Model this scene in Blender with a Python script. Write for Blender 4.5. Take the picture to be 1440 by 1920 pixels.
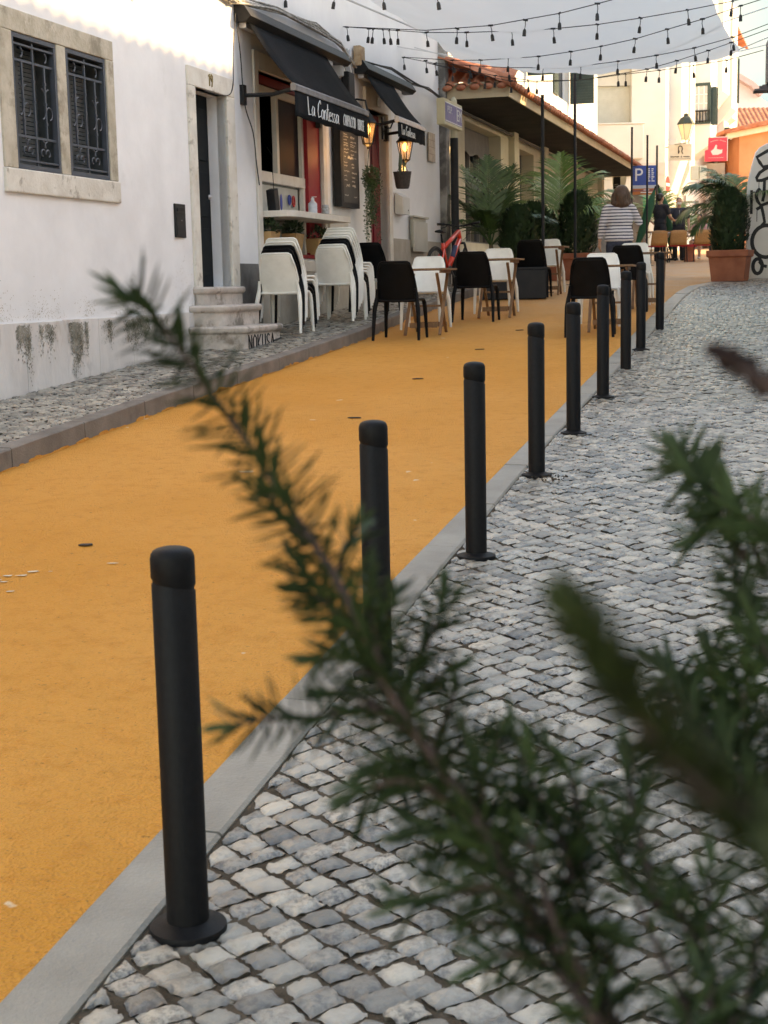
import bpy, bmesh, math, random
import numpy as np
from mathutils import Vector, Matrix, noise

for o in list(bpy.data.objects): bpy.data.objects.remove(o)
SC = bpy.context.scene
COL = SC.collection
rnd = random.Random(7)
R = math.radians

# ------------------------------------------------------------------ camera
cd = bpy.data.cameras.new('camera'); cam = bpy.data.objects.new('camera', cd); COL.objects.link(cam)
cam.matrix_world = Matrix(((0.99977066, 0.02141561, 0.0, 0.0),
                           (-0.00327986, 0.15311784, -0.98820249, 0.0),
                           (-0.02116296, 0.98797586, 0.15315297, 1.62),
                           (0, 0, 0, 1)))
cd.sensor_fit = 'VERTICAL'; cd.sensor_height = 36; cd.lens = 2750 * 36 / 1920
cd.clip_start = .05; cd.clip_end = 2000
cd.dof.use_dof = True; cd.dof.focus_distance = 9.0; cd.dof.aperture_fstop = 11.0
SC.camera = cam
SC.render.resolution_x = 768; SC.render.resolution_y = 1024

# ------------------------------------------------------------------ light
SUN_EL, SUN_AZ = 27, 76          # azimuth measured from +Y towards +X
w = bpy.data.worlds.new('World'); SC.world = w; w.use_nodes = True
nt = w.node_tree; nt.nodes.clear()
sky = nt.nodes.new('ShaderNodeTexSky'); sky.sky_type = 'NISHITA'; sky.sun_disc = False
sky.sun_elevation = R(SUN_EL); sky.sun_rotation = R(SUN_AZ); sky.air_density = 1.0; sky.dust_density = .6; sky.ozone_density = 1.6
bg = nt.nodes.new('ShaderNodeBackground'); bg.inputs[1].default_value = .15
ow = nt.nodes.new('ShaderNodeOutputWorld'); nt.links.new(sky.outputs[0], bg.inputs[0]); nt.links.new(bg.outputs[0], ow.inputs[0])
sl = bpy.data.lights.new('sun', 'SUN'); sl.energy = 2.0; sl.angle = R(.8); sl.color = (1, .78, .50)
so = bpy.data.objects.new('sun', sl); COL.objects.link(so)
sd = Vector((math.cos(R(SUN_EL)) * math.sin(R(SUN_AZ)), math.cos(R(SUN_EL)) * math.cos(R(SUN_AZ)), math.sin(R(SUN_EL))))
so.rotation_euler = sd.to_track_quat('Z', 'Y').to_euler(); so.location = (30, 10, 30)
SC.view_settings.view_transform = 'Standard'; SC.view_settings.look = 'None'; SC.view_settings.exposure = 2.6; SC.view_settings.use_white_balance = True; SC.view_settings.white_balance_temperature = 10200; SC.view_settings.white_balance_tint = 11; SC.view_settings.gamma = 1

# ------------------------------------------------------------------ materials
MATS = {}
def mat(name, c1, c2=None, rough=.7, scale=4.0, bump=0.0, bscale=None, spots=None, lo=.35, hi=.65, metal=0, spec=.5, detail=6, stretch=(1, 1, 1), trans=0, emit=None, alpha=None, coat=0):
    if name in MATS: return MATS[name]
    m = bpy.data.materials.new(name); m.use_nodes = True; n = m.node_tree.nodes; l = m.node_tree.links
    b = n['Principled BSDF']; b.inputs['Roughness'].default_value = rough; b.inputs['Metallic'].default_value = metal
    b.inputs['Specular IOR Level'].default_value = spec
    b.inputs['Coat Weight'].default_value = coat
    tc = n.new('ShaderNodeTexCoord'); mp = n.new('ShaderNodeMapping'); mp.inputs['Scale'].default_value = stretch
    l.new(tc.outputs['Object'], mp.inputs[0])
    col = None
    def rgb(c): return (*c, 1)
    if c2 is not None:
        nz = n.new('ShaderNodeTexNoise'); nz.inputs['Scale'].default_value = scale; nz.inputs['Detail'].default_value = detail
        nz.inputs['Roughness'].default_value = .6
        l.new(mp.outputs[0], nz.inputs['Vector'])
        rp = n.new('ShaderNodeValToRGB'); rp.color_ramp.elements[0].position = lo; rp.color_ramp.elements[1].position = hi
        rp.color_ramp.elements[0].color = rgb(c1); rp.color_ramp.elements[1].color = rgb(c2)
        l.new(nz.outputs['Fac'], rp.inputs[0]); col = rp.outputs[0]
    if spots:                                    # list of (colour, scale, threshold, strength)
        for (sc_, ss, th, st) in spots:
            z = n.new('ShaderNodeTexNoise'); z.inputs['Scale'].default_value = ss; z.inputs['Detail'].default_value = 8; z.inputs['Roughness'].default_value = .65
            l.new(mp.outputs[0], z.inputs['Vector'])
            r2 = n.new('ShaderNodeMapRange'); r2.inputs[1].default_value = th; r2.inputs[2].default_value = th + .09; r2.inputs[4].default_value = st
            l.new(z.outputs['Fac'], r2.inputs[0])
            mx = n.new('ShaderNodeMix'); mx.data_type = 'RGBA'; l.new(r2.outputs[0], mx.inputs[0])
            if col is None: mx.inputs[6].default_value = rgb(c1)
            else: l.new(col, mx.inputs[6])
            mx.inputs[7].default_value = rgb(sc_); col = mx.outputs[2]
    if col is None: b.inputs['Base Color'].default_value = rgb(c1)
    else: l.new(col, b.inputs['Base Color'])
    if bump:
        z = n.new('ShaderNodeTexNoise'); z.inputs['Scale'].default_value = bscale or scale * 4; z.inputs['Detail'].default_value = 5
        l.new(mp.outputs[0], z.inputs['Vector'])
        bp = n.new('ShaderNodeBump'); bp.inputs['Strength'].default_value = bump; bp.inputs['Distance'].default_value = .01
        l.new(z.outputs['Fac'], bp.inputs['Height']); l.new(bp.outputs[0], b.inputs['Normal'])
    if trans: b.inputs['Transmission Weight'].default_value = trans
    if emit: b.inputs['Emission Color'].default_value = rgb(emit[0]); b.inputs['Emission Strength'].default_value = emit[1]
    MATS[name] = m; return m

def glass_mat(name, tint, rough=.05):
    m = mat(name, tint, None, rough, spec=.9, coat=1.0); return m

WHITEW = mat('white_limewash', (.72, .71, .71), (.83, .82, .82), .85, 1.2, .3, 9, spots=[((.58, .56, .53), .9, .60, .45), ((.36, .33, .29), 4.1, .70, .6)], spec=.2)
WHITEW2 = mat('restaurant_wall_paint', (.72, .71, .71), (.80, .79, .78), .8, 1.0, .2, 12, spots=[((.55, .53, .50), 1.6, .64, .4)], spec=.2)
STONE = mat('limestone_frame', (.40, .35, .27), (.56, .50, .41), .8, 5, .5, 30, spots=[((.20, .165, .12), 2.9, .54, .6), ((.68, .62, .52), 3, .60, .6), ((.16, .13, .10), 14, .62, .5)], spec=.25)
STONEL = mat('pale_limestone', (.60, .55, .48), (.72, .68, .61), .75, 5, .45, 40, spots=[((.45, .30, .12), 2.3, .62, .45), ((.30, .26, .21), 9, .58, .7)], spec=.25)
PLINTH = mat('plinth_slab', (.56, .52, .49), (.68, .64, .61), .8, 3, .35, 25, spots=[((.42, .34, .27), 2.7, .58, .6), ((.40, .38, .36), 7, .6, .5)], stretch=(1, 1, .45), spec=.25)
STEPST = mat('worn_step_stone', (.42, .37, .33), (.58, .51, .46), .8, 6, .6, 30, spots=[((.13, .105, .08), 3.1, .51, .7), ((.30, .19, .12), 5, .60, .6), ((.10, .085, .07), 11, .60, .6)], spec=.25)
DARKST = mat('dark_damp_stone', (.09, .085, .08), (.17, .16, .15), .7, 5, .4, 20)
TANST = mat('tan_plinth', (.36, .31, .25), (.46, .41, .34), .8, 3, .35, 20, spots=[((.22, .19, .15), 2, .62, .6)])
IRON = mat('blue_grey_iron_paint', (.045, .055, .07), (.06, .07, .09), .5, 8)
BLACKM = mat('black_metal', (.006, .0065, .008), (.011, .0115, .013), .5, 20, .15, 200, spec=.3)
BOLLM = mat('anthracite_bollard_paint', (.0045, .0047, .0055), (.0075, .0078, .009), .55, 60, .12, 260, spec=.16)
PANE = mat('dark_window_pane', (.010, .013, .015), None, .25, spec=.25)
SHUT = mat('grey_roller_slats', (.05, .056, .056), (.085, .09, .09), .6, 6, spec=.2)
DOORG = mat('dark_green_door', (.005, .007, .009), (.010, .013, .015), .6, 6, spec=.12)
RED = mat('deep_red_paint', (.24, .012, .018), (.32, .02, .028), .5, 3, spec=.2)
REDD = mat('dark_red_paint', (.14, .007, .014), (.19, .012, .022), .5, 3, spec=.2)
CREAMF = mat('cream_frame_paint', (.62, .56, .49), (.70, .65, .58), .5, 6, .15, 30)
AWN = mat('black_awning_cloth', (.0045, .006, .008), (.009, .011, .014), .85, 5, .3, 300, spec=.15)
ALU = mat('aluminium', (.45, .45, .46), (.58, .58, .6), .4, 10, metal=.6)
WHT = mat('white_letters', (.75, .75, .75), None, .7)
CHW = mat('white_chair_plastic', (.74, .72, .66), (.82, .80, .74), .45, 8, .05, 120, spec=.4)
CHB = mat('black_chair_plastic', (.0035, .0035, .004), (.006, .006, .007), .5, 8, .05, 120, spec=.12)
WOOD = mat('teak_wood', (.15, .072, .032), (.27, .135, .06), .55, 9, .25, 60, stretch=(1, 8, 1))
TERRA = mat('terracotta', (.30, .085, .04), (.40, .13, .065), .7, 5, .2, 40)
OCHREP = mat('ochre_pot', (.42, .24, .10), (.52, .32, .15), .7, 6)
CREAM = mat('cream_render', (.58, .50, .36), (.68, .60, .45), .85, 1.5, .2, 20, spots=[((.42, .36, .27), 1.1, .62, .5)], spec=.2)
FASC = mat('fascia_paint', (.56, .46, .31), (.64, .54, .38), .8, 2, .2, 20, spots=[((.36, .27, .17), 2, .62, .5)], spec=.2)
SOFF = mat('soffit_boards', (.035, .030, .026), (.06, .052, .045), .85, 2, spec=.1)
ROOFT = mat('clay_roof_tile', (.36, .11, .06), (.52, .21, .12), .8, 3, .4, 25, spots=[((.26, .20, .16), 2.6, .58, .75), ((.60, .28, .16), 5, .62, .6)], spec=.2)
FARW = mat('far_white_render', (.60, .585, .55), (.68, .665, .63), .8, .6, spec=.2)
GREENSH = mat('dark_green_shutter', (.012, .035, .035), (.02, .05, .05), .5, 5)
ORW = mat('salmon_render', (.62, .23, .10), (.72, .30, .15), .8, 1)
LEAF = mat('palm_leaf', (.03, .065, .018), (.075, .14, .04), .45, 12, spec=.45)
LEAFY = mat('yellow_green_palm_leaf', (.09, .15, .03), (.17, .25, .07), .45, 12, spec=.45)
THUJ = mat('conifer_leaf', (.012, .030, .012), (.03, .065, .022), .6, 10)
VINE = mat('vine_leaf', (.02, .05, .02), (.06, .12, .04), .5, 20)
SUCC = mat('dark_succulent', (.02, .045, .02), (.04, .075, .03), .5, 9)
TRUNK = mat('palm_trunk', (.10, .07, .04), (.20, .15, .09), .8, 12, .4, 40)
ROSL = mat('rosemary_leaf', (.010, .020, .007), (.044, .070, .024), .55, 25, spec=.22)
ROSB = mat('rosemary_bark', (.03, .014, .011), (.055, .028, .02), .8, 60)
SOIL = mat('soil', (.03, .02, .012), (.06, .04, .025), .95, 20, .6, 60)
CONC = mat('kerb_concrete', (.225, .207, .175), (.31, .288, .248), .48, 3, .45, 90, spots=[((.20, .19, .17), 40, .62, .6), ((.25, .23, .21), 1.4, .60, .35)], spec=.45)
KERBD = mat('granite_kerb', (.15, .128, .11), (.23, .20, .175), .8, 4, .45, 80, spots=[((.11, .095, .085), 3, .58, .6)], spec=.3)
SKIN = mat('skin', (.46, .25, .17), (.52, .30, .21), .55, 9)
SKINL = mat('arm_skin', (.42, .22, .15), (.48, .27, .19), .55, 9)
HAIRB = mat('brown_hair', (.045, .022, .012), (.11, .055, .03), .4, 20, .5, 60, stretch=(6, 6, .6))
HAIRK = mat('black_hair', (.010, .008, .007), (.02, .017, .015), .4, 20)
JEAN = mat('dark_blue_jeans', (.016, .022, .045), (.03, .04, .07), .8, 30)
BLKC = mat('black_cloth', (.012, .012, .016), (.022, .022, .028), .8, 20)
NAVY = mat('navy_cloth', (.012, .014, .026), (.02, .024, .04), .8, 20)
MASKM = mat('pale_face_mask', (.72, .70, .66), None, .8)
RATT = mat('wicker', (.36, .17, .06), (.48, .25, .10), .6, 40, .3, 90)
REDC = mat('red_cushion', (.45, .02, .03), None, .7)
BIKER = mat('orange_red_bike_paint', (.72, .035, .012), None, .3, coat=.6)
TYRE = mat('tyre_rubber', (.012, .012, .012), (.03, .028, .026), .85, 30, .3, 90)
RIM = mat('bike_rim', (.05, .05, .055), None, .4, metal=.5)
CHROME = mat('chrome', (.6, .6, .62), None, .25, metal=1)
GREYBOX = mat('beige_cabinet_paint', (.46, .44, .38), (.54, .52, .46), .6, 3)
PLANT = mat('anthracite_planter', (.009, .010, .013), (.014, .015, .018), .5, 6, spec=.3)
PGREEN = mat('green_parasol_cloth', (.01, .085, .04), None, .8)
AMBER = mat('lit_lamp_glass', (.7, .6, .45), None, .2, emit=((1.0, .45, .12), .10))
_n = AMBER.node_tree.nodes; _t = _n.new('ShaderNodeBsdfTransparent'); _x = _n.new('ShaderNodeMixShader'); _x.inputs[0].default_value = .30
AMBER.node_tree.links.new(_t.outputs[0], _x.inputs[1]); AMBER.node_tree.links.new(_n['Principled BSDF'].outputs[0], _x.inputs[2]); AMBER.node_tree.links.new(_x.outputs[0], _n['Material Output'].inputs[0])
BULB = mat('lit_bulb', (1, .8, .5), None, .4, emit=((1.0, .48, .12), 1.9))
LAMPG = mat('cream_lamp_glass', (.75, .68, .45), None, .4)
CABLE = mat('cable_sheath', (.20, .18, .16), (.5, .48, .44), .7, 9)
CABLEB = mat('black_cable', (.012, .012, .013), None, .6)

def add_attr_mat():
    """cobble stone: own colour per stone (attribute), veins and dirt on top"""
    m = bpy.data.materials.new('limestone_cobble'); m.use_nodes = True; n = m.node_tree.nodes; l = m.node_tree.links
    b = n['Principled BSDF']
    at = n.new('ShaderNodeAttribute'); at.attribute_name = 'tint'
    tc = n.new('ShaderNodeTexCoord')
    def nz(s, d, r=.6):
        z = n.new('ShaderNodeTexNoise'); z.inputs['Scale'].default_value = s; z.inputs['Detail'].default_value = d; z.inputs['Roughness'].default_value = r
        l.new(tc.outputs['Object'], z.inputs['Vector']); return z
    z1 = nz(42, 10, .75)
    r1 = n.new('ShaderNodeMapRange'); r1.inputs[1].default_value = .45; r1.inputs[2].default_value = .60; r1.inputs[3].default_value = .08; r1.inputs[4].default_value = 1.0
    l.new(z1.outputs['Fac'], r1.inputs[0])
    sep = n.new('ShaderNodeSeparateColor'); l.new(at.outputs['Color'], sep.inputs[0])
    ml = n.new('ShaderNodeMath'); ml.operation = 'MULTIPLY'; l.new(r1.outputs[0], ml.inputs[0]); l.new(sep.outputs[2], ml.inputs[1])
    ramp = n.new('ShaderNodeValToRGB'); e = ramp.color_ramp.elements
    e[0].position = 0; e[0].color = (.115, .105, .088, 1); e[1].position = 1; e[1].color = (.55, .475, .375, 1)
    for p, c in ((.3, (.245, .224, .188, 1)), (.6, (.375, .338, .28, 1)), (.85, (.47, .418, .34, 1))):
        q = e.new(p); q.color = c
    l.new(sep.outputs[0], ramp.inputs[0])
    mx = n.new('ShaderNodeMix'); mx.data_type = 'RGBA'; l.new(ml.outputs[0], mx.inputs[0]); l.new(ramp.outputs[0], mx.inputs[6]); mx.inputs[7].default_value = (.06, .056, .052, 1)
    z3 = nz(9, 4)
    r3 = n.new('ShaderNodeMapRange'); r3.inputs[1].default_value = .56; r3.inputs[2].default_value = .7; r3.inputs[4].default_value = .35
    l.new(z3.outputs['Fac'], r3.inputs[0])
    m2 = n.new('ShaderNodeMix'); m2.data_type = 'RGBA'; l.new(r3.outputs[0], m2.inputs[0]); l.new(mx.outputs[2], m2.inputs[6]); m2.inputs[7].default_value = (.48, .43, .36, 1)
    l.new(m2.outputs[2], b.inputs['Base Color'])
    rr = n.new('ShaderNodeMapRange'); rr.inputs[3].default_value = .20; rr.inputs[4].default_value = .44; l.new(sep.outputs[1], rr.inputs[0]); l.new(rr.outputs[0], b.inputs['Roughness'])
    b.inputs['Specular IOR Level'].default_value = .75
    z2 = nz(55, 8, .65); bp = n.new('ShaderNodeBump'); bp.inputs['Strength'].default_value = .6; bp.inputs['Distance'].default_value = .006
    l.new(z2.outputs['Fac'], bp.inputs['Height']); l.new(bp.outputs[0], b.inputs['Normal'])
    return m
COBBLE = add_attr_mat()

def road_mat():
    m = bpy.data.materials.new('orange_painted_asphalt'); m.use_nodes = True; n = m.node_tree.nodes; l = m.node_tree.links
    b = n['Principled BSDF']; b.inputs['Roughness'].default_value = .72; b.inputs['Specular IOR Level'].default_value = .35
    tc = n.new('ShaderNodeTexCoord'); O = tc.outputs['Object']
    def nz(s, d=4, r=.6, v=O):
        z = n.new('ShaderNodeTexNoise'); z.inputs['Scale'].default_value = s; z.inputs['Detail'].default_value = d; z.inputs['Roughness'].default_value = r
        l.new(v, z.inputs['Vector']); return z.outputs['Fac']
    def rng(v, a, c, t=1.0, f=0.0):
        z = n.new('ShaderNodeMapRange'); z.inputs[1].default_value = a; z.inputs[2].default_value = c; z.inputs[3].default_value = f; z.inputs[4].default_value = t
        l.new(v, z.inputs[0]); return z.outputs[0]
    def mix(f, a, c):
        z = n.new('ShaderNodeMix'); z.data_type = 'RGBA'; l.new(f, z.inputs[0])
        if isinstance(a, tuple): z.inputs[6].default_value = (*a, 1)
        else: l.new(a, z.inputs[6])
        z.inputs[7].default_value = (*c, 1); return z.outputs[2]
    c = mix(rng(nz(.7, 5), .35, .65), (.68, .275, .036), (.74, .32, .06))
    c = mix(rng(nz(11, 6, .7), .50, .72, .8), c, (.60, .22, .022))
    c = mix(rng(nz(.45, 7, .72), .54, .72, .18), c, (.55, .25, .05))
    c = mix(rng(nz(60, 4, .6), .60, .72, .6), c, (.52, .20, .03))
    c = mix(rng(nz(38, 3, .6), .66, .70, .6), c, (.26, .10, .02))
    c = mix(rng(nz(5, 3, .5), .735, .75, .75), c, (.80, .66, .48))
    # traffic dust where the street opens (further up the road)
    sx = n.new('ShaderNodeSeparateXYZ'); l.new(O, sx.inputs[0])
    far = rng(sx.outputs[1], 15.0, 31.0, .95)
    mm = n.new('ShaderNodeMath'); mm.operation = 'MULTIPLY'; l.new(far, mm.inputs[0]); l.new(rng(nz(1.6, 6, .7), .25, .6, 1.0, .35), mm.inputs[1])
    c = mix(mm.outputs[0], c, (.60, .42, .28))
    l.new(c, b.inputs['Base Color'])
    v = n.new('ShaderNodeTexVoronoi'); v.inputs['Scale'].default_value = 95; l.new(O, v.inputs['Vector'])
    ad = n.new('ShaderNodeMath'); ad.operation = 'MULTIPLY_ADD'; l.new(nz(22, 6, .7), ad.inputs[0]); ad.inputs[1].default_value = 1.6; l.new(v.outputs['Distance'], ad.inputs[2])
    bp = n.new('ShaderNodeBump'); bp.inputs['Strength'].default_value = .9; bp.inputs['Distance'].default_value = .011
    l.new(ad.outputs[0], bp.inputs['Height']); l.new(bp.outputs[0], b.inputs['Normal'])
    return m
ROAD = road_mat()
GROUT = mat('joint_sand', (.055, .042, .03), (.115, .09, .066), .95, 12, .8, 120, spec=.1)
ASPH = mat('ground_dust', (.22, .18, .14), (.30, .25, .20), .9, 1)

def sail_mat():
    m = bpy.data.materials.new('shade_cloth'); m.use_nodes = True; n = m.node_tree.nodes; l = m.node_tree.links
    b = n['Principled BSDF']; b.inputs['Base Color'].default_value = (.70, .69, .68, 1); b.inputs['Roughness'].default_value = .9; b.inputs['Specular IOR Level'].default_value = .1
    t = n.new('ShaderNodeBsdfTranslucent'); t.inputs[0].default_value = (.86, .83, .78, 1)
    mx = n.new('ShaderNodeMixShader'); mx.inputs[0].default_value = .5; l.new(b.outputs[0], mx.inputs[1]); l.new(t.outputs[0], mx.inputs[2])
    l.new(mx.outputs[0], n['Material Output'].inputs[0]); return m
SAIL = sail_mat()

def stripe_mat():
    m = bpy.data.materials.new('striped_jersey'); m.use_nodes = True; n = m.node_tree.nodes; l = m.node_tree.links
    b = n['Principled BSDF']; b.inputs['Roughness'].default_value = .85; b.inputs['Specular IOR Level'].default_value = .2
    tc = n.new('ShaderNodeTexCoord'); wv = n.new('ShaderNodeTexWave'); wv.wave_type = 'BANDS'; wv.bands_direction = 'Z'
    wv.inputs['Scale'].default_value = 6.6; wv.inputs['Distortion'].default_value = .9; wv.inputs['Detail Scale'].default_value = 1.2
    l.new(tc.outputs['Object'], wv.inputs['Vector'])
    rp = n.new('ShaderNodeValToRGB'); rp.color_ramp.elements[0].position = .26; rp.color_ramp.elements[1].position = .36
    rp.color_ramp.elements[0].color = (.05, .05, .09, 1); rp.color_ramp.elements[1].color = (.62, .60, .62, 1)
    l.new(wv.outputs['Fac'], rp.inputs[0]); l.new(rp.outputs[0], b.inputs['Base Color']); return m
STRIPE = stripe_mat()

# ------------------------------------------------------------------ mesh helpers
class MB:
    def __init__(s): s.v = []; s.f = []; s.m = []; s.M = None
    def add(s, vs, fs, m=0):
        k = len(s.v)
        for p in vs:
            p = Vector(p); s.v.append(s.M @ p if s.M else p)
        for f in fs: s.f.append([k + i for i in f]); s.m.append(m)
    def b2(s, x0, x1, y0, y1, z0, z1, m=0):
        s.add([(x0, y0, z0), (x1, y0, z0), (x1, y1, z0), (x0, y1, z0), (x0, y0, z1), (x1, y0, z1), (x1, y1, z1), (x0, y1, z1)],
              [(0, 3, 2, 1), (4, 5, 6, 7), (0, 1, 5, 4), (1, 2, 6, 5), (2, 3, 7, 6), (3, 0, 4, 7)], m)
    def bar(s, p0, p1, w, h, up=(0, 0, 1), m=0):
        p0 = Vector(p0); p1 = Vector(p1); d = (p1 - p0).normalized(); a = d.cross(Vector(up))
        if a.length < 1e-4: a = d.cross(Vector((1, 0, 0)))
        a.normalize(); b = a.cross(d); a = a * w / 2; b = b * h / 2
        s.add([p0 - a - b, p0 + a - b, p0 + a + b, p0 - a + b, p1 - a - b, p1 + a - b, p1 + a + b, p1 - a + b],
              [(3, 2, 1, 0), (4, 5, 6, 7), (0, 1, 5, 4), (1, 2, 6, 5), (2, 3, 7, 6), (3, 0, 4, 7)], m)
    def tube(s, pts, r, n=6, m=0, caps=True, flat=1.0, up=None):
        pts = [Vector(p) for p in pts]; rs = r if isinstance(r, (list, tuple)) else [r] * len(pts)
        vs = []; fs = []; a = None
        for i, p in enumerate(pts):
            d = (pts[min(i + 1, len(pts) - 1)] - pts[max(i - 1, 0)])
            if d.length < 1e-9: d = Vector((0, 0, 1))
            d.normalize()
            if a is None:
                a = Vector(up) if up else (Vector((0, 0, 1)) if abs(d.z) < .9 else Vector((1, 0, 0)))
            a = (a - d * a.dot(d))
            if a.length < 1e-6: a = d.orthogonal()
            a.normalize(); b = d.cross(a)
            for k in range(n):
                t = 2 * math.pi * k / n
                vs.append(p + (a * math.cos(t) * flat + b * math.sin(t)) * rs[i])
        for i in range(len(pts) - 1):
            for k in range(n):
                k2 = (k + 1) % n
                fs.append((i * n + k, i * n + k2, (i + 1) * n + k2, (i + 1) * n + k))
        if caps: fs.append(tuple(range(n - 1, -1, -1))); q = (len(pts) - 1) * n; fs.append(tuple(range(q, q + n)))
        s.add(vs, fs, m)
    def lathe(s, prof, c=(0, 0, 0), n=20, m=0):
        vs = []; fs = []; c = Vector(c)
        for r, z in prof:
            for k in range(n):
                t = 2 * math.pi * k / n; vs.append(c + Vector((r * math.cos(t), r * math.sin(t), z)))
        for i in range(len(prof) - 1):
            for k in range(n):
                k2 = (k + 1) % n; fs.append((i * n + k, i * n + k2, (i + 1) * n + k2, (i + 1) * n + k))
        fs.append(tuple(range(n - 1, -1, -1))); q = (len(prof) - 1) * n; fs.append(tuple(range(q, q + n)))
        s.add(vs, fs, m)
    def ell(s, c, r, n=14, k=9, m=0):
        c = Vector(c); s.lathe([(math.sin(math.pi * (i + .02) / (k + .04)), -math.cos(math.pi * (i + .02) / (k + .04))) for i in range(k + 1)], n=n, m=m)
        cnt = n * (k + 1)
        for i in range(len(s.v) - cnt, len(s.v)):
            p = s.M.inverted() @ s.v[i] if s.M else s.v[i]
            q = Vector((p.x * r[0], p.y * r[1], p.z * r[2])) + c
            s.v[i] = s.M @ q if s.M else q
    def prism(s, poly, axis, a, b, m=0):
        """polygon extruded along an axis: axis 'x' -> poly is (y,z), 'y' -> (x,z), 'z' -> (x,y)"""
        def P(q, t): return {'x': (t, q[0], q[1]), 'y': (q[0], t, q[1]), 'z': (q[0], q[1], t)}[axis]
        n = len(poly)
        s.add([P(q, a) for q in poly] + [P(q, b) for q in poly],
              [tuple(range(n - 1, -1, -1)), tuple(range(n, 2 * n))] + [(i, (i + 1) % n, n + (i + 1) % n, n + i) for i in range(n)], m)
    def build(s, name, mats, parent=None, smooth=False, bevel=0, loc=None, rot=None, fix=True):
        me = bpy.data.meshes.new(name); me.from_pydata([tuple(v) for v in s.v], [], s.f)
        mats = mats if isinstance(mats, (list, tuple)) else [mats]
        for m_ in mats: me.materials.append(m_)
        if len(mats) > 1: me.polygons.foreach_set('material_index', s.m)
        if fix:
            bm = bmesh.new(); bm.from_mesh(me); bmesh.ops.recalc_face_normals(bm, faces=bm.faces); bm.to_mesh(me); bm.free()
        if smooth:
            me.polygons.foreach_set('use_smooth', [True] * len(me.polygons))
            if smooth != 'all':
                try: me.set_sharp_from_angle(angle=R(38))
                except Exception: pass
        o = bpy.data.objects.new(name, me); COL.objects.link(o)
        if parent: o.parent = parent
        if loc: o.location = loc
        if rot: o.rotation_euler = rot
        if bevel:
            bv = o.modifiers.new('bevel', 'BEVEL'); bv.width = bevel; bv.segments = 2; bv.limit_method = 'ANGLE'; bv.angle_limit = R(40)
        return o
def tag(o, label=None, cat=None, group=None, kind=None):
    if label: o['label'] = label
    if cat: o['category'] = cat
    if group: o['group'] = group
    if kind: o['kind'] = kind
    return o
def thing(name, label, cat, loc=(0, 0, 0), rz=0, group=None):
    o = bpy.data.objects.new(name, None); COL.objects.link(o); o.location = loc; o.rotation_euler = (0, 0, rz); o.empty_display_size = .1
    return tag(o, label, cat, group)
def copy_tree(o, parent=None):
    c = o.copy(); COL.objects.link(c); c.parent = parent
    for ch in [q for q in bpy.data.objects if q.parent == o]: copy_tree(ch, c)
    return c
def dup(o, label, loc, rz, group=None):
    c = copy_tree(o); c.location = loc; c.rotation_euler = (0, 0, rz); c['label'] = label
    if group: c['group'] = group
    return c

# ------------------------------------------------------------------ street frame
K = .29; KL = math.hypot(K, 1); T = Vector((K / KL, 1 / KL)); N = Vector((1 / KL, -K / KL)); PH = -math.atan(K); X0 = -6.22
GY = [-200, 0, 18, 23, 28, 50, 120, 900]; GZ = [-6, 0, 1.107, 1.40, 1.58, 2.40, 4.6, 9]
def G(y): return float(np.interp(y, GY, GZ))
def F(o, u, z=0.0):
    return Vector((X0 + T.x * u + N.x * o, T.y * u + N.y * o, z))
def FG(o, u, dz=0.0):
    p = F(o, u); p.z = G(p.y) + dz; return p
def fthing(name, label, cat, o, u, z, group=None): return thing(name, label, cat, F(o, u, z), PH, group)
def interp(tab, u): return float(np.interp(u, [a for a, b in tab], [b for a, b in tab]))
KIN = [(-10, 4.75), (0, 4.66), (4.2, 4.58), (7.9, 4.46), (10.7, 4.38), (19.8, 4.27), (24, 4.2), (27, 4.22), (29, 4.5), (30.5, 5.3), (31.3, 6.6), (31.6, 14)]
KOUT = [(-10, 4.55), (0, 4.47), (4.25, 4.41), (7.6, 4.30), (11.1, 4.23), (15.2, 4.15), (20, 4.07), (24, 4.0), (27.3, 4.0), (29.6, 4.35), (31, 5.3), (31.7, 6.6), (32, 14)]
KL_O = [(-10, 1.36), (9, 1.31), (12, 1.22), (17.5, 1.22), (19, 1.12), (23, .95), (27, .9), (60, .9)]   # left kerb, road face
def kin(u): return interp(KIN, u)
def kout(u): return interp(KOUT, u)
def klo(u): return interp(KL_O, u)

def strip(mb, us, fa, fb, dz, nw=1, m=0):
    """ground strip between o=fa(u) and o=fb(u) following the street's rise"""
    vs = []; fs = []
    for u in us:
        for j in range(nw + 1):
            t = j / nw; vs.append(FG(fa(u) * (1 - t) + fb(u) * t, u, dz))
    w_ = nw + 1
    for i in range(len(us) - 1):
        for j in range(nw): fs.append((i * w_ + j, i * w_ + j + 1, (i + 1) * w_ + j + 1, (i + 1) * w_ + j))
    mb.add(vs, fs, m)
US = [x * .5 for x in range(-16, 80)] + [40 + 2 * x for x in range(0, 60)]
sky_m = bpy.data.materials.new('blue_sky'); sky_m.use_nodes = True; n = sky_m.node_tree.nodes; n.clear(); l = sky_m.node_tree.links
em = n.new('ShaderNodeEmission'); ou = n.new('ShaderNodeOutputMaterial'); l.new(em.outputs[0], ou.inputs[0])
tc = n.new('ShaderNodeTexCoord'); mp = n.new('ShaderNodeMapping'); mp.inputs['Scale'].default_value = (.006, .006, .014); z = n.new('ShaderNodeTexNoise'); z.inputs['Scale'].default_value = 2; z.inputs['Detail'].default_value = 6
rp = n.new('ShaderNodeValToRGB'); rp.color_ramp.elements[0].position = .42; rp.color_ramp.elements[1].position = .72; rp.color_ramp.elements[0].color = (.085, .155, .215, 1); rp.color_ramp.elements[1].color = (.17, .20, .22, 1)
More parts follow.
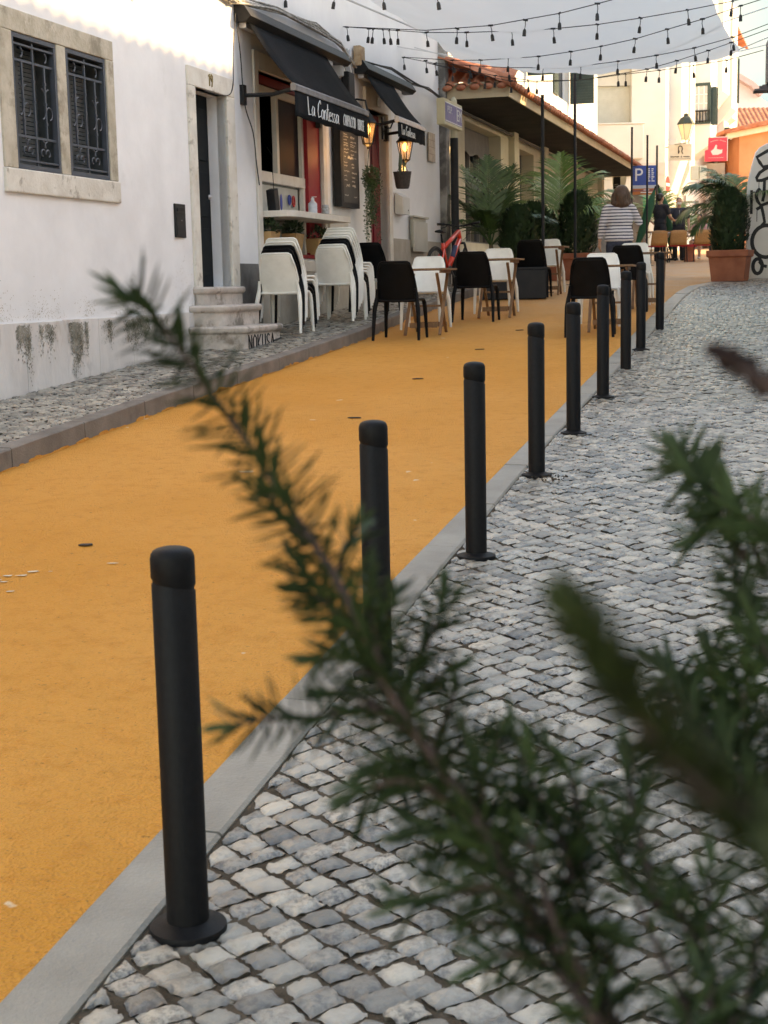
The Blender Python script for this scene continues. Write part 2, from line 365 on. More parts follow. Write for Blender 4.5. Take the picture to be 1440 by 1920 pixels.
l.new(tc.outputs['Object'], mp.inputs[0]); l.new(mp.outputs[0], z.inputs['Vector']); l.new(z.outputs['Fac'], rp.inputs[0]); l.new(rp.outputs[0], em.inputs[0])
g = MB(); vs = []
for i in range(41):
    a = R(-50 + 110 * i / 40)
    for j in range(9): e = R(-2 + 30 * j / 8); vs.append((600 * math.sin(a) * math.cos(e), 600 * math.cos(a) * math.cos(e), 600 * math.sin(e)))
g.add(vs, [(i * 9 + j, (i + 1) * 9 + j, (i + 1) * 9 + j + 1, i * 9 + j + 1) for i in range(40) for j in range(8)])
tag(g.build('sky', sky_m), kind='structure')
# ground far and wide
g = MB(); ys = [-60, -20] + [float(y) for y in range(-8, 60, 2)] + [70, 85, 105, 120, 200, 400, 900]
xs = [-700, -100, -20, 0, 20, 60, 200, 900]
g.add([(x, y, G(y) - .06) for y in ys for x in xs], [(i * 8 + j, i * 8 + j + 1, (i + 1) * 8 + j + 1, (i + 1) * 8 + j) for i in range(len(ys) - 1) for j in range(7)])
tag(g.build('ground', ASPH), kind='structure')
g = MB(); strip(g, US, lambda u: klo(u) - .02, lambda u: (kout(u) if u < 27 else max(kout(27), 4 + (u - 27) * 1.6) if u < 33 else 14), 0.0, 6)
tag(g.build('road', ROAD), kind='structure')
g = MB(); strip(g, [u for u in US if u <= 33], lambda u: kin(u) - .03 if u < 31.7 else 14, lambda u: 14.0 if u > 24 else 9.6, .0, 4)
tag(g.build('pavement_bed', GROUT), kind='structure')
g = MB(); strip(g, US, lambda u: -.3, lambda u: klo(u) - .12, .105, 2)
tag(g.build('pavement_bed', GROUT), kind='structure')

# ------------------------------------------------------------------ cobbles: every stone is real geometry
def cobbles(name, u0, u1, ofa, ofb, base, cell, ang, near, seed, gap=.010, brick=0):
    rs = np.random.RandomState(seed)
    ca, sa = math.cos(ang), math.sin(ang)
    ext = max(u1 - u0, 16); cu = (u0 + u1) / 2
    n = int(ext / cell) + 4
    I, J = np.meshgrid(np.arange(-n, n), np.arange(-n, n), indexing='ij')
    I = I.ravel(); J = J.ravel()
    off = (np.cumsum(rs.uniform(-.09, .09, 4 * n)) % 1)[J + 2 * n] if brick == 0 else (J % 2) * .5 + rs.uniform(-.15, .15, 4 * n)[J + 2 * n]
    def lat(a, b):                       # lattice -> (o,u) with a slow warp
        x = (a) * cell * 1.12; y = b * cell * .93
        x2 = x * ca - y * sa; y2 = x * sa + y * ca
        o_ = x2 + .05 * np.sin(y2 * 1.3 + 1) + .03 * np.sin(x2 * 2.1); u_ = y2 + cu + .06 * np.sin(x2 * 1.1 + .5) + .03 * np.sin(y2 * 2.3)
        return o_, u_
    rowj = rs.uniform(-.09, .09, (4 * n, 2))
    cx, cy = lat(I + off + .5, J + .5)
    ofA = np.interp(cy, *zip(*ofa)) if isinstance(ofa, list) else np.full_like(cy, ofa)
    ofB = np.interp(cy, *zip(*ofb)) if isinstance(ofb, list) else np.full_like(cy, ofb)
    keep = (cy > u0) & (cy < u1) & (cx > ofA - cell * .3) & (cx < ofB + cell * .2)
    I, J, off, ofA, ofB, cx, cy = [a[keep] for a in (I, J, off, ofA, ofB, cx, cy)]
    ns = len(I)
    jit = rs.normal(0, .056, (4, 2, ns))
    cor = []
    for k_, (a, b) in enumerate(((0, 0), (1, 0), (1, 1), (0, 1))):
        x, y = lat(I + off + a + jit[k_, 0], J + b + jit[k_, 1] + rowj[J + b + 2 * n, 0]); cor.append((x, y))
    C = np.array(cor)                                   # 4,2,ns
    ctr = C.mean(0)
    d = C - ctr[None]; L = np.sqrt((d ** 2).sum(1, keepdims=True)); C = ctr[None] + d * np.clip((L - gap * rs.uniform(.5, 1.25, (4, 1, ns))) / L, .3, 1)
    C[:, 0] = np.clip(C[:, 0], (ofA + .008)[None], (ofB - .004)[None])
    ctr = C.mean(0)
    world = np.array([F(float(a), float(b))[:2] for a, b in ctr.T])
    dist = world[:, 1]
    th = np.clip(rs.normal(0, .0024, ns), -.004, .006); tilt = np.clip(rs.normal(0, .018, (2, ns)), -.04, .04)
    tint = np.stack([rs.beta(2.0, 1.9, ns), rs.rand(ns), rs.rand(ns), np.ones(ns)], 1)
    V = []; Fc = []; TI = []; base_i = 0
    for lev in (0, 1):
        sel = (dist < near) if lev == 0 else (dist >= near)
        m = int(sel.sum())
        if not m: continue
        q = 7 if lev == 0 else 4
        s = np.linspace(0, 1, q)
        ss, tt = np.meshgrid(s, s, indexing='ij')
        W4 = np.stack([(1 - ss) * (1 - tt), ss * (1 - tt), ss * tt, (1 - ss) * tt], 0).reshape(4, -1)   # 4,q*q
        P = np.einsum('kp,kcn->ncp', W4, C[:, :, sel])     # n,2,q*q
        e = np.minimum(np.minimum(ss, 1 - ss), np.minimum(tt, 1 - tt)).ravel()
        # ragged outline + rounded corners
        r4 = ((2 * ss - 1) ** 4 + (2 * tt - 1) ** 4).ravel()
        shr = 1 - .022 * np.clip(r4 - 1, 0, 1)
        cc = ctr[:, sel].T[:, :, None]
        P = cc + (P - cc) * shr[None, None] * (1 + rs.normal(0, .034, (m, 1, q * q)) * (e < .01)[None, None])
        dome = .0075 * (1 - np.exp(-e * 22)) + .0025 * (1 - ((2 * ss - 1) ** 2 + (2 * tt - 1) ** 2).ravel() / 2)
        rough = rs.normal(0, .0019 if lev == 0 else .0012, (m, q * q))
        rel = (P - cc)
        h = dome[None] + th[sel][:, None] + rough + rel[:, 0] * tilt[0, sel][:, None] + rel[:, 1] * tilt[1, sel][:, None]
        ring = [i * q for i in range(q)] + [(q - 1) * q + j for j in range(1, q)] + [i * q + q - 1 for i in range(q - 2, -1, -1)] + [j for j in range(q - 2, 0, -1)]
        Pb = cc + (P[:, :, ring] - cc) * 1.0
        O_ = np.concatenate([P[:, 0], Pb[:, 0]], 1); U_ = np.concatenate([P[:, 1], Pb[:, 1]], 1)
        X = X0 + T.x * U_ + N.x * O_; Y = T.y * U_ + N.y * O_
        Z = np.interp(Y, GY, GZ) + base; Z[:, :q * q] += h; Z[:, q * q:] -= .022
        vv = np.stack([X, Y, Z], 2).reshape(-1, 3)
        nv = q * q + len(ring)
        f = [(i * q + j, i * q + j + 1, (i + 1) * q + j + 1, (i + 1) * q + j) for i in range(q - 1) for j in range(q - 1)]
        k_ = len(ring)
        f += [(ring[a], q * q + a, q * q + (a + 1) % k_, ring[(a + 1) % k_]) for a in range(k_)]
        f = np.array(f)
        ff = (f[None] + (np.arange(m) * nv)[:, None, None] + base_i).reshape(-1, 4)
        V.append(vv); Fc.append(ff); TI.append(np.repeat(tint[sel], nv, 0)); base_i += m * nv
    V = np.concatenate(V); Fc = np.concatenate(Fc); TI = np.concatenate(TI)
    me = bpy.data.meshes.new(name); me.vertices.add(len(V)); me.vertices.foreach_set('co', V.ravel())
    me.loops.add(Fc.size); me.loops.foreach_set('vertex_index', Fc.ravel().astype(np.int32))
    me.polygons.add(len(Fc)); me.polygons.foreach_set('loop_start', np.arange(0, Fc.size, 4, dtype=np.int32)); me.polygons.foreach_set('loop_total', np.full(len(Fc), 4, dtype=np.int32))
    me.update(); me.validate()
    at = me.attributes.new('tint', 'FLOAT_COLOR', 'POINT'); at.data.foreach_set('color', TI.astype(np.float32).ravel())
    me.polygons.foreach_set('use_smooth', [True] * len(me.polygons))
    me.materials.append(COBBLE)
    o = bpy.data.objects.new(name, me); COL.objects.link(o); tag(o, kind='structure'); return o
cobbles('pavement', -3.0, 31.6, KIN, [(0, 6.8), (8, 8.4), (20, 8.4), (24, 9.5), (32, 9.5)], .0015, .086, .90, 11.0, 3, .0062)
cobbles('pavement', 6.5, 30, [(0, .04), (60, .04)], [(a, b - .135) for a, b in KL_O], .108, .084, .40, 12.0, 5, .005, 1)

# kerbs: separate stones with joints
def kerb(fa, fb, u0, u1, step, zt, zb, m, nm, jit=0):
    mb = MB(); u = u0; r_ = random.Random(3)
    while u < u1:
        e = min(u + step * r_.uniform(.85, 1.12), u1); n_ = 3
        us = [u + .006 + (e - u - .012) * i / n_ for i in range(n_ + 1)]
        vs = []; dz = r_.uniform(-jit, jit)
        for q in us:
            a, b = fa(q), fb(q)
            vs += [FG(a, q, zb), FG(a, q, zt + dz - .008), FG(a + .010 * (1 if b > a else -1), q, zt + dz), FG(b - .010 * (1 if b > a else -1), q, zt + dz), FG(b, q, zt + dz - .008), FG(b, q, zb)]
        fs = [(i * 6 + j, i * 6 + j + 1, i * 6 + 7 + j, i * 6 + 6 + j) for i in range(n_) for j in range(5)] + [(0, 1, 2, 3, 4, 5), tuple(n_ * 6 + j for j in (5, 4, 3, 2, 1, 0))]
        mb.add(vs, fs); u = e
    return tag(mb.build(nm, m, smooth=True), kind='structure')
kerb(kout, kin, -4, 31.5, 1.02, .012, -.05, CONC, 'kerb', .002)
kerb(lambda u: klo(u), lambda u: klo(u) - .13, -4, 60, .98, .125, -.05, KERBD, 'kerb', .004)
# thick lips of road paint splashed on the left kerb face
mb = MB()
for i in range(230):
    u = rnd.uniform(7.5, 22); c = FG(klo(u) + .004, u, 0); h = rnd.expovariate(140) + .004; wd = rnd.uniform(.03, .12)
    if rnd.random() < .03: h = rnd.uniform(.02, .04)
    n_ = 9; pts = []
    for k_ in range(n_):
        a = 2 * math.pi * k_ / n_; pts.append(FG(klo(u) + .003, u + math.cos(a) * wd * rnd.uniform(.7, 1.2), max(-.004, h * (.2 + .8 * math.sin(a)) * rnd.uniform(.7, 1.2))))
    q = [p + Vector((N.x, N.y, 0)) * .004 for p in pts]
    mb.add(pts + q, [tuple(range(n_, 2 * n_))] + [(k_, (k_ + 1) % n_, n_ + (k_ + 1) % n_, n_ + k_) for k_ in range(n_)])
tag(mb.build('road_paint_edge', ROAD), kind='structure')

# ------------------------------------------------------------------ stroke lettering
ST = {
 'L': ([[(.05, 1), (.12, .5), (.2, 0), (.62, .06)]], .7), 'a': ([[(.5, .48), (.25, .55), (.05, .3), (.15, 0), (.38, .08), (.52, .5), (.5, .1), (.66, .02)]], .68),
 'C': ([[(.62, .82), (.48, 1.02), (.2, .8), (.05, .35), (.2, .02), (.62, .14)]], .66), 'o': ([[(.3, .55), (.08, .42), (.06, .12), (.25, 0), (.45, .15), (.44, .42), (.3, .55)]], .52),
 'n': ([[(.06, .52), (.08, 0)], [(.08, .35), (.28, .56), (.42, .45), (.44, 0)]], .54), 't': ([[(.18, .95), (.16, .1), (.3, 0), (.42, .06)], [(.0, .62), (.38, .66)]], .42),
 'e': ([[(.08, .28), (.4, .34), (.36, .54), (.16, .52), (.05, .25), (.18, 0), (.46, .1)]], .5), 's': ([[(.36, .5), (.15, .52), (.1, .36), (.32, .2), (.26, .02), (.02, .04)]], .42),
 '.': ([[(.05, 0), (.09, .03)]], .2), ' ': ([], .42),
 'c': ([[(.48, .85), (.3, 1), (.08, .8), (.08, .2), (.3, 0), (.48, .15)]], .62), 'A': ([[(0, 0), (.25, 1), (.5, 0)], [(.1, .35), (.4, .35)]], .62), 'R': ([[(.05, 0), (.05, 1), (.35, 1), (.45, .78), (.35, .52), (.05, .52)], [(.25, .52), (.5, 0)]], .62),
 'P': ([[(.05, 0), (.05, 1), (.35, 1), (.46, .78), (.35, .5), (.05, .5)]], .6), 'I': ([[(.1, 0), (.1, 1)]], .28), 'O': ([[(.25, 1), (.05, .8), (.05, .2), (.25, 0), (.45, .2), (.45, .8), (.25, 1)]], .62),
 'H': ([[(.05, 0), (.05, 1)], [(.45, 0), (.45, 1)], [(.05, .5), (.45, .5)]], .62), 'U': ([[(.05, 1), (.05, .2), (.25, 0), (.45, .2), (.45, 1)]], .62), 'S': ([[(.45, .88), (.25, 1), (.06, .82), (.1, .6), (.4, .42), (.45, .18), (.25, 0), (.04, .12)]], .6),
 'E': ([[(.45, 1), (.05, 1), (.05, 0), (.45, 0)], [(.05, .5), (.38, .5)]], .58), 'N': ([[(.05, 0), (.05, 1), (.45, 0), (.45, 1)]], .62), 'K': ([[(.05, 0), (.05, 1)], [(.45, 1), (.07, .45), (.5, 0)]], .62),
 'M': ([[(.0, 0), (.05, 1), (.3, .35), (.55, 1), (.6, 0)]], .76), 'Y': ([[(0, 1), (.25, .5), (.5, 1)], [(.25, .5), (.25, 0)]], .6), '1': ([[(.05, .8), (.22, 1), (.22, 0)]], .42), '9': ([[(.45, .6), (.25, .45), (.06, .7), (.22, 1), (.44, .9), (.45, .5), (.3, 0)]], .6),
}
def letters(mb, txt, O, ax, ay, size, r, m=0, spacing=1.0, wscale=1.0, nrm=None, rep=1):
    O = Vector(O); ax = Vector(ax); ay = Vector(ay); x = 0; nr = ax.cross(ay)
    for ch in txt:
        stk, adv = ST[ch]
        for s_ in stk:
            mb.tube([O + ax * (x + p[0] * size * wscale) + ay * (p[1] * size) for p in s_], r, 4, m, True)
        x += adv * size * wscale * spacing
    return x
def font_mesh(txt, size, name, m, parent, loc, ex=.003, shear=0, rot=(R(90), 0, R(90)), align='CENTER'):
    cu = bpy.data.curves.new(name, 'FONT'); cu.body = txt; cu.size = size; cu.extrude = ex; cu.align_x = align; cu.align_y = 'CENTER'; cu.shear = shear
    t = bpy.data.objects.new('tmp_text', cu); COL.objects.link(t); bpy.context.view_layer.update()
    me = bpy.data.meshes.new_from_object(t.evaluated_get(bpy.context.evaluated_depsgraph_get())); me.name = name
    bpy.data.objects.remove(t); me.materials.clear(); me.materials.append(m)
    o = bpy.data.objects.new(name, me); COL.objects.link(o); o.parent = parent; o.location = loc; o.rotation_euler = rot; return o

# ------------------------------------------------------------------ walls with openings (local x = out of the facade, y = along it)
def wallgrid(mb, y0, y1, z0, z1, ops, depth=.3, x=0.0, m=0):
    Y = sorted({y0, y1, *[v for a in ops for v in a[:2]]}); Z = sorted({z0, z1, *[v for a in ops for v in a[2:4]]})
    for i in range(len(Y) - 1):
        for j in range(len(Z) - 1):
            a, b, c, d = Y[i], Y[i + 1], Z[j], Z[j + 1]; my, mz = (a + b) / 2, (c + d) / 2
            if any(p[0] < my < p[1] and p[2] < mz < p[3] for p in ops): continue
            mb.add([(x, a, c), (x, b, c), (x, b, d), (x, a, d)], [(0, 1, 2, 3)], m)
    for p in ops:
        a, b, c, d = p[:4]; q = x - depth
        mb.add([(x, a, c), (x, b, c), (x, b, d), (x, a, d), (q, a, c), (q, b, c), (q, b, d), (q, a, d)], [(0, 4, 5, 1), (1, 5, 6, 2), (2, 6, 7, 3), (3, 7, 4, 0)], m)

def tile_roof(mb, O, A, B, wid, ln, pitch=.21, course=.38, h=.055, m=0):
    """barrel tiles: A along the eave, B up the slope"""
    O = Vector(O); A = Vector(A).normalized(); B = Vector(B).normalized(); Nn = A.cross(B)
    if Nn.z < 0: Nn = -Nn
    na = int(wid / pitch) * 6; nb = int(ln / course) * 3
    r_ = random.Random(11); js = [r_.uniform(-.012, .012) for _ in range(200)]
    vs = []; fs = []
    for j in range(nb + 1):
        cj, fj = divmod(j, 3); b = ln * j / nb
        for i in range(na + 1):
            a = wid * i / na; ph = (a / pitch) % 1; prof = abs(math.sin(math.pi * ph)) * h if ph < .62 or True else 0
            st = -.018 * (fj / 3)
            vs.append(O + A * a + B * (b + js[(i // 6 + cj * 7) % 200] * 1.5) + Nn * (prof + st + .02 + js[(i // 6 * 3 + cj) % 200] * .6))
    for j in range(nb):
        for i in range(na): fs.append((j * (na + 1) + i, j * (na + 1) + i + 1, (j + 1) * (na + 1) + i + 1, (j + 1) * (na + 1) + i))
    mb.add(vs, fs, m)
    # open tile mouths along the eave
    for k_ in range(int(wid / pitch)):
        c = O + A * (k_ + .5) * pitch
        mb.tube([c - B * .05 + Nn * .02, c + B * .06 + Nn * .02], pitch * .36, 8, m, True, .55, up=Nn)

# ================================================================== the white house, nearest on the left
hs = fthing('white_house', 'nearest whitewashed house with grilled window and number over its door', 'house', 0, 0, 0)
WIN = (12.24, 13.84, 2.58, 3.62); DO = (15.79, 16.62, 1.63, 3.62)
mb = MB(); wallgrid(mb, -2, 17.47, -1.0, 6.2, [(*WIN,), (*DO,), (4.5, 5.9, 2.2, 3.5)], .27)
mb.add([(0, 17.47, -1), (-5, 17.47, -1), (-5, 17.47, 6.2), (0, 17.47, 6.2), (0, -2, -1), (-5, -2, -1), (-5, -2, 6.2), (0, -2, 6.2)], [(0, 1, 2, 3), (4, 7, 6, 5)])
mb.build('wall', WHITEW, hs, fix=False)
mb = MB(); mb.b2(-.34, -.30, 4.3, 6.1, 2, 3.7); mb.build('window', PANE, hs)
# plinth of upright slabs
mb = MB(); y = -1.9; r_ = random.Random(4)
while y < 15.5:
    e = min(y + r_.uniform(.58, .74), 15.56); x = .035 + r_.uniform(-.003, .003)
    mb.b2(.0, x, y + .002, e - .002, -1, 1.385 + r_.uniform(-.004, .004)); y = e
mb.build('plinth', PLINTH, hs, bevel=.004)
r_ = random.Random(21)
for lb_u, w_, h_ in ((12.13, .07, .26), (12.5, .06, .13), (12.98, .12, .34), (13.62, .05, .1), (14.05, .10, .15), (14.35, .13, .17), (14.7, .05, .08)):
    mb = MB()
    cs_ = [(r_.gauss(0, w_ * .8), abs(r_.gauss(0, h_ * .4)), r_.uniform(.012, .03), r_.uniform(.04, .10)) for _ in range(9)]
    for k_ in range(int(1500 * w_ * h_ / .03)):
        cc_ = r_.choice(cs_); y = lb_u + cc_[0] * 1.25 + r_.gauss(0, cc_[2] * 1.3); z = 1.362 - abs(r_.gauss(0, cc_[3] * 1.1)) - cc_[1] * 1.6 * r_.random() ** 2
        q = r_.uniform(.002, .0075); a0 = r_.uniform(0, 6)
        mb.add([(.041 + r_.uniform(0, .0012), y + q * math.cos(a0 + t), z + q * r_.uniform(1, 1.8) * math.sin(a0 + t)) for t in (0, 1.3, 2.5, 3.8, 5)], [(0, 1, 2, 3, 4)])
    o_ = mb.build('moss', mat('dark_moss', (.13, .12, .09), (.34, .31, .26), .95, 12), hs, fix=False); o_['kind'] = 'stuff'
mb = MB()
for k_ in range(900):
    cu_ = r_.choice((11.9, 12.4, 12.7, 13.3, 13.9, 14.6, 15.3, 15.5)); y = cu_ + r_.gauss(0, .10); z = 1.40 + abs(r_.gauss(0, .10 if cu_ < 15 else .22)); q = r_.uniform(.0015, .006); a0 = r_.uniform(0, 6)
    mb.add([(.0025 + r_.uniform(0, .001), y + q * math.cos(a0 + t), z + q * math.sin(a0 + t)) for t in (0, 1.3, 2.5, 3.8, 5)], [(0, 1, 2, 3, 4)])
o_ = mb.build('peeling_plaster', mat('peeled_tan', (.38, .33, .27), (.55, .50, .44), .95, 9), hs, fix=False); o_['kind'] = 'stuff'
mb = MB(); mb.b2(0, .036, 16.82, 17.47, -1, 1.88); mb.build('plinth', DARKST, hs, bevel=.004)
# stone window surround: lintel, sill, jambs, mullion
a, b, c, d = WIN
mb = MB()
mb.b2(-.1, .018, a - .20, b + .15, d, d + .17); mb.b2(-.1, .018, a - .20, a, c, d); mb.b2(-.1, .018, b, b + .15, c, d); mb.b2(-.12, .012, 12.955, 13.115, c, d)
fr = mb.build('window_frame', STONE, hs, bevel=.008)
mb = MB(); mb.b2(-.1, .032, a - .21, b + .16, c - .19, c - .002); mb.build('window_sill', STONEL, hs, bevel=.012)
def grille(y0, y1, z0, z1):
    m1 = MB(); m1.b2(-.20, -.185, y0, y1, z0, z1); pane = m1.build('window', PANE, hs)
    m2 = MB()
    for i in range(26):
        z = z0 + .06 + i * (z1 - z0 - .12) / 26
        m2.b2(-.165, -.160, y0 + .03, y1 - .03, z, z + .030)
    for yy in (y0 + .05, (y0 + y1) / 2 - .02, y1 - .09): m2.b2(-.172, -.158, yy, yy + .04, z0 + .02, z1 - .02)
    m2.build('shutter', SHUT, pane)
    g_ = MB(); t = .034
    g_.M = Matrix.Translation((-.004, 0, 0)); g_.b2(-.035, .012, y0, y0 + t, z0, z1); g_.b2(-.035, .012, y1 - t, y1, z0, z1); g_.b2(-.035, .012, y0 + t, y1 - t, z0, z0 + t); g_.b2(-.035, .012, y0 + t, y1 - t, z1 - t, z1)
    g_.b2(-.03, .005, y0 + t, y1 - t, z0 + .06, z0 + .075); g_.b2(-.03, .005, y0 + t, y1 - t, z1 - .085, z1 - .07)
    m3 = MB(); m3.b2(-.185, -.04, y1 - .012, y1, z0, z1); m3.b2(-.185, -.04, y0, y0 + .012, z0, z1); m3.b2(-.185, -.04, y0 + .012, y1 - .012, z1 - .012, z1); m3.build('shade_lining', SHUT, pane)  # dark sheets added over the pale reveals so the recess looks shaded
    H_ = z1 - z0; W_ = y1 - y0 - 2 * t; ym = (y0 + y1) / 2
    za, zb = z0 + H_ * .24, z0 + H_ * .80
    g_.b2(-.02, -.006, y0 + t, y1 - t, za, za + .018); g_.b2(-.02, -.006, y0 + t, y1 - t, zb, zb + .018)
    for k_ in (.22, .5, .78):
        yy = y0 + t + W_ * k_; g_.b2(-.018, -.004, yy - .010, yy + .010, z0 + t if k_ == .5 else za, zb + (.16 if k_ == .5 else 0))
        for zz in (za + .13, (za + zb) / 2, zb - .13): g_.b2(-.022, 0, yy - .013, yy + .013, zz - .01, zz + .01)
    def arc(c, r, t0, t1, s0=1.0): return [(-.011, c[0] + r * (1 + (s0 - 1) * i / 12) * math.cos(t0 + (t1 - t0) * i / 12), c[1] + r * (1 + (s0 - 1) * i / 12) * math.sin(t0 + (t1 - t0) * i / 12)) for i in range(13)]
    for k_ in (.22, .78):                     # fleur pairs half way up
        yy = y0 + t + W_ * k_; zz = (za + zb) / 2
        for s_ in (-1, 1):
            g_.tube(arc((yy + s_ * .058, zz + .07), .05, math.pi if s_ > 0 else 0, math.pi / 2), .0065, 5); g_.tube(arc((yy + s_ * .058, zz - .07), .05, math.pi if s_ > 0 else 0, -math.pi / 2 if s_ > 0 else -math.pi / 2), .0065, 5)
    for k_ in (.28, .72):                     # scrolls, bottom
        yy = y0 + t + W_ * k_; zz = z0 + H_ * .135
        for s_ in (-1, 1):
            g_.tube(arc((yy + s_ * .045, zz), .045, math.pi if s_ > 0 else 0, math.pi * 1 - s_ * 4.6 if s_ > 0 else 4.6, .35), .007, 5)
            g_.tube(arc((yy + s_ * .04, zz + .05), .05, math.pi if s_ > 0 else 0, math.pi / 2), .006, 5)
    for k_ in (.2, .8):                       # scrolls, top
        yy = y0 + t + W_ * k_
        for s_ in (-1, 1): g_.tube(arc((yy, zb + .075), .04, s_ * 1.5, -s_ * 1.5, .8), .006, 5)
    g_.build('window_grille', IRON, hs)
grille(12.245, 12.95, 2.585, 3.615); grille(13.12, 13.835, 2.585, 3.615)
# door opening, surround, leaf, number
a, b, c, d = DO
mb = MB(); mb.b2(-.1, .03, a - .17, b + .22, d, d + .19); mb.b2(-.1, .03, a - .17, a, c - .5, d); mb.b2(-.1, .03, b, b + .22, c - .5, d)
df = mb.build('door_frame', STONEL, hs, bevel=.008)
mb = MB(); letters(mb, '19', (.034, 16.12, d + .045), (0, 1, 0), (0, 0, 1), .12, .009); mb.build('house_number', mat('brass_number', (.22, .16, .06), None, .5, metal=.3), df)
mb = MB(); mb.b2(-.24, -.20, a, b, c, d)
for z0, z1 in ((c + .12, c + .62), (c + .74, c + 1.2), (c + 1.32, c + 1.85)):
    mb.b2(-.202, -.185, a + .09, (a + b) / 2 - .03, z0, z1); mb.b2(-.202, -.185, (a + b) / 2 + .03, b - .09, z0, z1)
dl = mb.build('door', DOORG, hs, bevel=.006)
mb = MB(); mb.lathe([(.0, 0), (.022, 0), (.028, .02), (.015, .035), (0, .04)], n=12); mb.build('door_handle', ALU, dl, True, loc=(-.198, b - .07, c + .95), rot=(0, R(90), 0))
# three rounded steps
mb = MB()
def step(y0, y1, dep, z0, z1, x0=-.02, rr=.16):
    nose = .035
    def outl(e):
        pts = [(x0, y0 - e), (dep - rr + e, y0 - e)]
        for i in range(1, 7):
            t = i / 6 * math.pi / 2; pts.append((dep - rr + (rr + e) * math.sin(t), y0 + rr - (rr + e) * math.cos(t)))
        for i in range(0, 7):
            t = i / 6 * math.pi / 2; pts.append((dep - rr + (rr + e) * math.cos(t), y1 - rr + (rr + e) * math.sin(t)))
        pts.append((x0, y1 + e)); return pts
    P0, P1 = outl(0), outl(nose)
    mb.prism(P0, 'z', z0, z1 - .075)
    n_ = len(P0); prof = [(0, z1 - .075), (nose * .7, z1 - .062), (nose, z1 - .045), (nose, z1 - .018), (nose * .6, z1 - .003), (0, z1)]
    vs = []; fs = []
    for e, z in prof: vs += [(x, y, z) for x, y in outl(e)]
    for i in range(len(prof) - 1):
        for k_ in range(n_): fs.append((i * n_ + k_, i * n_ + (k_ + 1) % n_, (i + 1) * n_ + (k_ + 1) % n_, (i + 1) * n_ + k_))
    fs.append(tuple(range((len(prof) - 1) * n_, len(prof) * n_))); fs.append(tuple(range(n_ - 1, -1, -1))); mb.add(vs, fs)
step(15.38, 16.46, .62, .6, 1.24, rr=.07); step(15.50, 16.62, .34, 1.24, 1.45, rr=.1); step(15.62, 16.72, .10, 1.45, 1.635, rr=.04)
stp = mb.build('door_step', STEPST, hs, smooth=True)
mb = MB(); letters(mb, 'NOKUSA', (.624, 15.47, .985), (0, 1, 0), (0, 0, 1), .165, .0075, wscale=1.25, spacing=1.0); mb.tube([(.624, 16.2, 1.07), (.624, 16.42, 1.09)], .008, 4)
mb.build('graffiti', BLACKM, stp)
# roof
mb = MB(); tile_roof(mb, (.45, -2.2, 6.15), (0, 1, 0), (-1, 0, .42), 19.6, 4.5, .25); mb.b2(-.3, .35, -2, 17.3, 6.0, 6.13); mb.build('roof', ROOFT, hs, smooth=True, fix=False)

# black mailbox on it
m1 = fthing('mailbox', 'black wall mailbox left of the door with steps', 'mailbox', 0, 15.31, 2.12)
mb = MB(); mb.b2(0, .022, -.12, .12, 0, .325); mb.build('box', BLACKM, m1, bevel=.004)
mb = MB(); mb.b2(.020, .030, -.09, .09, .255, .285); mb.b2(.020, .028, -.105, .105, .225, .232); mb.build('slot', mat('slot_black', (.004, .004, .004)), m1)
mb = MB(); mb.b2(.021, .0255, -.1, .1, .02, .20); f_ = mb.build('door', BLACKM, m1, bevel=.001)
mb = MB(); mb.tube([(.025, .0, .165), (.032, 0, .165)], .008, 10); mb.build('lock', CHROME, f_)

# ================================================================== restaurant
rs_ = fthing('restaurant_building', 'white restaurant front with red doorway, serving window and black awnings', 'restaurant', 0, 0, 0)
SW = (17.62, 19.86, 1.96, 4.02); RD = (21.93, 22.93, 1.80, 4.06)
mb = MB(); wallgrid(mb, 17.47, 26.42, -.5, 6.7, [(*SW,), (*RD,)], .32, -.02)
mb.add([(-.02, 26.42, -.5), (-6, 26.42, -.5), (-6, 26.42, 6.7), (-.02, 26.42, 6.7)], [(0, 1, 2, 3)]); mb.build('wall', WHITEW2, rs_, fix=False)
mb = MB(); tile_roof(mb, (.4, 17.3, 6.7), (0, 1, 0), (-1, 0, .42), 9.3, 5, .25); mb.build('roof', ROOFT, rs_, smooth=True, fix=False)
mb = MB(); mb.b2(-.02, .015, 19.98, 21.8, 1.0, 1.93); mb.b2(-.02, .015, 23.12, 26.15, 1.0, 2.30); mb.b2(-.02, .015, 17.47, 19.98, 1.0, 1.83); mb.build('plinth', TANST, rs_, bevel=.003)
mb = MB()
mb.b2(-.2, .02, SW[0] - .13, SW[0], 1.85, 4.22); mb.b2(-.2, .02, SW[1], SW[1] + .14, 1.85, 4.22); mb.b2(-.2, .02, SW[0], SW[1], SW[3], 4.22); mb.b2(-.2, .025, SW[0] - .13, SW[1] + .14, 1.80, 1.935)
mb.build('stone_surround', CREAMF, rs_, bevel=.006); mb = MB(); mb.b2(-.2, .02, RD[0] - .13, RD[0], 1.2, 4.34); mb.b2(-.2, .02, RD[1], RD[1] + .16, 1.2, 4.34); mb.b2(-.2, .02, RD[0], RD[1], RD[3], 4.34)
mb.build('stone_surround', CREAMF, rs_, bevel=.006)
# stained corner strip at the far end
mb = MB(); mb.b2(-.02, .10, 26.18, 26.42, 1.0, 5.6); mb.build('corner_pillar', mat('stained_pillar', (.10, .09, .08), (.34, .32, .29), .85, 2.3, .4, 20, lo=.42, hi=.60), rs_, bevel=.01)
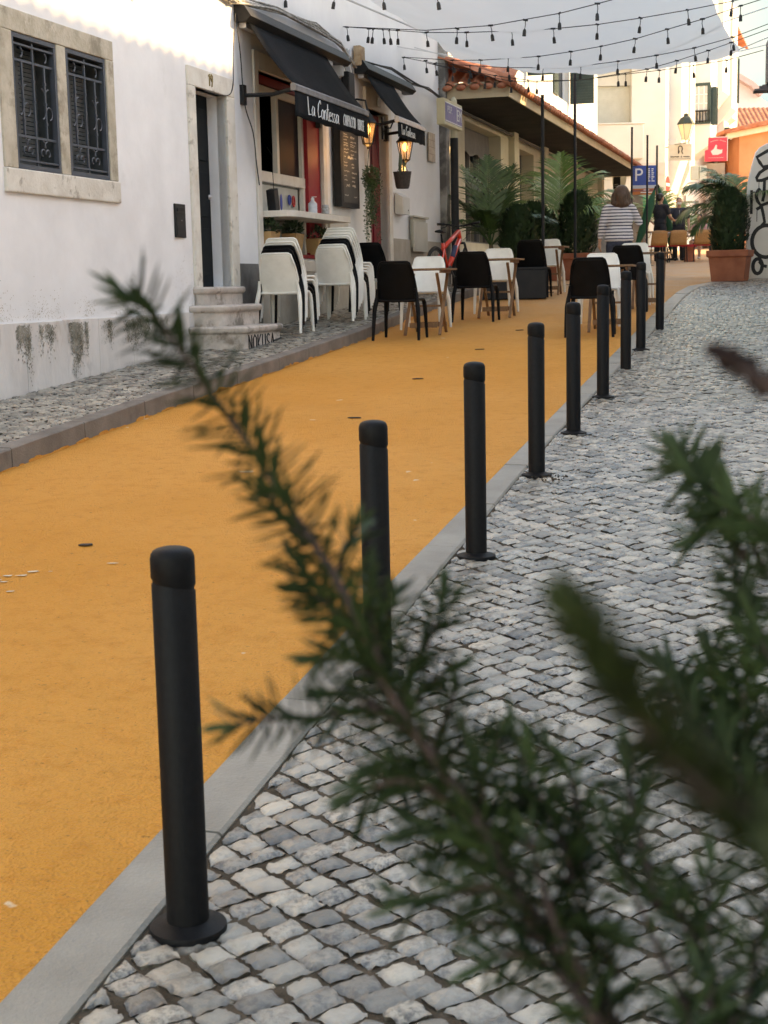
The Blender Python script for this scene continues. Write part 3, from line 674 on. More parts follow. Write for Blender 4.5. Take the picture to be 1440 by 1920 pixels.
# serving window: red panel frame, sashes, bar shelf, lower glazing
mb = MB(); a, b, c, d = SW
mb.b2(-.16, -.03, a, a + .05, c, d); mb.b2(-.03, .012, a, b, c, c + .045); mb.b2(-.16, -.03, 19.38, b, c + .045, d); mb.b2(-.16, -.10, a + .05, 19.38, d - .10, d)
rf = mb.build('window_surround', RED, rs_, bevel=.004)
mb = MB()
mb.b2(-.14, -.07, a + .05, 19.40, 2.82, 2.94)                      # transom
for yy in (a + .05, 18.42, 19.31): mb.b2(-.14, -.08, yy, yy + .08, 2.94, 3.90)
mb.b2(-.14, -.08, a + .13, 19.31, 3.82, 3.90)
mb.b2(-.135, -.075, 19.32, 19.39, c + .05, 2.82)
wf = mb.build('window', CREAMF, rs_, bevel=.004)
mb = MB(); mb.b2(-.13, -.125, 18.50, 19.31, 2.94, 3.82); mb.build('pane', mat('dark_red_room_glass', (.035, .008, .010), (.012, .009, .009), .5, 2, spec=.06), wf)
mb = MB(); mb.b2(-.30, -.27, 18.02, 18.10, 2.94, 3.80); mb.b2(-.30, -.27, 17.75, 18.02, 3.70, 3.80); mb.build('open_sash', ALU, wf)
mb = MB(); mb.b2(-.16, -.15, a + .05, 19.33, c + .04, 2.82); mb.build('lower_pane', mat('grey_green_glass', (.13, .15, .13), (.24, .25, .22), .12, 1.2, spec=.6, coat=.5), wf)
mb = MB(); mb.b2(-.15, -.146, a + .1, 19.3, 2.50, 2.80); mb.build('tiled_splashback', mat('pale_tiles', (.40, .40, .36), (.50, .50, .46), .3, 3), wf)
mb = MB(); mb.prism([(-.14, a + .02), (.30, a + .02), (.36, a + .16), (.36, 19.86), (-.14, 19.98)], 'z', 2.405, 2.475); mb.build('bar_shelf', CREAMF, rs_, bevel=.005)
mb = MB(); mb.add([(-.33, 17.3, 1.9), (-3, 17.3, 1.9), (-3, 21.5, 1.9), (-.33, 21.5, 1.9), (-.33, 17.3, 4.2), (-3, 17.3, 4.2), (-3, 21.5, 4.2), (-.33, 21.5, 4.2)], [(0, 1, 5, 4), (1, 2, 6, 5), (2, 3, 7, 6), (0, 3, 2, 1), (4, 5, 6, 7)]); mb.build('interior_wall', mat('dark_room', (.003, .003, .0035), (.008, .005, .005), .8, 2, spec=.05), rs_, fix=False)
# red double door
mb = MB(); a, b, c, d = RD
mb.b2(-.16, -.12, a + .02, a + .42, c, d - .02); mb.b2(-.16, -.12, a + .47, b - .02, c, d - .02)
for z0, z1 in ((c + .15, c + .8), (c + .95, c + 1.9)): mb.b2(-.122, -.105, a + .10, a + .34, z0, z1); mb.b2(-.122, -.105, a + .56, b - .10, z0, z1)
dr = mb.build('door', REDD, rs_, bevel=.005)
mb = MB(); mb.b2(-.14, -.118, a + .425, a + .46, c + .1, d - .1); mb.build('door_edge_strip', ALU, dr)
mb = MB(); mb.b2(-.12, -.09, a + .50, a + .53, c + .95, c + 1.1); mb.build('door_handle', BLACKM, dr)
mb = MB(); mb.b2(-.3, -.02, RD[0], RD[1], 1.0, 1.80); mb.b2(-.25, .28, RD[0] - .05, RD[1] + .05, 1.0, 1.66); mb.build('door_step', TANST, rs_, bevel=.01)
mb = MB(); mb.b2(.03, .036, 22.33, 22.5, 4.12, 4.26); mb.build('house_number', mat('enamel_plate', (.35, .32, .26), None, .4), rs_)

def awning(name, label, u0, u1, c0, c1, z0, z1, out, val, txt):
    t = fthing(name, label, 'awning', 0, u0, z1, 'black awnings over the restaurant'); L_ = u1 - u0
    dz = z0 - z1
    mb = MB(); mb.prism([(0, dz + .03), (.14, dz + .03), (.20, dz + .08), (.12, dz + .20), (0, dz + .22)], 'y', c0 - u0, c1 - u0); mb.build('cassette', BLACKM, t, bevel=.006)
    mb = MB(); mb.b2(.02, .10, c0 - u0 + .1, c1 - u0 - .5, dz - .02, dz + .03); mb.build('roller_rail', ALU, t)
    mb = MB(); ns = 10; vs = []
    for i in range(ns + 1):
        s_ = i / ns; z = dz + .05 + (0 - dz - .02) * s_ - .05 * math.sin(math.pi * s_); x = .12 + (out - .12) * s_
        for j in range(9): vs.append((x, .02 + (L_ - .04) * j / 8, z + .008 * math.sin(j * 2.3)))
    k_ = len(vs)
    mb.add(vs, [(i * 9 + j, i * 9 + j + 1, (i + 1) * 9 + j + 1, (i + 1) * 9 + j) for i in range(ns) for j in range(8)])
    cl = mb.build('canopy', AWN, t, smooth='all'); so_ = cl.modifiers.new('thick', 'SOLIDIFY'); so_.thickness = .004
    mb = MB(); mb.prism([(out - .03, -.045), (out + .035, -.045), (out + .04, .01), (out, .04), (out - .03, .03)], 'y', 0, L_); mb.build('front_bar', mat('dull_aluminium', (.12, .12, .125), (.19, .19, .2), .5, 10) if L_ > 2 else ALU, t, bevel=.004)
    mb = MB(); vs = []; nj = 26
    for i in range(5):
        z = -.045 - val * i / 4
        for j in range(nj + 1): vs.append((out + .02 + .010 * math.sin(j * 1.7) * i / 4, L_ * j / nj, z + (.006 * math.sin(j * 1.1) if i == 4 else 0)))
    mb.add(vs, [(i * (nj + 1) + j, i * (nj + 1) + j + 1, (i + 1) * (nj + 1) + j + 1, (i + 1) * (nj + 1) + j) for i in range(4) for j in range(nj)])
    va = mb.build('valance', AWN, t, smooth='all'); so_ = va.modifiers.new('thick', 'SOLIDIFY'); so_.thickness = .004
    for o_, s_, z_, tx, ws, rr in txt:
        mb = MB(); letters(mb, tx, (out + .037, o_, -.045 - val + z_), (0, 1, 0), (0, 0, 1), s_, rr, wscale=ws); mb.build('lettering', WHT, va)
    for yy in (.06, L_ - .06):
        mb = MB(); mb.tube([(.02, yy, -.06), (out * .5, yy + (.12 if yy < 1 else -.12), -.05), (out - .01, yy, -.02)], .022, 8); mb.b2(-.02, .05, yy - .04, yy + .04, -.16, .05); mb.build('arm', BLACKM, t)
    return t
awning('awning', 'larger black awning lettered La Contessa Carpaccio House', 17.05, 19.78, 16.97, 20.6, 4.40, 3.74, .62, .27,
       [(.36, .19, .055, 'La Contessa', 1.0, .0058), (1.66, .125, .065, 'CARPACCIO', .74, .0042), (2.24, .125, .065, 'HOUSE', .72, .0042)])
awning('awning', 'smaller black awning over the red door lettered La Contessa', 21.42, 22.88, 21.35, 23.9, 4.42, 3.84, .56, .20,
       [(.12, .13, .045, 'La Contessa.', .92, .0048)])

# menu board
t = fthing('menu_board', 'tall black chalk menu board on the wall between the awnings', 'menu board', 0, 20.3, 2.64)
mb = MB(); mb.b2(0, .11, 0, .80, 0, 1.12); mb.build('case', BLACKM, t, bevel=.006)
mb = MB(); mb.b2(.108, .114, .07, .73, .06, 1.06); mb.build('slate', mat('slate', (.035, .036, .036), (.05, .05, .048), .6, 6), t)
mb = MB(); r_ = random.Random(9)
def squig(y0, y1, z, amp, rr=.0035):
    n_ = max(4, int((y1 - y0) / .012)); mb.tube([(.1155, y0 + (y1 - y0) * i / n_, z + amp * r_.uniform(-1, 1)) for i in range(n_ + 1)], rr, 4)
for z in (1.0, .645): squig(.13, .20, z, .002); squig(.28, .52, z, .022, .006); squig(.58, .66, z, .002)
for z in (.93, .90, .86, .82, .79, .74, .70): squig(.12, r_.uniform(.24, .34), z, .009); squig(.42, r_.uniform(.55, .68), z - r_.uniform(0, .02), .009)
for z in (.57, .53, .46, .40, .35): squig(.12, r_.uniform(.2, .34), z, .009); squig(.45, r_.uniform(.55, .68), z - .01, .010)
squig(.2, .34, .28, .02); squig(.46, .62, .28, .02); squig(.12, .28, .15, .008); squig(.54, .66, .14, .008)
mb.build('chalk_writing', mat('chalk', (.42, .42, .40), None, .9), t)

def cabinet(label, u, z, wd, hh, dp):
    t = fthing('electricity_cabinet', label, 'cabinet', 0, u, z)
    mb = MB(); mb.b2(0, dp - .03, .05, wd, .06, hh); mb.b2(0, dp + .01, -.02, wd + .06, hh, hh + .03); mb.build('body', GREYBOX, t, bevel=.005)
    mb = MB(); mb.b2(dp - .03, dp, 0, wd, 0, hh - .06); mb.build('door', GREYBOX, t, bevel=.006)
cabinet('larger beige meter cabinet behind the bigger chair stack', 19.97, 2.02, .78, .48, .05)
cabinet('smaller beige meter cabinet low on the wall beside the red bicycle', 24.08, 2.12, .84, .52, .08)
t = fthing('mailbox', 'pale grey sloping mailbox right of the red door', 'mailbox', 0, 23.27, 2.66)
mb = MB(); mb.prism([(0, 0), (.12, 0), (.12, .25), (0, .32)], 'y', 0, .42); mb.build('box', mat('pale_grey_metal', (.55, .55, .52), (.62, .62, .6), .5), t, bevel=.006)
mb = MB(); mb.b2(.12, .125, .03, .39, .03, .2); f_ = mb.build('door', mat('pale_grey_metal'  , (.5, .5, .5)), t, bevel=.002)
mb = MB(); mb.tube([(.124, .3, .06), (.13, .3, .06)], .012, 8); mb.build('lock', BLACKM, f_)
t = fthing('tile_plaque', 'blue and ochre tile panel high beside the far corner', 'plaque', 0, 25.32, 3.58)
mb = MB(); mb.b2(0, .02, 0, .42, 0, .46); mb.build('tile_panel', mat('painted_tiles', (.22, .17, .13), (.40, .34, .26), .35, 9, spots=[((.22, .18, .22), 12, .58, .6)]), t)
mb = MB()
for z in (.12, .23, .34): mb.b2(.019, .0215, .01, .41, z, z + .006)
mb.build('tile_joint', mat('joint_brown', (.2, .15, .12)), t)

# things on the bar shelf and behind the glass
t = fthing('speaker', 'black box speaker leaning at the left of the bar shelf', 'speaker', .06, 17.86, 2.476)
mb = MB(); mb.M = Matrix.Rotation(R(12), 4, 'X'); mb.b2(-.05, .05, -.06, .08, 0, .25); mb.build('body', BLACKM, t, bevel=.008)
mb = MB(); mb.tube([(0, .02, .24), (.01, -.03, .5), (.02, -.05, .62), (-.06, 0, .72)], .004, 5); mb.build('cable', CABLEB, t)
def bottle(label, o, u, h, r, m):
    t = fthing('bottle', label, 'bottle', o, u, 2.476)
    mb = MB(); mb.lathe([(r, 0), (r, h * .62), (r * .45, h * .76), (r * .35, h * .8)], n=14); mb.build('body', m, t, True)
    mb = MB(); mb.lathe([(r * .4, h * .8), (r * .4, h * .92), (r * .2, h * .93), (r * .2, h)], n=10); mb.b2(-.01, .05, -.008, .008, h * .97, h); mb.build('pump', WHT, t)
bottle('white pump bottle in the middle of the bar shelf', .14, 19.02, .22, .055, mat('white_bottle', (.66, .68, .72), (.5, .52, .6), .3, 12))
t = fthing('glass_jar', 'small clear jar on the right end of the bar shelf', 'jar', .16, 19.45, 2.476)
mb = MB(); mb.lathe([(.045, 0), (.05, .03), (.05, .10), (.04, .12)], n=14); mb.build('body', mat('jar_glass', (.5, .5, .5), (.25, .22, .2), .1, 30), t, True)
mb = MB(); mb.lathe([(.045, .12), (.045, .14)], n=14); mb.build('lid', ALU, t)
def ring(label, u, z, r, m, flat=1.0):
    mb = MB(); mb.tube([(0, r * .6 * math.cos(a / 16 * 2 * math.pi), r * math.sin(a / 16 * 2 * math.pi)) for a in range(17)], .012, 6, caps=False)
    o = mb.build('sticker', m, None, True, loc=F(-.125, u, z), rot=(0, 0, PH)); tag(o, label, 'sticker')
ring('blue ring sticker on the serving window glass', 18.93, 2.66, .055, mat('blue_plastic', (.03, .06, .3), None, .4))
ring('red ring sticker on the serving window glass', 19.08, 2.65, .06, mat('red_plastic', (.5, .03, .03), None, .4))
mb = MB(); mb.ell((0, 0, 0), (.012, .035, .1)); tag(mb.build('bottle_opener', mat('blue_plastic', (.03, .06, .3)), None, True, loc=F(-.12, 18.62, 2.62), rot=(0, 0, PH)), 'dark blue hanging opener behind the bar glass', 'opener')

def leaves_blob(mb, c, rad, n, sz, r_, up=.3, m=0, droop=0):
    for i in range(n):
        d = Vector((r_.gauss(0, 1), r_.gauss(0, 1), r_.gauss(0, 1))).normalized(); p = Vector(c) + Vector((d.x * rad[0], d.y * rad[1], d.z * rad[2])) * r_.uniform(.3, 1) ** .6
        a = (d + Vector((r_.gauss(0, .5), r_.gauss(0, .5), up + r_.gauss(0, .4)))).normalized(); b = a.orthogonal().normalized(); b = (Matrix.Rotation(r_.uniform(0, 6.28), 3, a) @ b)
        L_ = sz * r_.uniform(.7, 1.3); mb.add([p, p + a * L_ * .5 + b * L_ * .22, p + a * L_, p + a * L_ * .5 - b * L_ * .22], [(0, 1, 2, 3)], m)
def window_pot(label, u, s=.30, h=.24):
    t = fthing('potted_plant', label, 'plant pot', -.02, u, 2.006, 'ochre pots inside the serving window')
    mb = MB(); k_ = s / 2
    mb.add([(-.05, -k_ * .78, 0), (.09, -k_ * .78, 0), (.09, k_ * .78, 0), (-.05, k_ * .78, 0), (-.07, -k_, h), (.12, -k_, h), (.12, k_, h), (-.07, k_, h)], [(0, 3, 2, 1), (4, 5, 6, 7), (0, 1, 5, 4), (1, 2, 6, 5), (2, 3, 7, 6), (3, 0, 4, 7)])
    mb.build('pot', OCHREP, t, bevel=.005)
    mb = MB(); leaves_blob(mb, (.02, 0, h + .05), (.10, k_, .09), 260, .06, random.Random(int(u * 10))); mb.build('foliage', SUCC, t, fix=False)
window_pot('ochre potted herb at the left end of the serving window sill', 17.80); window_pot('ochre potted herb hidden behind the smaller chair stack', 18.65); window_pot('ochre potted herb at the right end of the serving window sill', 19.55, .42, .20)

# lanterns and hanging pots
def lantern(label, o, u, z, arm):
    t = fthing('wall_lantern', label, 'lantern', o, u, z, 'lit lanterns on the restaurant wall')
    t.scale = (1.12, 1.12, 1.12)
    mb = MB(); mb.lathe([(.115, .235), (.12, .245), (.085, .28), (.05, .34), (.03, .36), (.03, .38), (.014, .40), (.004, .42)], n=6); mb.build('cap', BLACKM, t); mb = MB(); mb.lathe([(.01, -.05), (.02, -.02), (.05, 0), (.06, .01), (.05, .02)], n=6); mb.build('base', BLACKM, t)
    mb = MB()
    for k_ in range(6):
        a_ = k_ * math.pi / 3; mb.bar((.058 * math.cos(a_), .058 * math.sin(a_), .01), (.105 * math.cos(a_), .105 * math.sin(a_), .24), .010, .010)
    mb.build('frame', BLACKM, t)
    mb = MB(); mb.lathe([(.050, .02), (.094, .235)], n=6); mb.build('glass', AMBER, t)
    mb = MB(); mb.ell((0, 0, .175), (.034, .034, .055)); b_ = mb.build('bulb', BULB, t, True)
    mb = MB(); mb.tube([(-.0, 0, .40), (-.02, 0, .50), (-.12, 0, .52), (-arm, 0, .48)], .012, 8); mb.tube([(-arm * .5, 0, .50), (-arm * .62, 0, .42), (-arm * .8, 0, .42), (-arm, 0, .36)], .010, 8); mb.b2(-arm - .0, -arm + .02, -.035, .035, .28, .56); mb.build('bracket', BLACKM, t)
    ld = bpy.data.lights.new('lantern_light', 'POINT'); ld.energy = 1.2; ld.color = (1, .55, .22); ld.shadow_soft_size = .05
    lo = bpy.data.objects.new('lantern_light', ld); COL.objects.link(lo); lo.parent = t; lo.location = (-.0, 0, -.10)
lantern('lit lantern between the two awnings, left of the red door', .42, 20.50, 3.42, .33)
lantern('lit lantern right of the red door under the small awning', .38, 22.5, 3.36, .30)
def hanging(label, o, u, z, topz, veg):
    t = fthing('hanging_pot', label, 'hanging plant', o, u, z)
    if veg == 'vine':
        mb = MB(); mb.lathe([(.06, 0), (.115, .16), (.12, .165)], n=16); mb.build('pot', mat('brown_pot', (.10, .06, .05), (.15, .1, .08), .7), t, True)
        mb = MB(); r_ = random.Random(3); leaves_blob(mb, (.0, -.10, .10), (.12, .13, .16), 800, .035, r_, .0)
        for k_ in range(16):
            x = r_.uniform(-.10, .10); y = r_.uniform(-.22, .03); Lh = r_.uniform(.35, .86); p = Vector((x, y, .1))
            q = 0
            while q < Lh:
                q += .012; p = Vector((x + .02 * math.sin(q * 9 + k_), y + .05 * q + .02 * math.sin(q * 7 + k_ * 2), .1 - q))
                for _ in range(2): leaves_blob(mb, p, (.018, .018, .012), 1, .032, r_, -.2)
        mb.build('foliage', VINE, t, fix=False)
    else:
        mb = MB(); mb.lathe([(.085, 0), (.10, .03), (.13, .22), (.135, .235)], n=16); mb.build('pot', mat('dark_wicker_pot', (.035, .03, .028), (.07, .055, .05), .8, 30, .4, 80), t, True)
        mb = MB()
        for s_, y in ((-1, -.08), (1, .07)):
            pts = [(0, y, .2), (0, y + s_ * .02, .32), (.01, y + s_ * .04, .42), (0, y + s_ * .06, .50)]; mb.tube(pts, [.05, .07, .055, .005], 8, flat=.35, up=(1, 0, 0))
        mb.build('foliage', SUCC, t, True)
    mb = MB()
    for x, y in ((.1, 0), (-.06, .09), (-.06, -.09)): mb.tube([(x, y, .2), (0, 0, topz - z)], .004, 5)
    mb.build('hanger', CABLEB, t)
hanging('trailing vine in a hanging brown pot beside the menu board', .22, 21.40, 2.96, 3.85, 'vine')
hanging('dark wicker hanging pot holding two upright leaves', .36, 22.40, 2.97, 3.38, 'leaf')

# cables and boxes on the facade
def fpts(L): return [F(*p) for p in L]
def cable(name, label, L, r, m, n=5, sub=6):
    P = [Vector(p) for p in L]; out = []
    for i in range(len(P) - 1):
        p0 = P[max(i - 1, 0)]; p1 = P[i]; p2 = P[i + 1]; p3 = P[min(i + 2, len(P) - 1)]
        for k_ in range(sub):
            t = k_ / sub; out.append(.5 * ((2 * p1) + (p2 - p0) * t + (2 * p0 - 5 * p1 + 4 * p2 - p3) * t * t + (3 * p1 - p0 - 3 * p2 + p3) * t ** 3))
    out.append(P[-1]); mb = MB(); mb.tube(out, r, n); o = mb.build(name, m, None, 'all'); tag(o, label, 'cable'); return o
r_ = random.Random(8)
mb = MB()
for k_ in range(9):
    q = [(.05 + r_.uniform(-.03, .03), u, z + r_.uniform(-.05, .05)) for u, z in ((15.5, 4.95), (16.2, 4.72), (16.8, 4.62), (17.1, 4.66), (18.2, 4.76), (19.6, 4.78), (20.6, 4.72), (21.2, 4.55))]
    mb.tube(fpts([(o, u, z) for o, u, z in q]), .009 if k_ % 3 else .014, 5)
tag(mb.build('cable_bundle', CABLE, None, 'all'), 'tangle of grey cables running along the wall above the larger awning', 'cables')
mb = MB()
for k_ in range(4): mb.tube(fpts([(.05 + r_.uniform(-.02, .02), u, z + r_.uniform(-.03, .03)) for u, z in ((21.6, 4.62), (23.0, 4.72), (24.2, 4.66), (25.2, 4.70), (26.2, 4.62))]), .010, 5)
tag(mb.build('cable_bundle', CABLEB, None, 'all'), 'dark cables running from the small awning to the far corner', 'cables')
cable('cable', 'loose black cable hanging down the wall left of the serving window', fpts([(.03, 16.95, 4.5), (.05, 17.0, 4.1), (.04, 17.1, 3.6), (.07, 17.25, 3.3), (.04, 17.4, 3.0), (.03, 17.5, 2.75)]), .007, CABLEB)
cable('cable', 'thin cable over the stone frame of the numbered door', fpts([(.05, 16.9, 4.5), (.04, 16.82, 4.1), (.04, 16.78, 3.75), (.035, 16.6, 3.62), (.035, 16.0, 3.6)]), .005, CABLEB)
cable('cable', 'looped rope end hanging high on the white house wall', fpts([(.03, 14.45, 5.2), (.03, 14.47, 4.5), (.04, 14.42, 4.28), (.04, 14.52, 4.25), (.04, 14.5, 4.4), (.03, 14.52, 5.2)]), .008, mat('beige_rope', (.5, .44, .40)))
mb = MB()
for k_ in range(6): mb.tube(fpts([(.06 + r_.uniform(-.03, .03), 20.9 + r_.uniform(-.15, .15), 4.70), (.07, 20.85 + r_.uniform(-.2, .2), 4.45), (.05, 21.1 + r_.uniform(-.2, .1), 4.2), (.05, 21.15 + r_.uniform(-.2, .1), 3.9)]), .012, 5)
tag(mb.build('cable_bundle', mat('white_conduit', (.6, .6, .6), (.3, .3, .3)), None, 'all'), 'white conduits dropping down the wall between the two awnings', 'cables')
for lb, u, z, wd, hh, m_ in (('rusty junction box on the wall between the awnings', 21.32, 4.55, .20, .26, mat('rusty_box', (.32, .20, .11), (.5, .38, .25), .8, 12)), ('grey tube shaped fuse box above the larger awning end', 20.42, 4.30, .12, .30, mat('grey_plastic', (.4, .42, .44))), ('dark junction box beside the conduits between awnings', 20.75, 3.98, .26, .42, BLACKM)):
    t = fthing('junction_box', lb, 'box', 0, u, z); mb = MB(); mb.b2(0, .10, 0, wd, 0, hh); mb.build('body', m_, t, bevel=.01); mb = MB(); mb.b2(.10, .108, .01, wd - .01, .01, hh - .01); mb.build('lid', m_, t, bevel=.003)

# ================================================================== low tiled building beyond
lb_ = fthing('low_tiled_building', 'cream single-storey building with deep tiled eaves beyond the restaurant', 'building', 0, 0, 0)
ops = [(28.15, 31.4, 2.35, 4.50), (33.4, 35.1, 1.9, 4.42), (38.0, 39.6, 1.9, 4.40), (41.3, 43.6, 2.0, 4.20)]
mb = MB(); wallgrid(mb, 26.43, 46.0, 0, 4.95, ops, .42, -.03); mb.add([(-.03, 46, 0), (-9, 46, 0), (-9, 46, 4.95), (-.03, 46, 4.95)], [(0, 1, 2, 3)]); mb.build('wall', CREAM, lb_, fix=False)
for u in (32.2, 35.9, 40.4, 45.6):
    mb = MB(); mb.b2(-.03, .10, u, u + .45, 1, 4.82); mb.build('pilaster', CREAM, lb_, bevel=.01)
mb = MB(); mb.b2(-.02, .03, 26.43, 46, 1.2, 2.2); mb.build('plinth', mat('white_plinth', (.55, .53, .50), (.64, .62, .58), .7, 2), lb_, bevel=.005)
REFL = mat('reflecting_window', (.05, .05, .045), None, .03, spec=1.0, coat=1.0)
for i, (a, b, c, d) in enumerate(ops):
    mb = MB(); mb.b2(-.38, -.36, a, b, c, d); wn = mb.build('window', REFL, lb_)
    mb = MB(); mb.b2(-.36, -.31, a, b, d - .42, d - .38)
    n_ = 4 if i == 0 else 2
    for k_ in range(n_ + 1): y = a + (b - a - .05) * k_ / n_; mb.b2(-.36, -.31, y, y + .05, c, d)
    mb.b2(-.36, -.31, a, b, c, c + .06); mb.build('frame', mat('grey_brown_frame', (.20, .17, .15), (.26, .23, .2), .6), wn)
    if i == 0:
        mb = MB(); n2 = 16; vs = []
        for k_ in range(n2 + 1):
            y = a + (b - a) * k_ / n2; vs += [(-.28, y, d), (-.25, y, d - .42 - .05 * math.sin(k_ * 1.1) - .10 * k_ / n2)]
        mb.add(vs, [(2 * k_, 2 * k_ + 2, 2 * k_ + 3, 2 * k_ + 1) for k_ in range(n2)]); mb.build('blind', mat('brown_grey_blind', (.13, .115, .11), (.18, .16, .15), .8), wn, fix=False)
OV = 1.12
mb = MB()      # soffit + fascia
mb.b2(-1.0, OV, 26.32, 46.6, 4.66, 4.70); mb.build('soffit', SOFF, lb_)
mb = MB(); mb.b2(OV, OV + .03, 26.30, 46.63, 4.645, 4.80); mb.b2(-2.5, OV, 26.29, 26.32, 4.645, 4.90); mb.b2(-2.5, OV, 46.6, 46.63, 4.645, 4.8); mb.build('fascia', FASC, lb_, bevel=.003)
mb = MB(); tile_roof(mb, (OV + .10, 26.15, 4.80), (0, 1, 0), (-1, 0, .40), 20.6, 1.9, .22, .36, .075); mb.build('roof', ROOFT, lb_, smooth='all', fix=False)
mb = MB(); tile_roof(mb, (OV + .05, 26.20, 4.80), (-1, 0, 0), (0, 1, .40), 3.2, 1.9, .23, .36, .085)
mb.tube([(OV + .12, 26.1, 4.86), (-.2, 27.6, 5.45), (-1.2, 28.9, 5.95)], .09, 8); mb.build('roof', ROOFT, lb_, smooth='all', fix=False)
mb = MB(); mb.tube([(.02, 27.0, 4.60), (.05, 33, 4.58), (.05, 36.4, 4.56), (.03, 45, 4.56)], .03, 6); mb.build('gutter_pipe', mat('brown_pipe', (.10, .08, .07)), lb_)

uh = fthing('upper_house', 'white upper storey with open green shutters behind the low tiled roof', 'house', 0, 0, 0)
mb = MB(); wallgrid(mb, 30, 58, 4.0, 11.2, [(41.6, 43.6, 7.3, 9.2), (48.8, 51.3, 7.35, 9.5)], .25, -1.75)
mb.add([(-1.75, 30, 4), (-9, 30, 4), (-9, 30, 11.2), (-1.75, 30, 11.2)], [(0, 1, 2, 3)]); mb.add([(-1.75, 58, 4), (-9, 58, 4), (-9, 58, 11.2), (-1.75, 58, 11.2)], [(0, 1, 2, 3)]); mb.build('wall', FARW, uh, fix=False)
mb = MB(); tile_roof(mb, (-1.3, 29.8, 11.2), (0, 1, 0), (-1, 0, .42), 28.4, 5, .25); mb.build('roof', ROOFT, uh, smooth='all', fix=False)
for a, b, c, d in ((41.6, 43.6, 7.3, 9.2), (48.8, 51.3, 7.35, 9.5)):
    mb = MB(); mb.b2(-2.0, -1.98, a, b, c, d); wn = mb.build('window', PANE, uh)
    mb = MB()
    for k_ in (0, .5, 1): y = a + (b - a - .08) * k_; mb.b2(-1.97, -1.92, y, y + .08, c, d)
    mb.b2(-1.97, -1.92, a, b, c, c + .08); mb.b2(-1.97, -1.92, a, b, d - .08, d); mb.build('frame', WHT, wn)
    for s_ in (0, 1):     # shutters folded out, standing off the wall
        mb = MB(); y = a if s_ == 0 else b; wdt = .78
        if s_ == 0:
            mb.b2(-1.745, -1.70, y - wdt, y, c, d)
            for k_ in range(int((d - c - .2) / .085)):
                z = c + .1 + k_ * .085; mb.b2(-1.70, -1.685, y - wdt + .06, y - .06, z, z + .045)
        else:
            mb.b2(-1.72, -1.72 + wdt, y - .02, y + .02, c, d)
            for k_ in range(int((d - c - .2) / .085)):
                z = c + .1 + k_ * .085; mb.b2(-1.66, -1.78 + wdt, y - .038, y + .038, z, z + .045)
        mb.build('shutter', GREENSH, uh)

# ================================================================== far white apartment house (end wall faces the camera)
far = thing('white_apartment_house', 'tall white house with bay windows and green shutters at the street end', 'house', (11.14, 58.0, 0), 0)
FH = 15.5
mb = MB()    # end wall, with the roller shutter recess
def wallx(mb, x0, x1, z0, z1, ops, y=0.0, depth=.5, m=0):
    X = sorted({x0, x1, *[v for a in ops for v in a[:2]]}); Z = sorted({z0, z1, *[v for a in ops for v in a[2:4]]})
    for i in range(len(X) - 1):
        for j in range(len(Z) - 1):
            a, b, c, d = X[i], X[i + 1], Z[j], Z[j + 1]; mx, mz = (a + b) / 2, (c + d) / 2
            if any(p[0] < mx < p[1] and p[2] < mz < p[3] for p in ops): continue
            mb.add([(a, y, c), (b, y, c), (b, y, d), (a, y, d)], [(0, 1, 2, 3)], m)
    for p in ops:
        a, b, c, d = p[:4]; q = y + depth
        mb.add([(a, y, c), (b, y, c), (b, y, d), (a, y, d), (a, q, c), (b, q, c), (b, q, d), (a, q, d)], [(0, 4, 5, 1), (1, 5, 6, 2), (2, 6, 7, 3), (3, 7, 4, 0)], m)
wallx(mb, -7.0, 0, 1.5, FH, [(-2.75, -1.30, 7.2, 9.9), (-2.6, -2.05, 2.5, 4.7), (-1.55, -.6, 2.5, 5.0), (-4.4, -3.2, 2.5, 4.9)], 0, .55)
fk = math.hypot(6.6, 16.0); fd = Vector((6.6, 16.0, 0)) / fk; fn = Vector((16.0, -6.6, 0)) / fk
mb.add([(0, 0, 1.5), (6.6, 16, 1.5), (6.6, 16, 12.6), (0, 0, FH)], [(0, 1, 2, 3)])
mb.add([(6.6, 16, 1.5), (-1, 19, 1.5), (-1, 19, 12.6), (6.6, 16, 12.6)], [(0, 1, 2, 3)]); mb.build('wall', FARW, far, fix=False)
mb = MB(); mb.b2(-2.75, -1.30, .5, .56, 7.2, 9.0)
for k_ in range(24): z = 7.22 + k_ * .074; mb.b2(-2.74, -1.31, .485, .50, z, z + .06)
mb.build('roller_shutter', mat('pale_roller_shutter', (.60, .58, .50), (.66, .64, .56), .6), far)
mb = MB(); mb.b2(-2.75, -1.3, .3, .5, 9.0, 9.9); mb.build('shutter_box', FARW, far)
mb = MB(); mb.b2(-4.2, -.95, -.7, -.003, 6.17, 7.45); mb.b2(-4.25, -.9, -.75, -.003, 7.45, 7.50); mb.build('balcony', FARW, far, bevel=.02)
mb = MB(); mb.prism([(-4.0, 9.95), (-.9, 9.95), (-.1, 10.55), (-.1, 10.8), (-4.0, 10.8)], 'y', -.75, -.003); mb.build('balcony', FARW, far, bevel=.02)
mb = MB(); mb.b2(-7, .0, -.05, -.003, 5.55, 6.05); mb.build('band', mat('grey_band', (.55, .52, .48), (.6, .57, .53)), far)
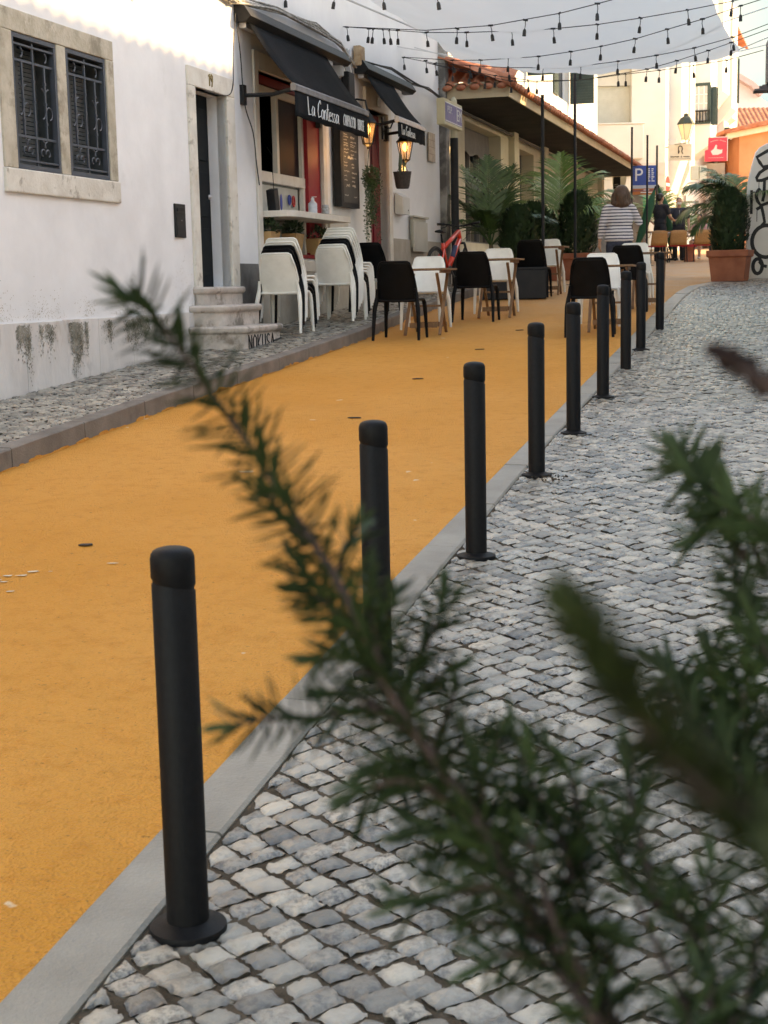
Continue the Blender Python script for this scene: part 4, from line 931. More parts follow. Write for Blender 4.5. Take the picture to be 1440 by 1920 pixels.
for a, b, c, d in ((-2.6, -2.05, 2.5, 4.7), (-1.55, -.6, 2.5, 5.0), (-4.4, -3.2, 2.5, 4.9)):
    mb = MB(); mb.b2(a, b, .4, .45, c, d); w_ = mb.build('shop_window', mat('shop_dark', (.10, .085, .075), (.2, .17, .15), .3, 1), far); mb = MB(); mb.b2(a, a + .07, .36, .4, c, d); mb.b2(b - .07, b, .36, .4, c, d); mb.b2(a, b, .36, .4, d - .07, d); mb.build('frame', mat('grey_door_frame', (.35, .34, .32)), w_)
# street side: bays (s along the facade, out = projection)
def FS(s, out, z): p = fd * s + fn * out; return (p.x, p.y, z)
def bay(s0, s1, out, z0, z1, slope=.9, win=None, sh=False):
    mb = MB()
    mb.add([FS(s0, 0, z0), FS(s0, out, z0), FS(s1, out, z0), FS(s1, 0, z0), FS(s0, 0, z1), FS(s0, out, z1), FS(s1, out, z1), FS(s1, 0, z1), FS(s0, 0, z0 - slope), FS(s1, 0, z0 - slope)],
           [(0, 1, 5, 4), (1, 2, 6, 5), (2, 3, 7, 6), (4, 5, 6, 7), (8, 1, 0), (9, 3, 2), (8, 9, 2, 1), (0, 3, 9, 8)])
    b_ = mb.build('bay', FARW, far)
    if win:
        w0, w1 = win; mb = MB(); e = -.03
        def q(o0, o1, za, zb, t=.03):
            A = [FS(s0 - t, o0, za), FS(s0 - t, o1, za), FS(s0 - t, o1, zb), FS(s0 - t, o0, zb)]; B = [FS(s0 + .02, o0, za), FS(s0 + .02, o1, za), FS(s0 + .02, o1, zb), FS(s0 + .02, o0, zb)]
            mb.add(A + B, [(0, 1, 2, 3), (0, 4, 5, 1), (1, 5, 6, 2), (2, 6, 7, 3), (3, 7, 4, 0), (7, 6, 5, 4)])
        q(.05, out - .02, w0, w1, .02); wn = mb.build('window', mat('pale_curtained_pane', (.42, .45, .47), (.55, .57, .57), .2, 2), b_)
        mb = MB(); q(.02, .12, w0, w1, .06); q(out - .12, out + .02, w0, w1, .06); q(.02, out, w1, w1 + .12, .06); q(.02, out, w0 - .08, w0, .06); mb.build('frame', GREENSH, wn)
        mb = MB(); q(.32, .36, w0, w1, .05); q(.54, .58, w0, w1, .05)
        for k_ in range(1, 4): z = w0 + (w1 - w0) * k_ / 4; q(.12, out - .12, z, z + .04, .05)
        mb.build('glazing_bar', WHT, wn)
        mb = MB(); q(.1, out, w0 + .42, w0 + .47, .14); q(.1, out, w0 + .02, w0 + .05, .14)
        for k_ in range(6): o_ = .14 + (out - .2) * k_ / 5; q(o_, o_ + .03, w0, w0 + .45, .13)
        mb.build('railing', BLACKM, wn)
    if sh:
        z0_, z1_ = sh; mb = MB(); A = FS(s0 + .15, out + .01, z0_); 
        for sa in (s0 + .1, s0 + .45):
            mb.add([FS(sa, out, z0_), FS(sa, out + .22, z0_), FS(sa, out + .22, z1_), FS(sa, out, z1_), FS(sa + .05, out, z0_), FS(sa + .05, out + .22, z0_), FS(sa + .05, out + .22, z1_), FS(sa + .05, out, z1_)], [(0, 1, 2, 3), (7, 6, 5, 4), (0, 4, 5, 1), (1, 5, 6, 2), (2, 6, 7, 3), (3, 7, 4, 0)])
            for k_ in range(18):
                z = z0_ + .1 + (z1_ - z0_ - .2) * k_ / 18
                mb.add([FS(sa - .02, out + .05, z), FS(sa - .02, out + .19, z), FS(sa - .02, out + .19, z + .06), FS(sa - .02, out + .05, z + .06)], [(0, 1, 2, 3)])
        mb.build('shutter', GREENSH, b_)
bay(.8, 2.2, .45, 6.2, FH - .6, 1.4); bay(2.4, 3.4, .5, 5.9, FH - .8, 1.2)
bay(5.1, 6.6, .82, 7.1, FH - 1.2, .55, (8.0, 9.45), (7.9, 9.4))
bay(8.4, 10.2, .75, 9.6, 14.0, .9); bay(10.6, 12.0, .8, 9.1, 13.6, .9, None, None)
bay(10.9, 12.2, .42, 5.0, 8.6, .7, None, (6.1, 8.3)); bay(13.0, 14.2, .45, 8.9, 12.0, .3, None, (9.6, 11.6)); bay(9.0, 10.6, .8, 4.8, 6.6, .7)
mb = MB()
for (s_, z0, z1, wd) in ((3.0, 2.6, 5.0, 1.2), (6.2, 2.6, 4.9, .9), (8.2, 2.7, 5.0, 1.1), (11.0, 2.7, 5.0, 1.2), (1.2, 6.9, 8.4, .3), (3.7, 6.9, 8.2, .3), (11.6, 6.5, 8.0, .4)):
    mb.add([FS(s_, .02, z0), FS(s_ + wd, .02, z0), FS(s_ + wd, .02, z1), FS(s_, .02, z1)], [(0, 1, 2, 3)])
mb.build('window', mat('shop_dark', (.1, .1, .1)), far, fix=False)
mb = MB(); tile_roof(mb, FS(-.3, .45, FH - .05), (fd.x, fd.y, -(FH - 12.6) / fk), tuple(-fn * 1.0 + Vector((0, 0, .4))), fk + .5, 3.5, .3); mb.build('roof', ROOFT, far, smooth='all', fix=False)

# yellow shop front + orange houses beyond
def far_px(px, py, y):      # a point straight ahead at a known distance (survey of the far houses)
    a = ((px - 720) / 2750, -(py - 960) / 2750)
    d = Vector((.99977066 * a[0] + .0214156 * a[1], -.00327986 * a[0] + .15311784 * a[1] + .98820249, -.02116296 * a[0] + .98797586 * a[1] - .15315297)); d = d / d.y
    return Vector((d.x * y, y, 1.62 + d.z * y))
t = thing('yellow_shop', 'narrow yellow shopfront past the white apartment house', 'shop', far_px(1325, 470, 76)); 
mb = MB(); mb.b2(0, 2.6, 0, 4, -1, 4.4); mb.build('wall', mat('yellow_render', (.72, .55, .28), (.78, .62, .36), .8), t)
mb = MB(); mb.b2(.15, .75, -.06, -.003, 0, 3.4); mb.build('sign_panel', mat('yellow_panel', (.80, .58, .02)), t); mb = MB(); mb.b2(1.0, 1.45, -.06, -.003, 0, 3.3); mb.build('door', mat('orange_brown', (.5, .24, .06)), t)
oh = thing('orange_house', 'salmon house with cream cornice and big tiled roof at the far right', 'house', (19.6, 82, -.65), 0)
mb = MB(); mb.b2(1.0, 16, 0, 8, 2, 8.9); mb.build('wall', ORW, oh)
mb = MB(); mb.b2(.0, 1.0, .0, 8, 2, 8.9); mb.build('corner_pillar', mat('pinkish_white', (.66, .58, .56), (.7, .63, .6)), oh)
mb = MB(); mb.b2(0, 17, -.35, -.003, 8.75, 9.1); mb.b2(0, 17, -.5, -.003, 9.1, 9.35); mb.build('cornice', mat('cream_cornice', (.70, .58, .40), (.76, .64, .46)), oh)
mb = MB(); tile_roof(mb, (-.4, -.6, 9.45), (1, 0, 0), (0, 1, .55), 18, 4.6, .26, .36, .06); mb.build('roof', ROOFT, oh, smooth='all', fix=False)
mb = MB(); mb.b2(3.0, 3.35, -.06, -.003, 6.6, 7.6); mb.build('plaster_ornament', WHT, oh)
o2 = thing('orange_annex', 'lower salmon annex with slanting tiled roof edge behind the graffiti board', 'house', (18.9, 64, 0), 0)
mb = MB(); mb.prism([(-1.1, 2), (8, 2), (8, 8.9), (-1.1, 7.25)], 'y', 0, 5); mb.build('wall', ORW, o2)
mb = MB(); mb.prism([(-1.7, 7.35), (-1.7, 7.1), (8, 8.75), (8, 9.15)], 'y', -.35, -.003); mb.build('cornice', mat('cream_cornice', (.7, .6, .4)), o2)
mb = MB(); mb.prism([(-1.9, 7.45), (-1.85, 7.3), (8, 9.05), (8, 9.5)], 'y', -.6, 5); mb.build('roof', ROOFT, o2, bevel=.03)
o2.location = far_px(1392, 470, 64) + Vector((.9, 0, 0)); o2.location.z = 0.3
wg = thing('white_gable_house', 'pale gable end rising behind the far tiled roof', 'house', (0, 0, 0), 0)
p = [far_px(1365, 470, 100), far_px(1445, 470, 100), far_px(1445, 195, 100), far_px(1424, 182, 100), far_px(1405, 165, 100), far_px(1372, 142, 100), far_px(1365, 142, 100)]
mb = MB(); mb.prism([(q.x, q.z) for q in p], 'y', 100, 106); mb.build('wall', mat('pinkish_white', (.7, .6, .6)), wg)
mb = MB(); q = [far_px(1367, 136, 99.9), far_px(1407, 160, 99.9), far_px(1426, 178, 99.9)]
for a_, b_ in zip(q, q[1:]): mb.bar(a_, b_, 1.2, .35)
mb.build('roof', mat('faded_roof_edge', (.55, .36, .32), (.6, .42, .38)), wg)

# ================================================================== right-hand buildings beside the street (they keep the sun off it)
rb = fthing('right_building', 'building along the right pavement beside the camera', 'building', 0, 0, 0)
mb = MB(); wallgrid(mb, -12, 23.0, -1.5, 9.2, [(2, 3.1, 1.4, 3.6), (7, 8.4, 1.6, 3.4), (12, 13.1, 1.2, 3.8), (17, 18.4, 2.0, 3.9)], -.25, 9.45)
mb.M = None
mb.add([(9.45, -12, -1.5), (16, -12, -1.5), (16, -12, 9.2), (9.45, -12, 9.2), (9.45, 23, -1.5), (16, 23, -1.5), (16, 23, 9.2), (9.45, 23, 9.2)], [(0, 1, 2, 3), (4, 5, 6, 7), (1, 5, 6, 2), (3, 2, 6, 7)])
# openings recess towards +x
mb.build('wall', WHITEW2, rb, fix=False)
for a, b, c, d in ((2, 3.1, 1.4, 3.6), (7, 8.4, 1.6, 3.4), (12, 13.1, 1.2, 3.8), (17, 18.4, 2.0, 3.9)):
    mb = MB(); mb.b2(9.55, 9.6, a, b, c, d); mb.build('window', PANE, rb)
mb = MB(); tile_roof(mb, (8.95, -12.3, 9.1), (0, 1, 0), (1, 0, .42), 35.5, 5, .27, .4, .10); mb.build('roof', ROOFT, rb, smooth='all', fix=False)
r2 = fthing('right_far_building', 'tall building whose corner carries the air conditioner on the right', 'building', 0, 0, 0)
RB = [(6.10, 22.45), (7.75, 27.2), (14, 26.0), (14, 20.6), (9.8, 20.0), (9.6, 21.4)]
mb = MB(); mb.prism(RB, 'z', .5, 11.8); o_ = mb.build('wall', WHITEW2, None); o_.parent = r2; o_.matrix_parent_inverse = Matrix.LocRotScale(F(0, 0, 0), Matrix.Rotation(PH, 3, 'Z'), None).inverted()
mb = MB(); mb.prism([(5.7, 22.0), (7.5, 27.6), (14.4, 26.4), (14.4, 20.2), (9.6, 19.7), (9.0, 21.3)], 'z', 11.8, 12.1); o_ = mb.build('roof', ROOFT, None); o_.parent = r2; o_.matrix_parent_inverse = Matrix.LocRotScale(F(0, 0, 0), Matrix.Rotation(PH, 3, 'Z'), None).inverted()

r3 = thing('right_terrace_building', 'long building on the right beyond the planters, outside the picture', 'building', (0, 0, 0), 0)
mb = MB(); mb.prism([(9.5, 29.6), (15.3, 52), (24, 50), (18, 27.6)], 'z', .5, 9.3); mb.build('wall', WHITEW2, r3)
mb = MB(); mb.prism([(9.1, 29.3), (14.9, 52.4), (24.4, 50.2), (18.2, 27.2)], 'z', 9.3, 9.55); mb.build('roof', ROOFT, r3)

# ================================================================== bollards
BP = [(-.46, 3.12), (-.03, 4.85), (.41, 6.47), (.88, 8.34), (1.28, 9.78), (1.73, 11.46), (2.21, 13.28), (2.61, 14.78), (3.20, 16.9)]
BL = ['nearest black bollard standing whole in the left foreground', 'second nearest bollard, its base hidden by the rosemary', 'third bollard from the camera, alone against the orange road',
      'fourth bollard from the camera with soil at its foot', 'fifth bollard from the camera, before the nearest right-hand black chair', 'sixth bollard from the camera, crossing the right table legs',
      'seventh bollard from the camera, just left of the flanged far one', 'eighth bollard from the camera, with a wide flange', 'farthest bollard beside the last wooden table']
def bollard():
    t = thing('bollard', BL[0], 'bollard', group='row of black bollards along the kerb')
    r = .0475; H_ = .865; n = 40; nb = 30
    def slopez(x, base, k_): return base + k_ * x
    def cylz(r0, zlo, zhi, rlo=None):
        pass
    kx = -.19
    mb = MB(); vs = []; fs = []
    for z in (0, .0): pass
    rows = [(r, lambda x: -.03), (r, lambda x: H_ - .082 + kx * x - .006), (r - .0028, lambda x: H_ - .082 + kx * x - .002), (r - .0028, lambda x: H_ - .082 + kx * x + .004)]
    for rr, fz in rows:
        for k_ in range(n): a = 2 * math.pi * k_ / n; vs.append((rr * math.cos(a), rr * math.sin(a), fz(r * math.cos(a))))
    for i in range(len(rows) - 1):
        for k_ in range(n): fs.append((i * n + k_, i * n + (k_ + 1) % n, (i + 1) * n + (k_ + 1) % n, (i + 1) * n + k_))
    fs.append(tuple(range(3 * n, 4 * n))); mb.add(vs, fs); mb.build('post', BOLLM, t, smooth=True)
    mb = MB(); vs = []; fs = []
    rows = [(r - .0028, lambda x: H_ - .082 + kx * x + .002), (r - .0015, lambda x: H_ - .082 + kx * x + .006), (r + .0008, lambda x: H_ - .082 + kx * x + .010), (r + .0008, lambda x: H_ - .022), (r - .0015, lambda x: H_ - .013), (r - .006, lambda x: H_ - .006), (r - .013, lambda x: H_ - .002), (r - .024, lambda x: H_ + .001), (.006, lambda x: H_ + .003)]
    for rr, fz in rows:
        for k_ in range(n): a = 2 * math.pi * k_ / n; vs.append((rr * math.cos(a), rr * math.sin(a), fz(r * math.cos(a))))
    for i in range(len(rows) - 1):
        for k_ in range(n): fs.append((i * n + k_, i * n + (k_ + 1) % n, (i + 1) * n + (k_ + 1) % n, (i + 1) * n + k_))
    fs.append(tuple(range(8 * n, 9 * n))); mb.add(vs, fs); mb.build('cap', BOLLM, t, smooth=True)
    mb = MB(); mb.lathe([(.087, -.01), (.087, .003), (.086, .005), (.070, .009), (.054, .014), (.0485, .018), (.044, .018)], n=40); mb.build('base_flange', BOLLM, t, smooth=True)
    return t
b0 = bollard()
for i, (x, y) in enumerate(BP):
    t = b0 if i == 0 else copy_tree(b0); t['label'] = BL[i]; t.location = (x, y, G(y) + .012); t.rotation_euler = (0, 0, R([2, -4, 6, 2, -6, 5, 0, 8, 4][i]))
    if i in (8, 6):
        for ch in [q for q in bpy.data.objects if q.parent == t and q.name.startswith('base_flange')]: bpy.data.objects.remove(ch)

# ================================================================== chairs
def chair(m, label):
    """faces +y"""
    t = thing('chair', label, 'chair')
    # back shell
    mb = MB(); nu, nv = 16, 14; vs = []
    def bp(s, q):        # s -1..1, q 0..1
        wd = .228 - .038 * q; ztop = .85; z = .415 + (ztop - .415) * q
        e = max(0, abs(s) - .70) / .30; z -= (.085 * (1 - math.sqrt(max(0, 1 - e * e)))) * q ** 3
        return Vector((s * wd, -.175 - .115 * q - .02 * q * q + .035 * s * s, z))
    for i in range(nu + 1):
        for j in range(nv + 1): vs.append(bp(-1 + 2 * i / nu, j / nv))
    mb.add(vs, [(i * (nv + 1) + j, (i + 1) * (nv + 1) + j, (i + 1) * (nv + 1) + j + 1, i * (nv + 1) + j + 1) for i in range(nu) for j in range(nv)])
    edge = [bp(-1, j / nv) for j in range(nv + 1)] + [bp(-1 + 2 * i / nu, 1) for i in range(1, nu)] + [bp(1, j / nv) for j in range(nv, -1, -1)]
    o = mb.build('backrest', m, t, smooth='all'); s_ = o.modifiers.new('thick', 'SOLIDIFY'); s_.thickness = .012; s_.offset = 0
    mb2 = MB(); mb2.tube(edge, .0115, 8)
    k_ = len(o.data.vertices)
    mb3 = MB(); mb3.tube(edge, .0115, 8); rim = mb3.build('backrest_rim', m, o, smooth='all')
    # seat
    mb = MB(); vs = []; nu, nv = 14, 12
    for i in range(nu + 1):
        for j in range(nv + 1):
            s = -1 + 2 * i / nu; q = j / nv
            wd = .222 + .006 * q; y = -.195 + .41 * q
            e = max(0, abs(s) - .75) / .25; y -= .05 * (1 - math.sqrt(max(0, 1 - e * e))) * q ** 3
            z = .455 - .016 * (1 - s * s) * math.sin(math.pi * min(1, q * 1.05)) - .012 * max(0, q - .85) / .15 + (.0 if q > .1 else -.02 * (1 - q / .1))
            vs.append((s * wd, y, z))
    mb.add(vs, [(i * (nv + 1) + j, (i + 1) * (nv + 1) + j, (i + 1) * (nv + 1) + j + 1, i * (nv + 1) + j + 1) for i in range(nu) for j in range(nv)])
    st = mb.build('seat', m, t, smooth='all'); s_ = st.modifiers.new('thick', 'SOLIDIFY'); s_.thickness = .022; s_.offset = -1
    for s in (-1, 1):
        mb = MB(); mb.tube([(s * .214, -.235, .56), (s * .223, -.215, .47), (s * .232, -.222, .41), (s * .245, -.242, .33), (s * .252, -.262, .18), (s * .258, -.29, 0)], [.013, .020, .025, .025, .021, .016], 8); mb.build('leg', m, t, smooth=True)
        mb = MB(); mb.tube([(s * .208, .10, .443), (s * .212, .165, .437), (s * .220, .200, .40), (s * .225, .213, .33), (s * .232, .225, .16), (s * .238, .235, 0)], [.013, .021, .025, .024, .020, .015], 8); mb.build('leg', m, t, smooth=True)
    return t
CW = chair(CHW, 'x'); CB = chair(CHB, 'x'); used = {CW: False, CB: False}
def put_chair(kind, p, rz, label, group, tilt=0):
    src = CW if kind == 'w' else CB
    t = src if not used[src] else copy_tree(src)
    used[src] = True; t.location = p; t.rotation_euler = (tilt, 0, rz); t['label'] = label; t['group'] = group; return t
# orientation: facing up the street
S = math.sin
def fdir(rz): return Vector((-math.sin(rz), math.cos(rz), 0))
def gz(x, y, off=0): return Vector((x, y, G(y) + off))
def stack(x, y, rz, kinds, names, group, dy=.052, dz=.041):
    d = fdir(rz); P = gz(x, y, .123)
    for i, (k_, nm) in enumerate(zip(kinds, names)):
        q = P + d * dy * i + Vector((0, 0, dz * i)); put_chair(k_, q, rz, nm, group)
stack(-1.03, 16.25, R(-15), 'wbbww', ['white chair at the bottom of the smaller stack by the steps', 'black chair, lower of the two in the smaller stack', 'black chair, upper of the two in the smaller stack', 'white chair second from top of the smaller stack', 'white chair on top of the smaller stack by the steps'], 'chairs stacked by the steps')
stack(-.47, 17.65, R(-18), 'wwbbwwww', ['white chair at the bottom of the taller stack', 'white chair second from bottom of the taller stack', 'black chair, lower of the two in the taller stack', 'black chair, upper of the two in the taller stack', 'white chair fourth from top of the taller stack', 'white chair third from top of the taller stack', 'white chair second from top of the taller stack', 'white chair on top of the taller stack under the menu board'], 'chairs stacked under the menu board', .050, .033)
put_chair('b', gz(-.04, 18.95, .123), R(-20), 'lone black chair half hidden behind the taller stack', 'chairs stacked under the menu board')

def table(label):
    """folding slatted bistro table; legs cross in the plane of local x"""
    t = thing('folding_table', label, 'table', group='wooden folding tables in the street')
    mb = MB(); L_, Wd = .60, .60
    for k_ in range(7):
        y = -Wd / 2 + k_ * Wd / 7; mb.b2(-L_ / 2 + .045, L_ / 2 - .045, y + .003, y + Wd / 7 - .003, .725, .745)
    mb.b2(-L_ / 2, -L_ / 2 + .042, -Wd / 2, Wd / 2, .724, .746); mb.b2(L_ / 2 - .042, L_ / 2, -Wd / 2, Wd / 2, .724, .746)
    mb.build('tabletop', WOOD, t, bevel=.003)
    mb = MB(); mb.b2(-.26, .26, -.235, -.205, .69, .723); mb.b2(-.26, .26, .205, .235, .69, .723); mb.build('apron', WOOD, t, bevel=.002)
    for s, yy in ((1, -.20), (-1, -.17), (1, .20), (-1, .17)):
        mb = MB(); mb.bar((s * .23, yy, .69), (-s * .27, yy, .0), .020, .034, (0, 1, 0)); mb.build('leg', WOOD, t, bevel=.002)
    for q in ((.195, .215, -.19, .19, .08, .135), (-.215, -.195, -.16, .16, .08, .135), (-.012, .012, -.165, .165, .31, .335)):
        mb = MB(); mb.b2(*q); mb.build('stretcher', WOOD, t, bevel=.002)
    return t
tb = table('x'); tused = [False]
def set_(x, y, rz, lt, lb, lw, gap=1.28, trz=None, side=0):
    """black chair back towards the camera at (x,y), table, white chair facing it"""
    d = fdir(rz); p = gz(x, y); put_chair('b', p, rz, lb, 'chairs at the street tables')
    q = p + d * gap; q = gz(q.x, q.y); put_chair('w', q, rz + math.pi, lw, 'chairs at the street tables')
    c = p + d * gap * .50 + Vector((math.cos(rz), math.sin(rz), 0)) * side
    t = tb if not tused[0] else copy_tree(tb); tused[0] = True; t.location = gz(c.x, c.y); t.rotation_euler = (0, 0, (rz if trz is None else trz) + R(90)); t['label'] = lt
set_(.24, 16.45, R(-14), 'wooden folding table nearest the chair stacks', 'black chair nearest the chair stacks, back to the camera', 'white chair at the table nearest the stacks', 1.22, side=.16)
set_(1.22, 18.55, R(-15), 'wooden folding table beside the long black planter', 'black chair in front of the red bicycle wheel', 'white chair at the table beside the long black planter', 1.25, side=.15)
set_(2.35, 22.6, R(-15), 'farthest left wooden folding table near the conifers', 'black chair right behind the long black planter', 'white chair before the rightmost left-hand conifer', 1.3, side=.12)
set_(2.34, 16.35, R(-13), 'wooden folding table behind the fifth and sixth bollards', 'black chair nearest the bollards on the right side', 'white chair at the table nearest the bollards', 1.22, side=.14)
set_(3.28, 19.55, R(-13), 'wooden folding table beside the farthest bollards', 'black chair behind the seventh bollard in front of the woman', 'white chair directly behind the woman\'s black chair', 1.2, side=.24)

# ================================================================== planters, plants
def blk_planter(label, x, y, rz, L_, wd, h):
    t = thing('planter_box', label, 'planter', gz(x, y), rz)
    mb = MB(); mb.b2(-L_ / 2, L_ / 2, -wd / 2, wd / 2, 0, h - .03); mb.build('body', PLANT, t, bevel=.015)
    mb = MB(); 
    for a in ((-L_ / 2 - .01, L_ / 2 + .01, -wd / 2 - .01, -wd / 2 + .03), (-L_ / 2 - .01, L_ / 2 + .01, wd / 2 - .03, wd / 2 + .01), (-L_ / 2 - .01, -L_ / 2 + .03, -wd / 2 + .03, wd / 2 - .03), (L_ / 2 - .03, L_ / 2 + .01, -wd / 2 + .03, wd / 2 - .03)): mb.b2(*a, h - .035, h)
    mb.build('rim', PLANT, t, bevel=.006)
    mb = MB(); mb.b2(-L_ / 2 + .03, L_ / 2 - .03, -wd / 2 + .03, wd / 2 - .03, h - .06, h - .028); mb.build('soil', SOIL, t); return t
blk_planter('long low black planter box between the street tables', 2.02, 22.35, R(-4), .98, .40, .47)

def terra(label, x, y, rz, s=.62, h=.50, grp='terracotta planters'):
    t = thing('terracotta_planter', label, 'planter', gz(x, y), rz, grp)
    def sq(a, z): return [(-a, -a, z), (a, -a, z), (a, a, z), (-a, a, z)]
    mb = MB(); k_ = s / 2
    rows = [sq(k_ * .82, 0), sq(k_ * .96, h * .78), sq(k_ * 1.05, h * .79), sq(k_ * 1.07, h), sq(k_ * .95, h), sq(k_ * .93, h * .88)]
    vs = [p for r_ in rows for p in r_]; fs = [(3, 2, 1, 0)] + [(i * 4 + j, i * 4 + (j + 1) % 4, i * 4 + 4 + (j + 1) % 4, i * 4 + 4 + j) for i in range(5) for j in range(4)]
    mb.add(vs, fs); mb.build('pot', TERRA, t, bevel=.012)
    mb = MB(); mb.add(sq(k_ * .935, h * .9), [(0, 1, 2, 3)]); mb.build('soil', SOIL, t); return t
def thuja(label, x, y, z, h, r, seed, n=3600, cat='shrub'):
    t = thing('conifer_shrub', label, cat, Vector((x, y, z)), 0, 'potted conifers')
    r_ = random.Random(seed)
    mb = MB(); mb.tube([(0, 0, -.05), (0, 0, h * .5)], [.03, .01], 6); mb.build('trunk', TRUNK, t)
    mb = MB()
    ph = [r_.uniform(0, 6.28) for _ in range(6)]
    for i in range(n):
        q = r_.random() ** .8; a = r_.uniform(0, 6.283)
        prof = (min(1, .72 + q * 1.6)) * math.sqrt(max(0, 1 - max(0, (q - .35) / .66) ** 2.2))
        rad = r * prof * (1 + .10 * math.sin(3 * a + ph[0] + q * 5) + .08 * math.sin(7 * a + ph[1] - q * 9)) * r_.uniform(.55, 1.04) ** .5
        p = Vector((rad * math.cos(a), rad * math.sin(a), q * h))
        out = Vector((math.cos(a) * .55 + r_.gauss(0, .25), math.sin(a) * .55 + r_.gauss(0, .25), .9 + r_.gauss(0, .2))).normalized()
        L_ = r_.uniform(.05, .11); b = Vector((-math.sin(a), math.cos(a), r_.gauss(0, .4))).normalized() * L_ * .3
        mb.add([p, p + out * L_ * .4 + b, p + out * L_, p + out * L_ * .4 - b], [(0, 1, 2, 3)])
    mb.build('crown', THUJ, t, fix=False); return t
def palm(label, x, y, z, h, fr, seed, m, tr=.25, spread=1.0, nl=34):
    t = thing('potted_palm', label, 'palm', Vector((x, y, z)), 0, 'potted palms')
    r_ = random.Random(seed)
    mb = MB(); mb.tube([(0, 0, -.1), (.01, 0, tr * .5), (0, .01, tr)], [.05, .045, .03], 8); mb.build('trunk', TRUNK, t)
    for (az, el, L_, droop, tw) in fr:
        a = R(az); d0 = Vector((math.cos(a) * math.cos(R(el)), math.sin(a) * math.cos(R(el)), math.sin(R(el))))
        pts = []; p = Vector((0, 0, tr - .05)); d = d0.copy(); ns = 22
        for i in range(ns + 1):
            pts.append(p.copy()); p = p + d * L_ / ns; d = (d + Vector((0, 0, -droop / ns * (.3 + 1.6 * i / ns)))).normalized()
        mb = MB(); mb.tube(pts, [.013 * (1 - .85 * i / ns) + .002 for i in range(ns + 1)], 5)
        side0 = Vector((-math.sin(a), math.cos(a), 0))
        for k_ in range(nl):
            f = .22 + .78 * k_ / (nl - 1); i = min(int(f * ns), ns - 1); q = pts[i].lerp(pts[i + 1], f * ns - i); dd = (pts[i + 1] - pts[i]).normalized()
            side = side0; up = side.cross(dd).normalized() * (1 if side.cross(dd).z > 0 else -1)
            ll = L_ * spread * (.42 * math.sin(math.pi * min(1, .12 + f * .9)) + .06) * r_.uniform(.85, 1.1)
            for s in (-1, 1):
                dr = (dd * (.65 + .5 * f) + side * s * .95 + up * (.32 * tw) + Vector((r_.gauss(0, .06), r_.gauss(0, .06), r_.gauss(0, .06)))).normalized()
                w0 = .016 * r_.uniform(.8, 1.15); b = dd.cross(dr).cross(dr).normalized() * w0
                P = [q]; dcur = dr
                for _ in range(4): P.append(P[-1] + dcur * ll / 4); dcur = (dcur + Vector((0, 0, -.16 - droop * .10))).normalized()
                vs = [P[0] - b * .4, P[0] + b * .4, P[1] - b, P[1] + b, P[2] - b * .95, P[2] + b * .95, P[3] - b * .6, P[3] + b * .6, P[4]]
                mb.add(vs, [(0, 1, 3, 2), (2, 3, 5, 4), (4, 5, 7, 6), (6, 7, 8)])
        mb.build('frond', m, t, smooth='all', fix=False)
    return t
terra('terracotta planter under the left conifers', 2.45, 25.2, R(-16), .62, .50)
palm('stiff dark palm nearest the bicycle, left of the conifers', 1.92, 25.4, G(25.4) + .45, 1.7, [(100, 84, 1.5, .35, 1), (150, 72, 1.45, .5, 1), (35, 72, 1.45, .45, 1), (190, 60, 1.15, .8, .6), (60, 62, 1.25, .9, 1), (-20, 48, 1.15, 1.3, .5), (215, 48, 1.0, 1.3, .5), (10, 40, 1.3, 1.1, .4), (250, 60, .9, 1.2, .6)], 5, LEAF, .35)
terra('terracotta planter under the stiff dark palm', 1.92, 25.4, R(-16), .55, .48)
thuja('dark conifer beside the stiff palm behind the black planter', 2.35, 25.0, G(25) + .42, .95, .30, 1)
thuja('dark conifer just left of the tallest thin pole', 2.68, 25.6, G(25.6) + .42, 1.0, .31, 2)
terra('terracotta planter under the middle conifer', 3.30, 29.3, R(-16), .6, .5)
thuja('smallest round conifer between the two left palms', 3.26, 29.3, G(29.3) + .45, .80, .36, 3)
palm('drooping yellow green palm behind the smallest conifer', 3.62, 29.6, G(29.6) + .45, 2.0, [(80, 82, 1.5, .7, 1), (170, 66, 1.75, 1.7, .3), (5, 52, 1.7, 1.6, .2), (20, 66, 1.5, 1.2, .5), (195, 52, 1.4, 1.9, .2), (120, 70, 1.5, 1.4, .5), (215, 50, 1.2, 2.2, .2), (-30, 50, 1.2, 2.0, .2)], 8, LEAFY, .60, 1.15)
terra('terracotta planter under the tall conifer on the left side', 3.95, 29.3, R(-16), .66, .52)
thuja('tall dark conifer at the right end of the left planters', 3.92, 29.3, G(29.3) + .46, 1.22, .36, 4, 4600)
palm('far palm standing left of the tall conifer', 4.35, 31.0, G(31) + .3, 1.4, [(60, 70, 1.1, 1.2, .4), (150, 60, 1.1, 1.3, .4), (0, 50, 1.1, 1.4, .3), (200, 50, .9, 1.6, .3)], 18, LEAFY, .5)
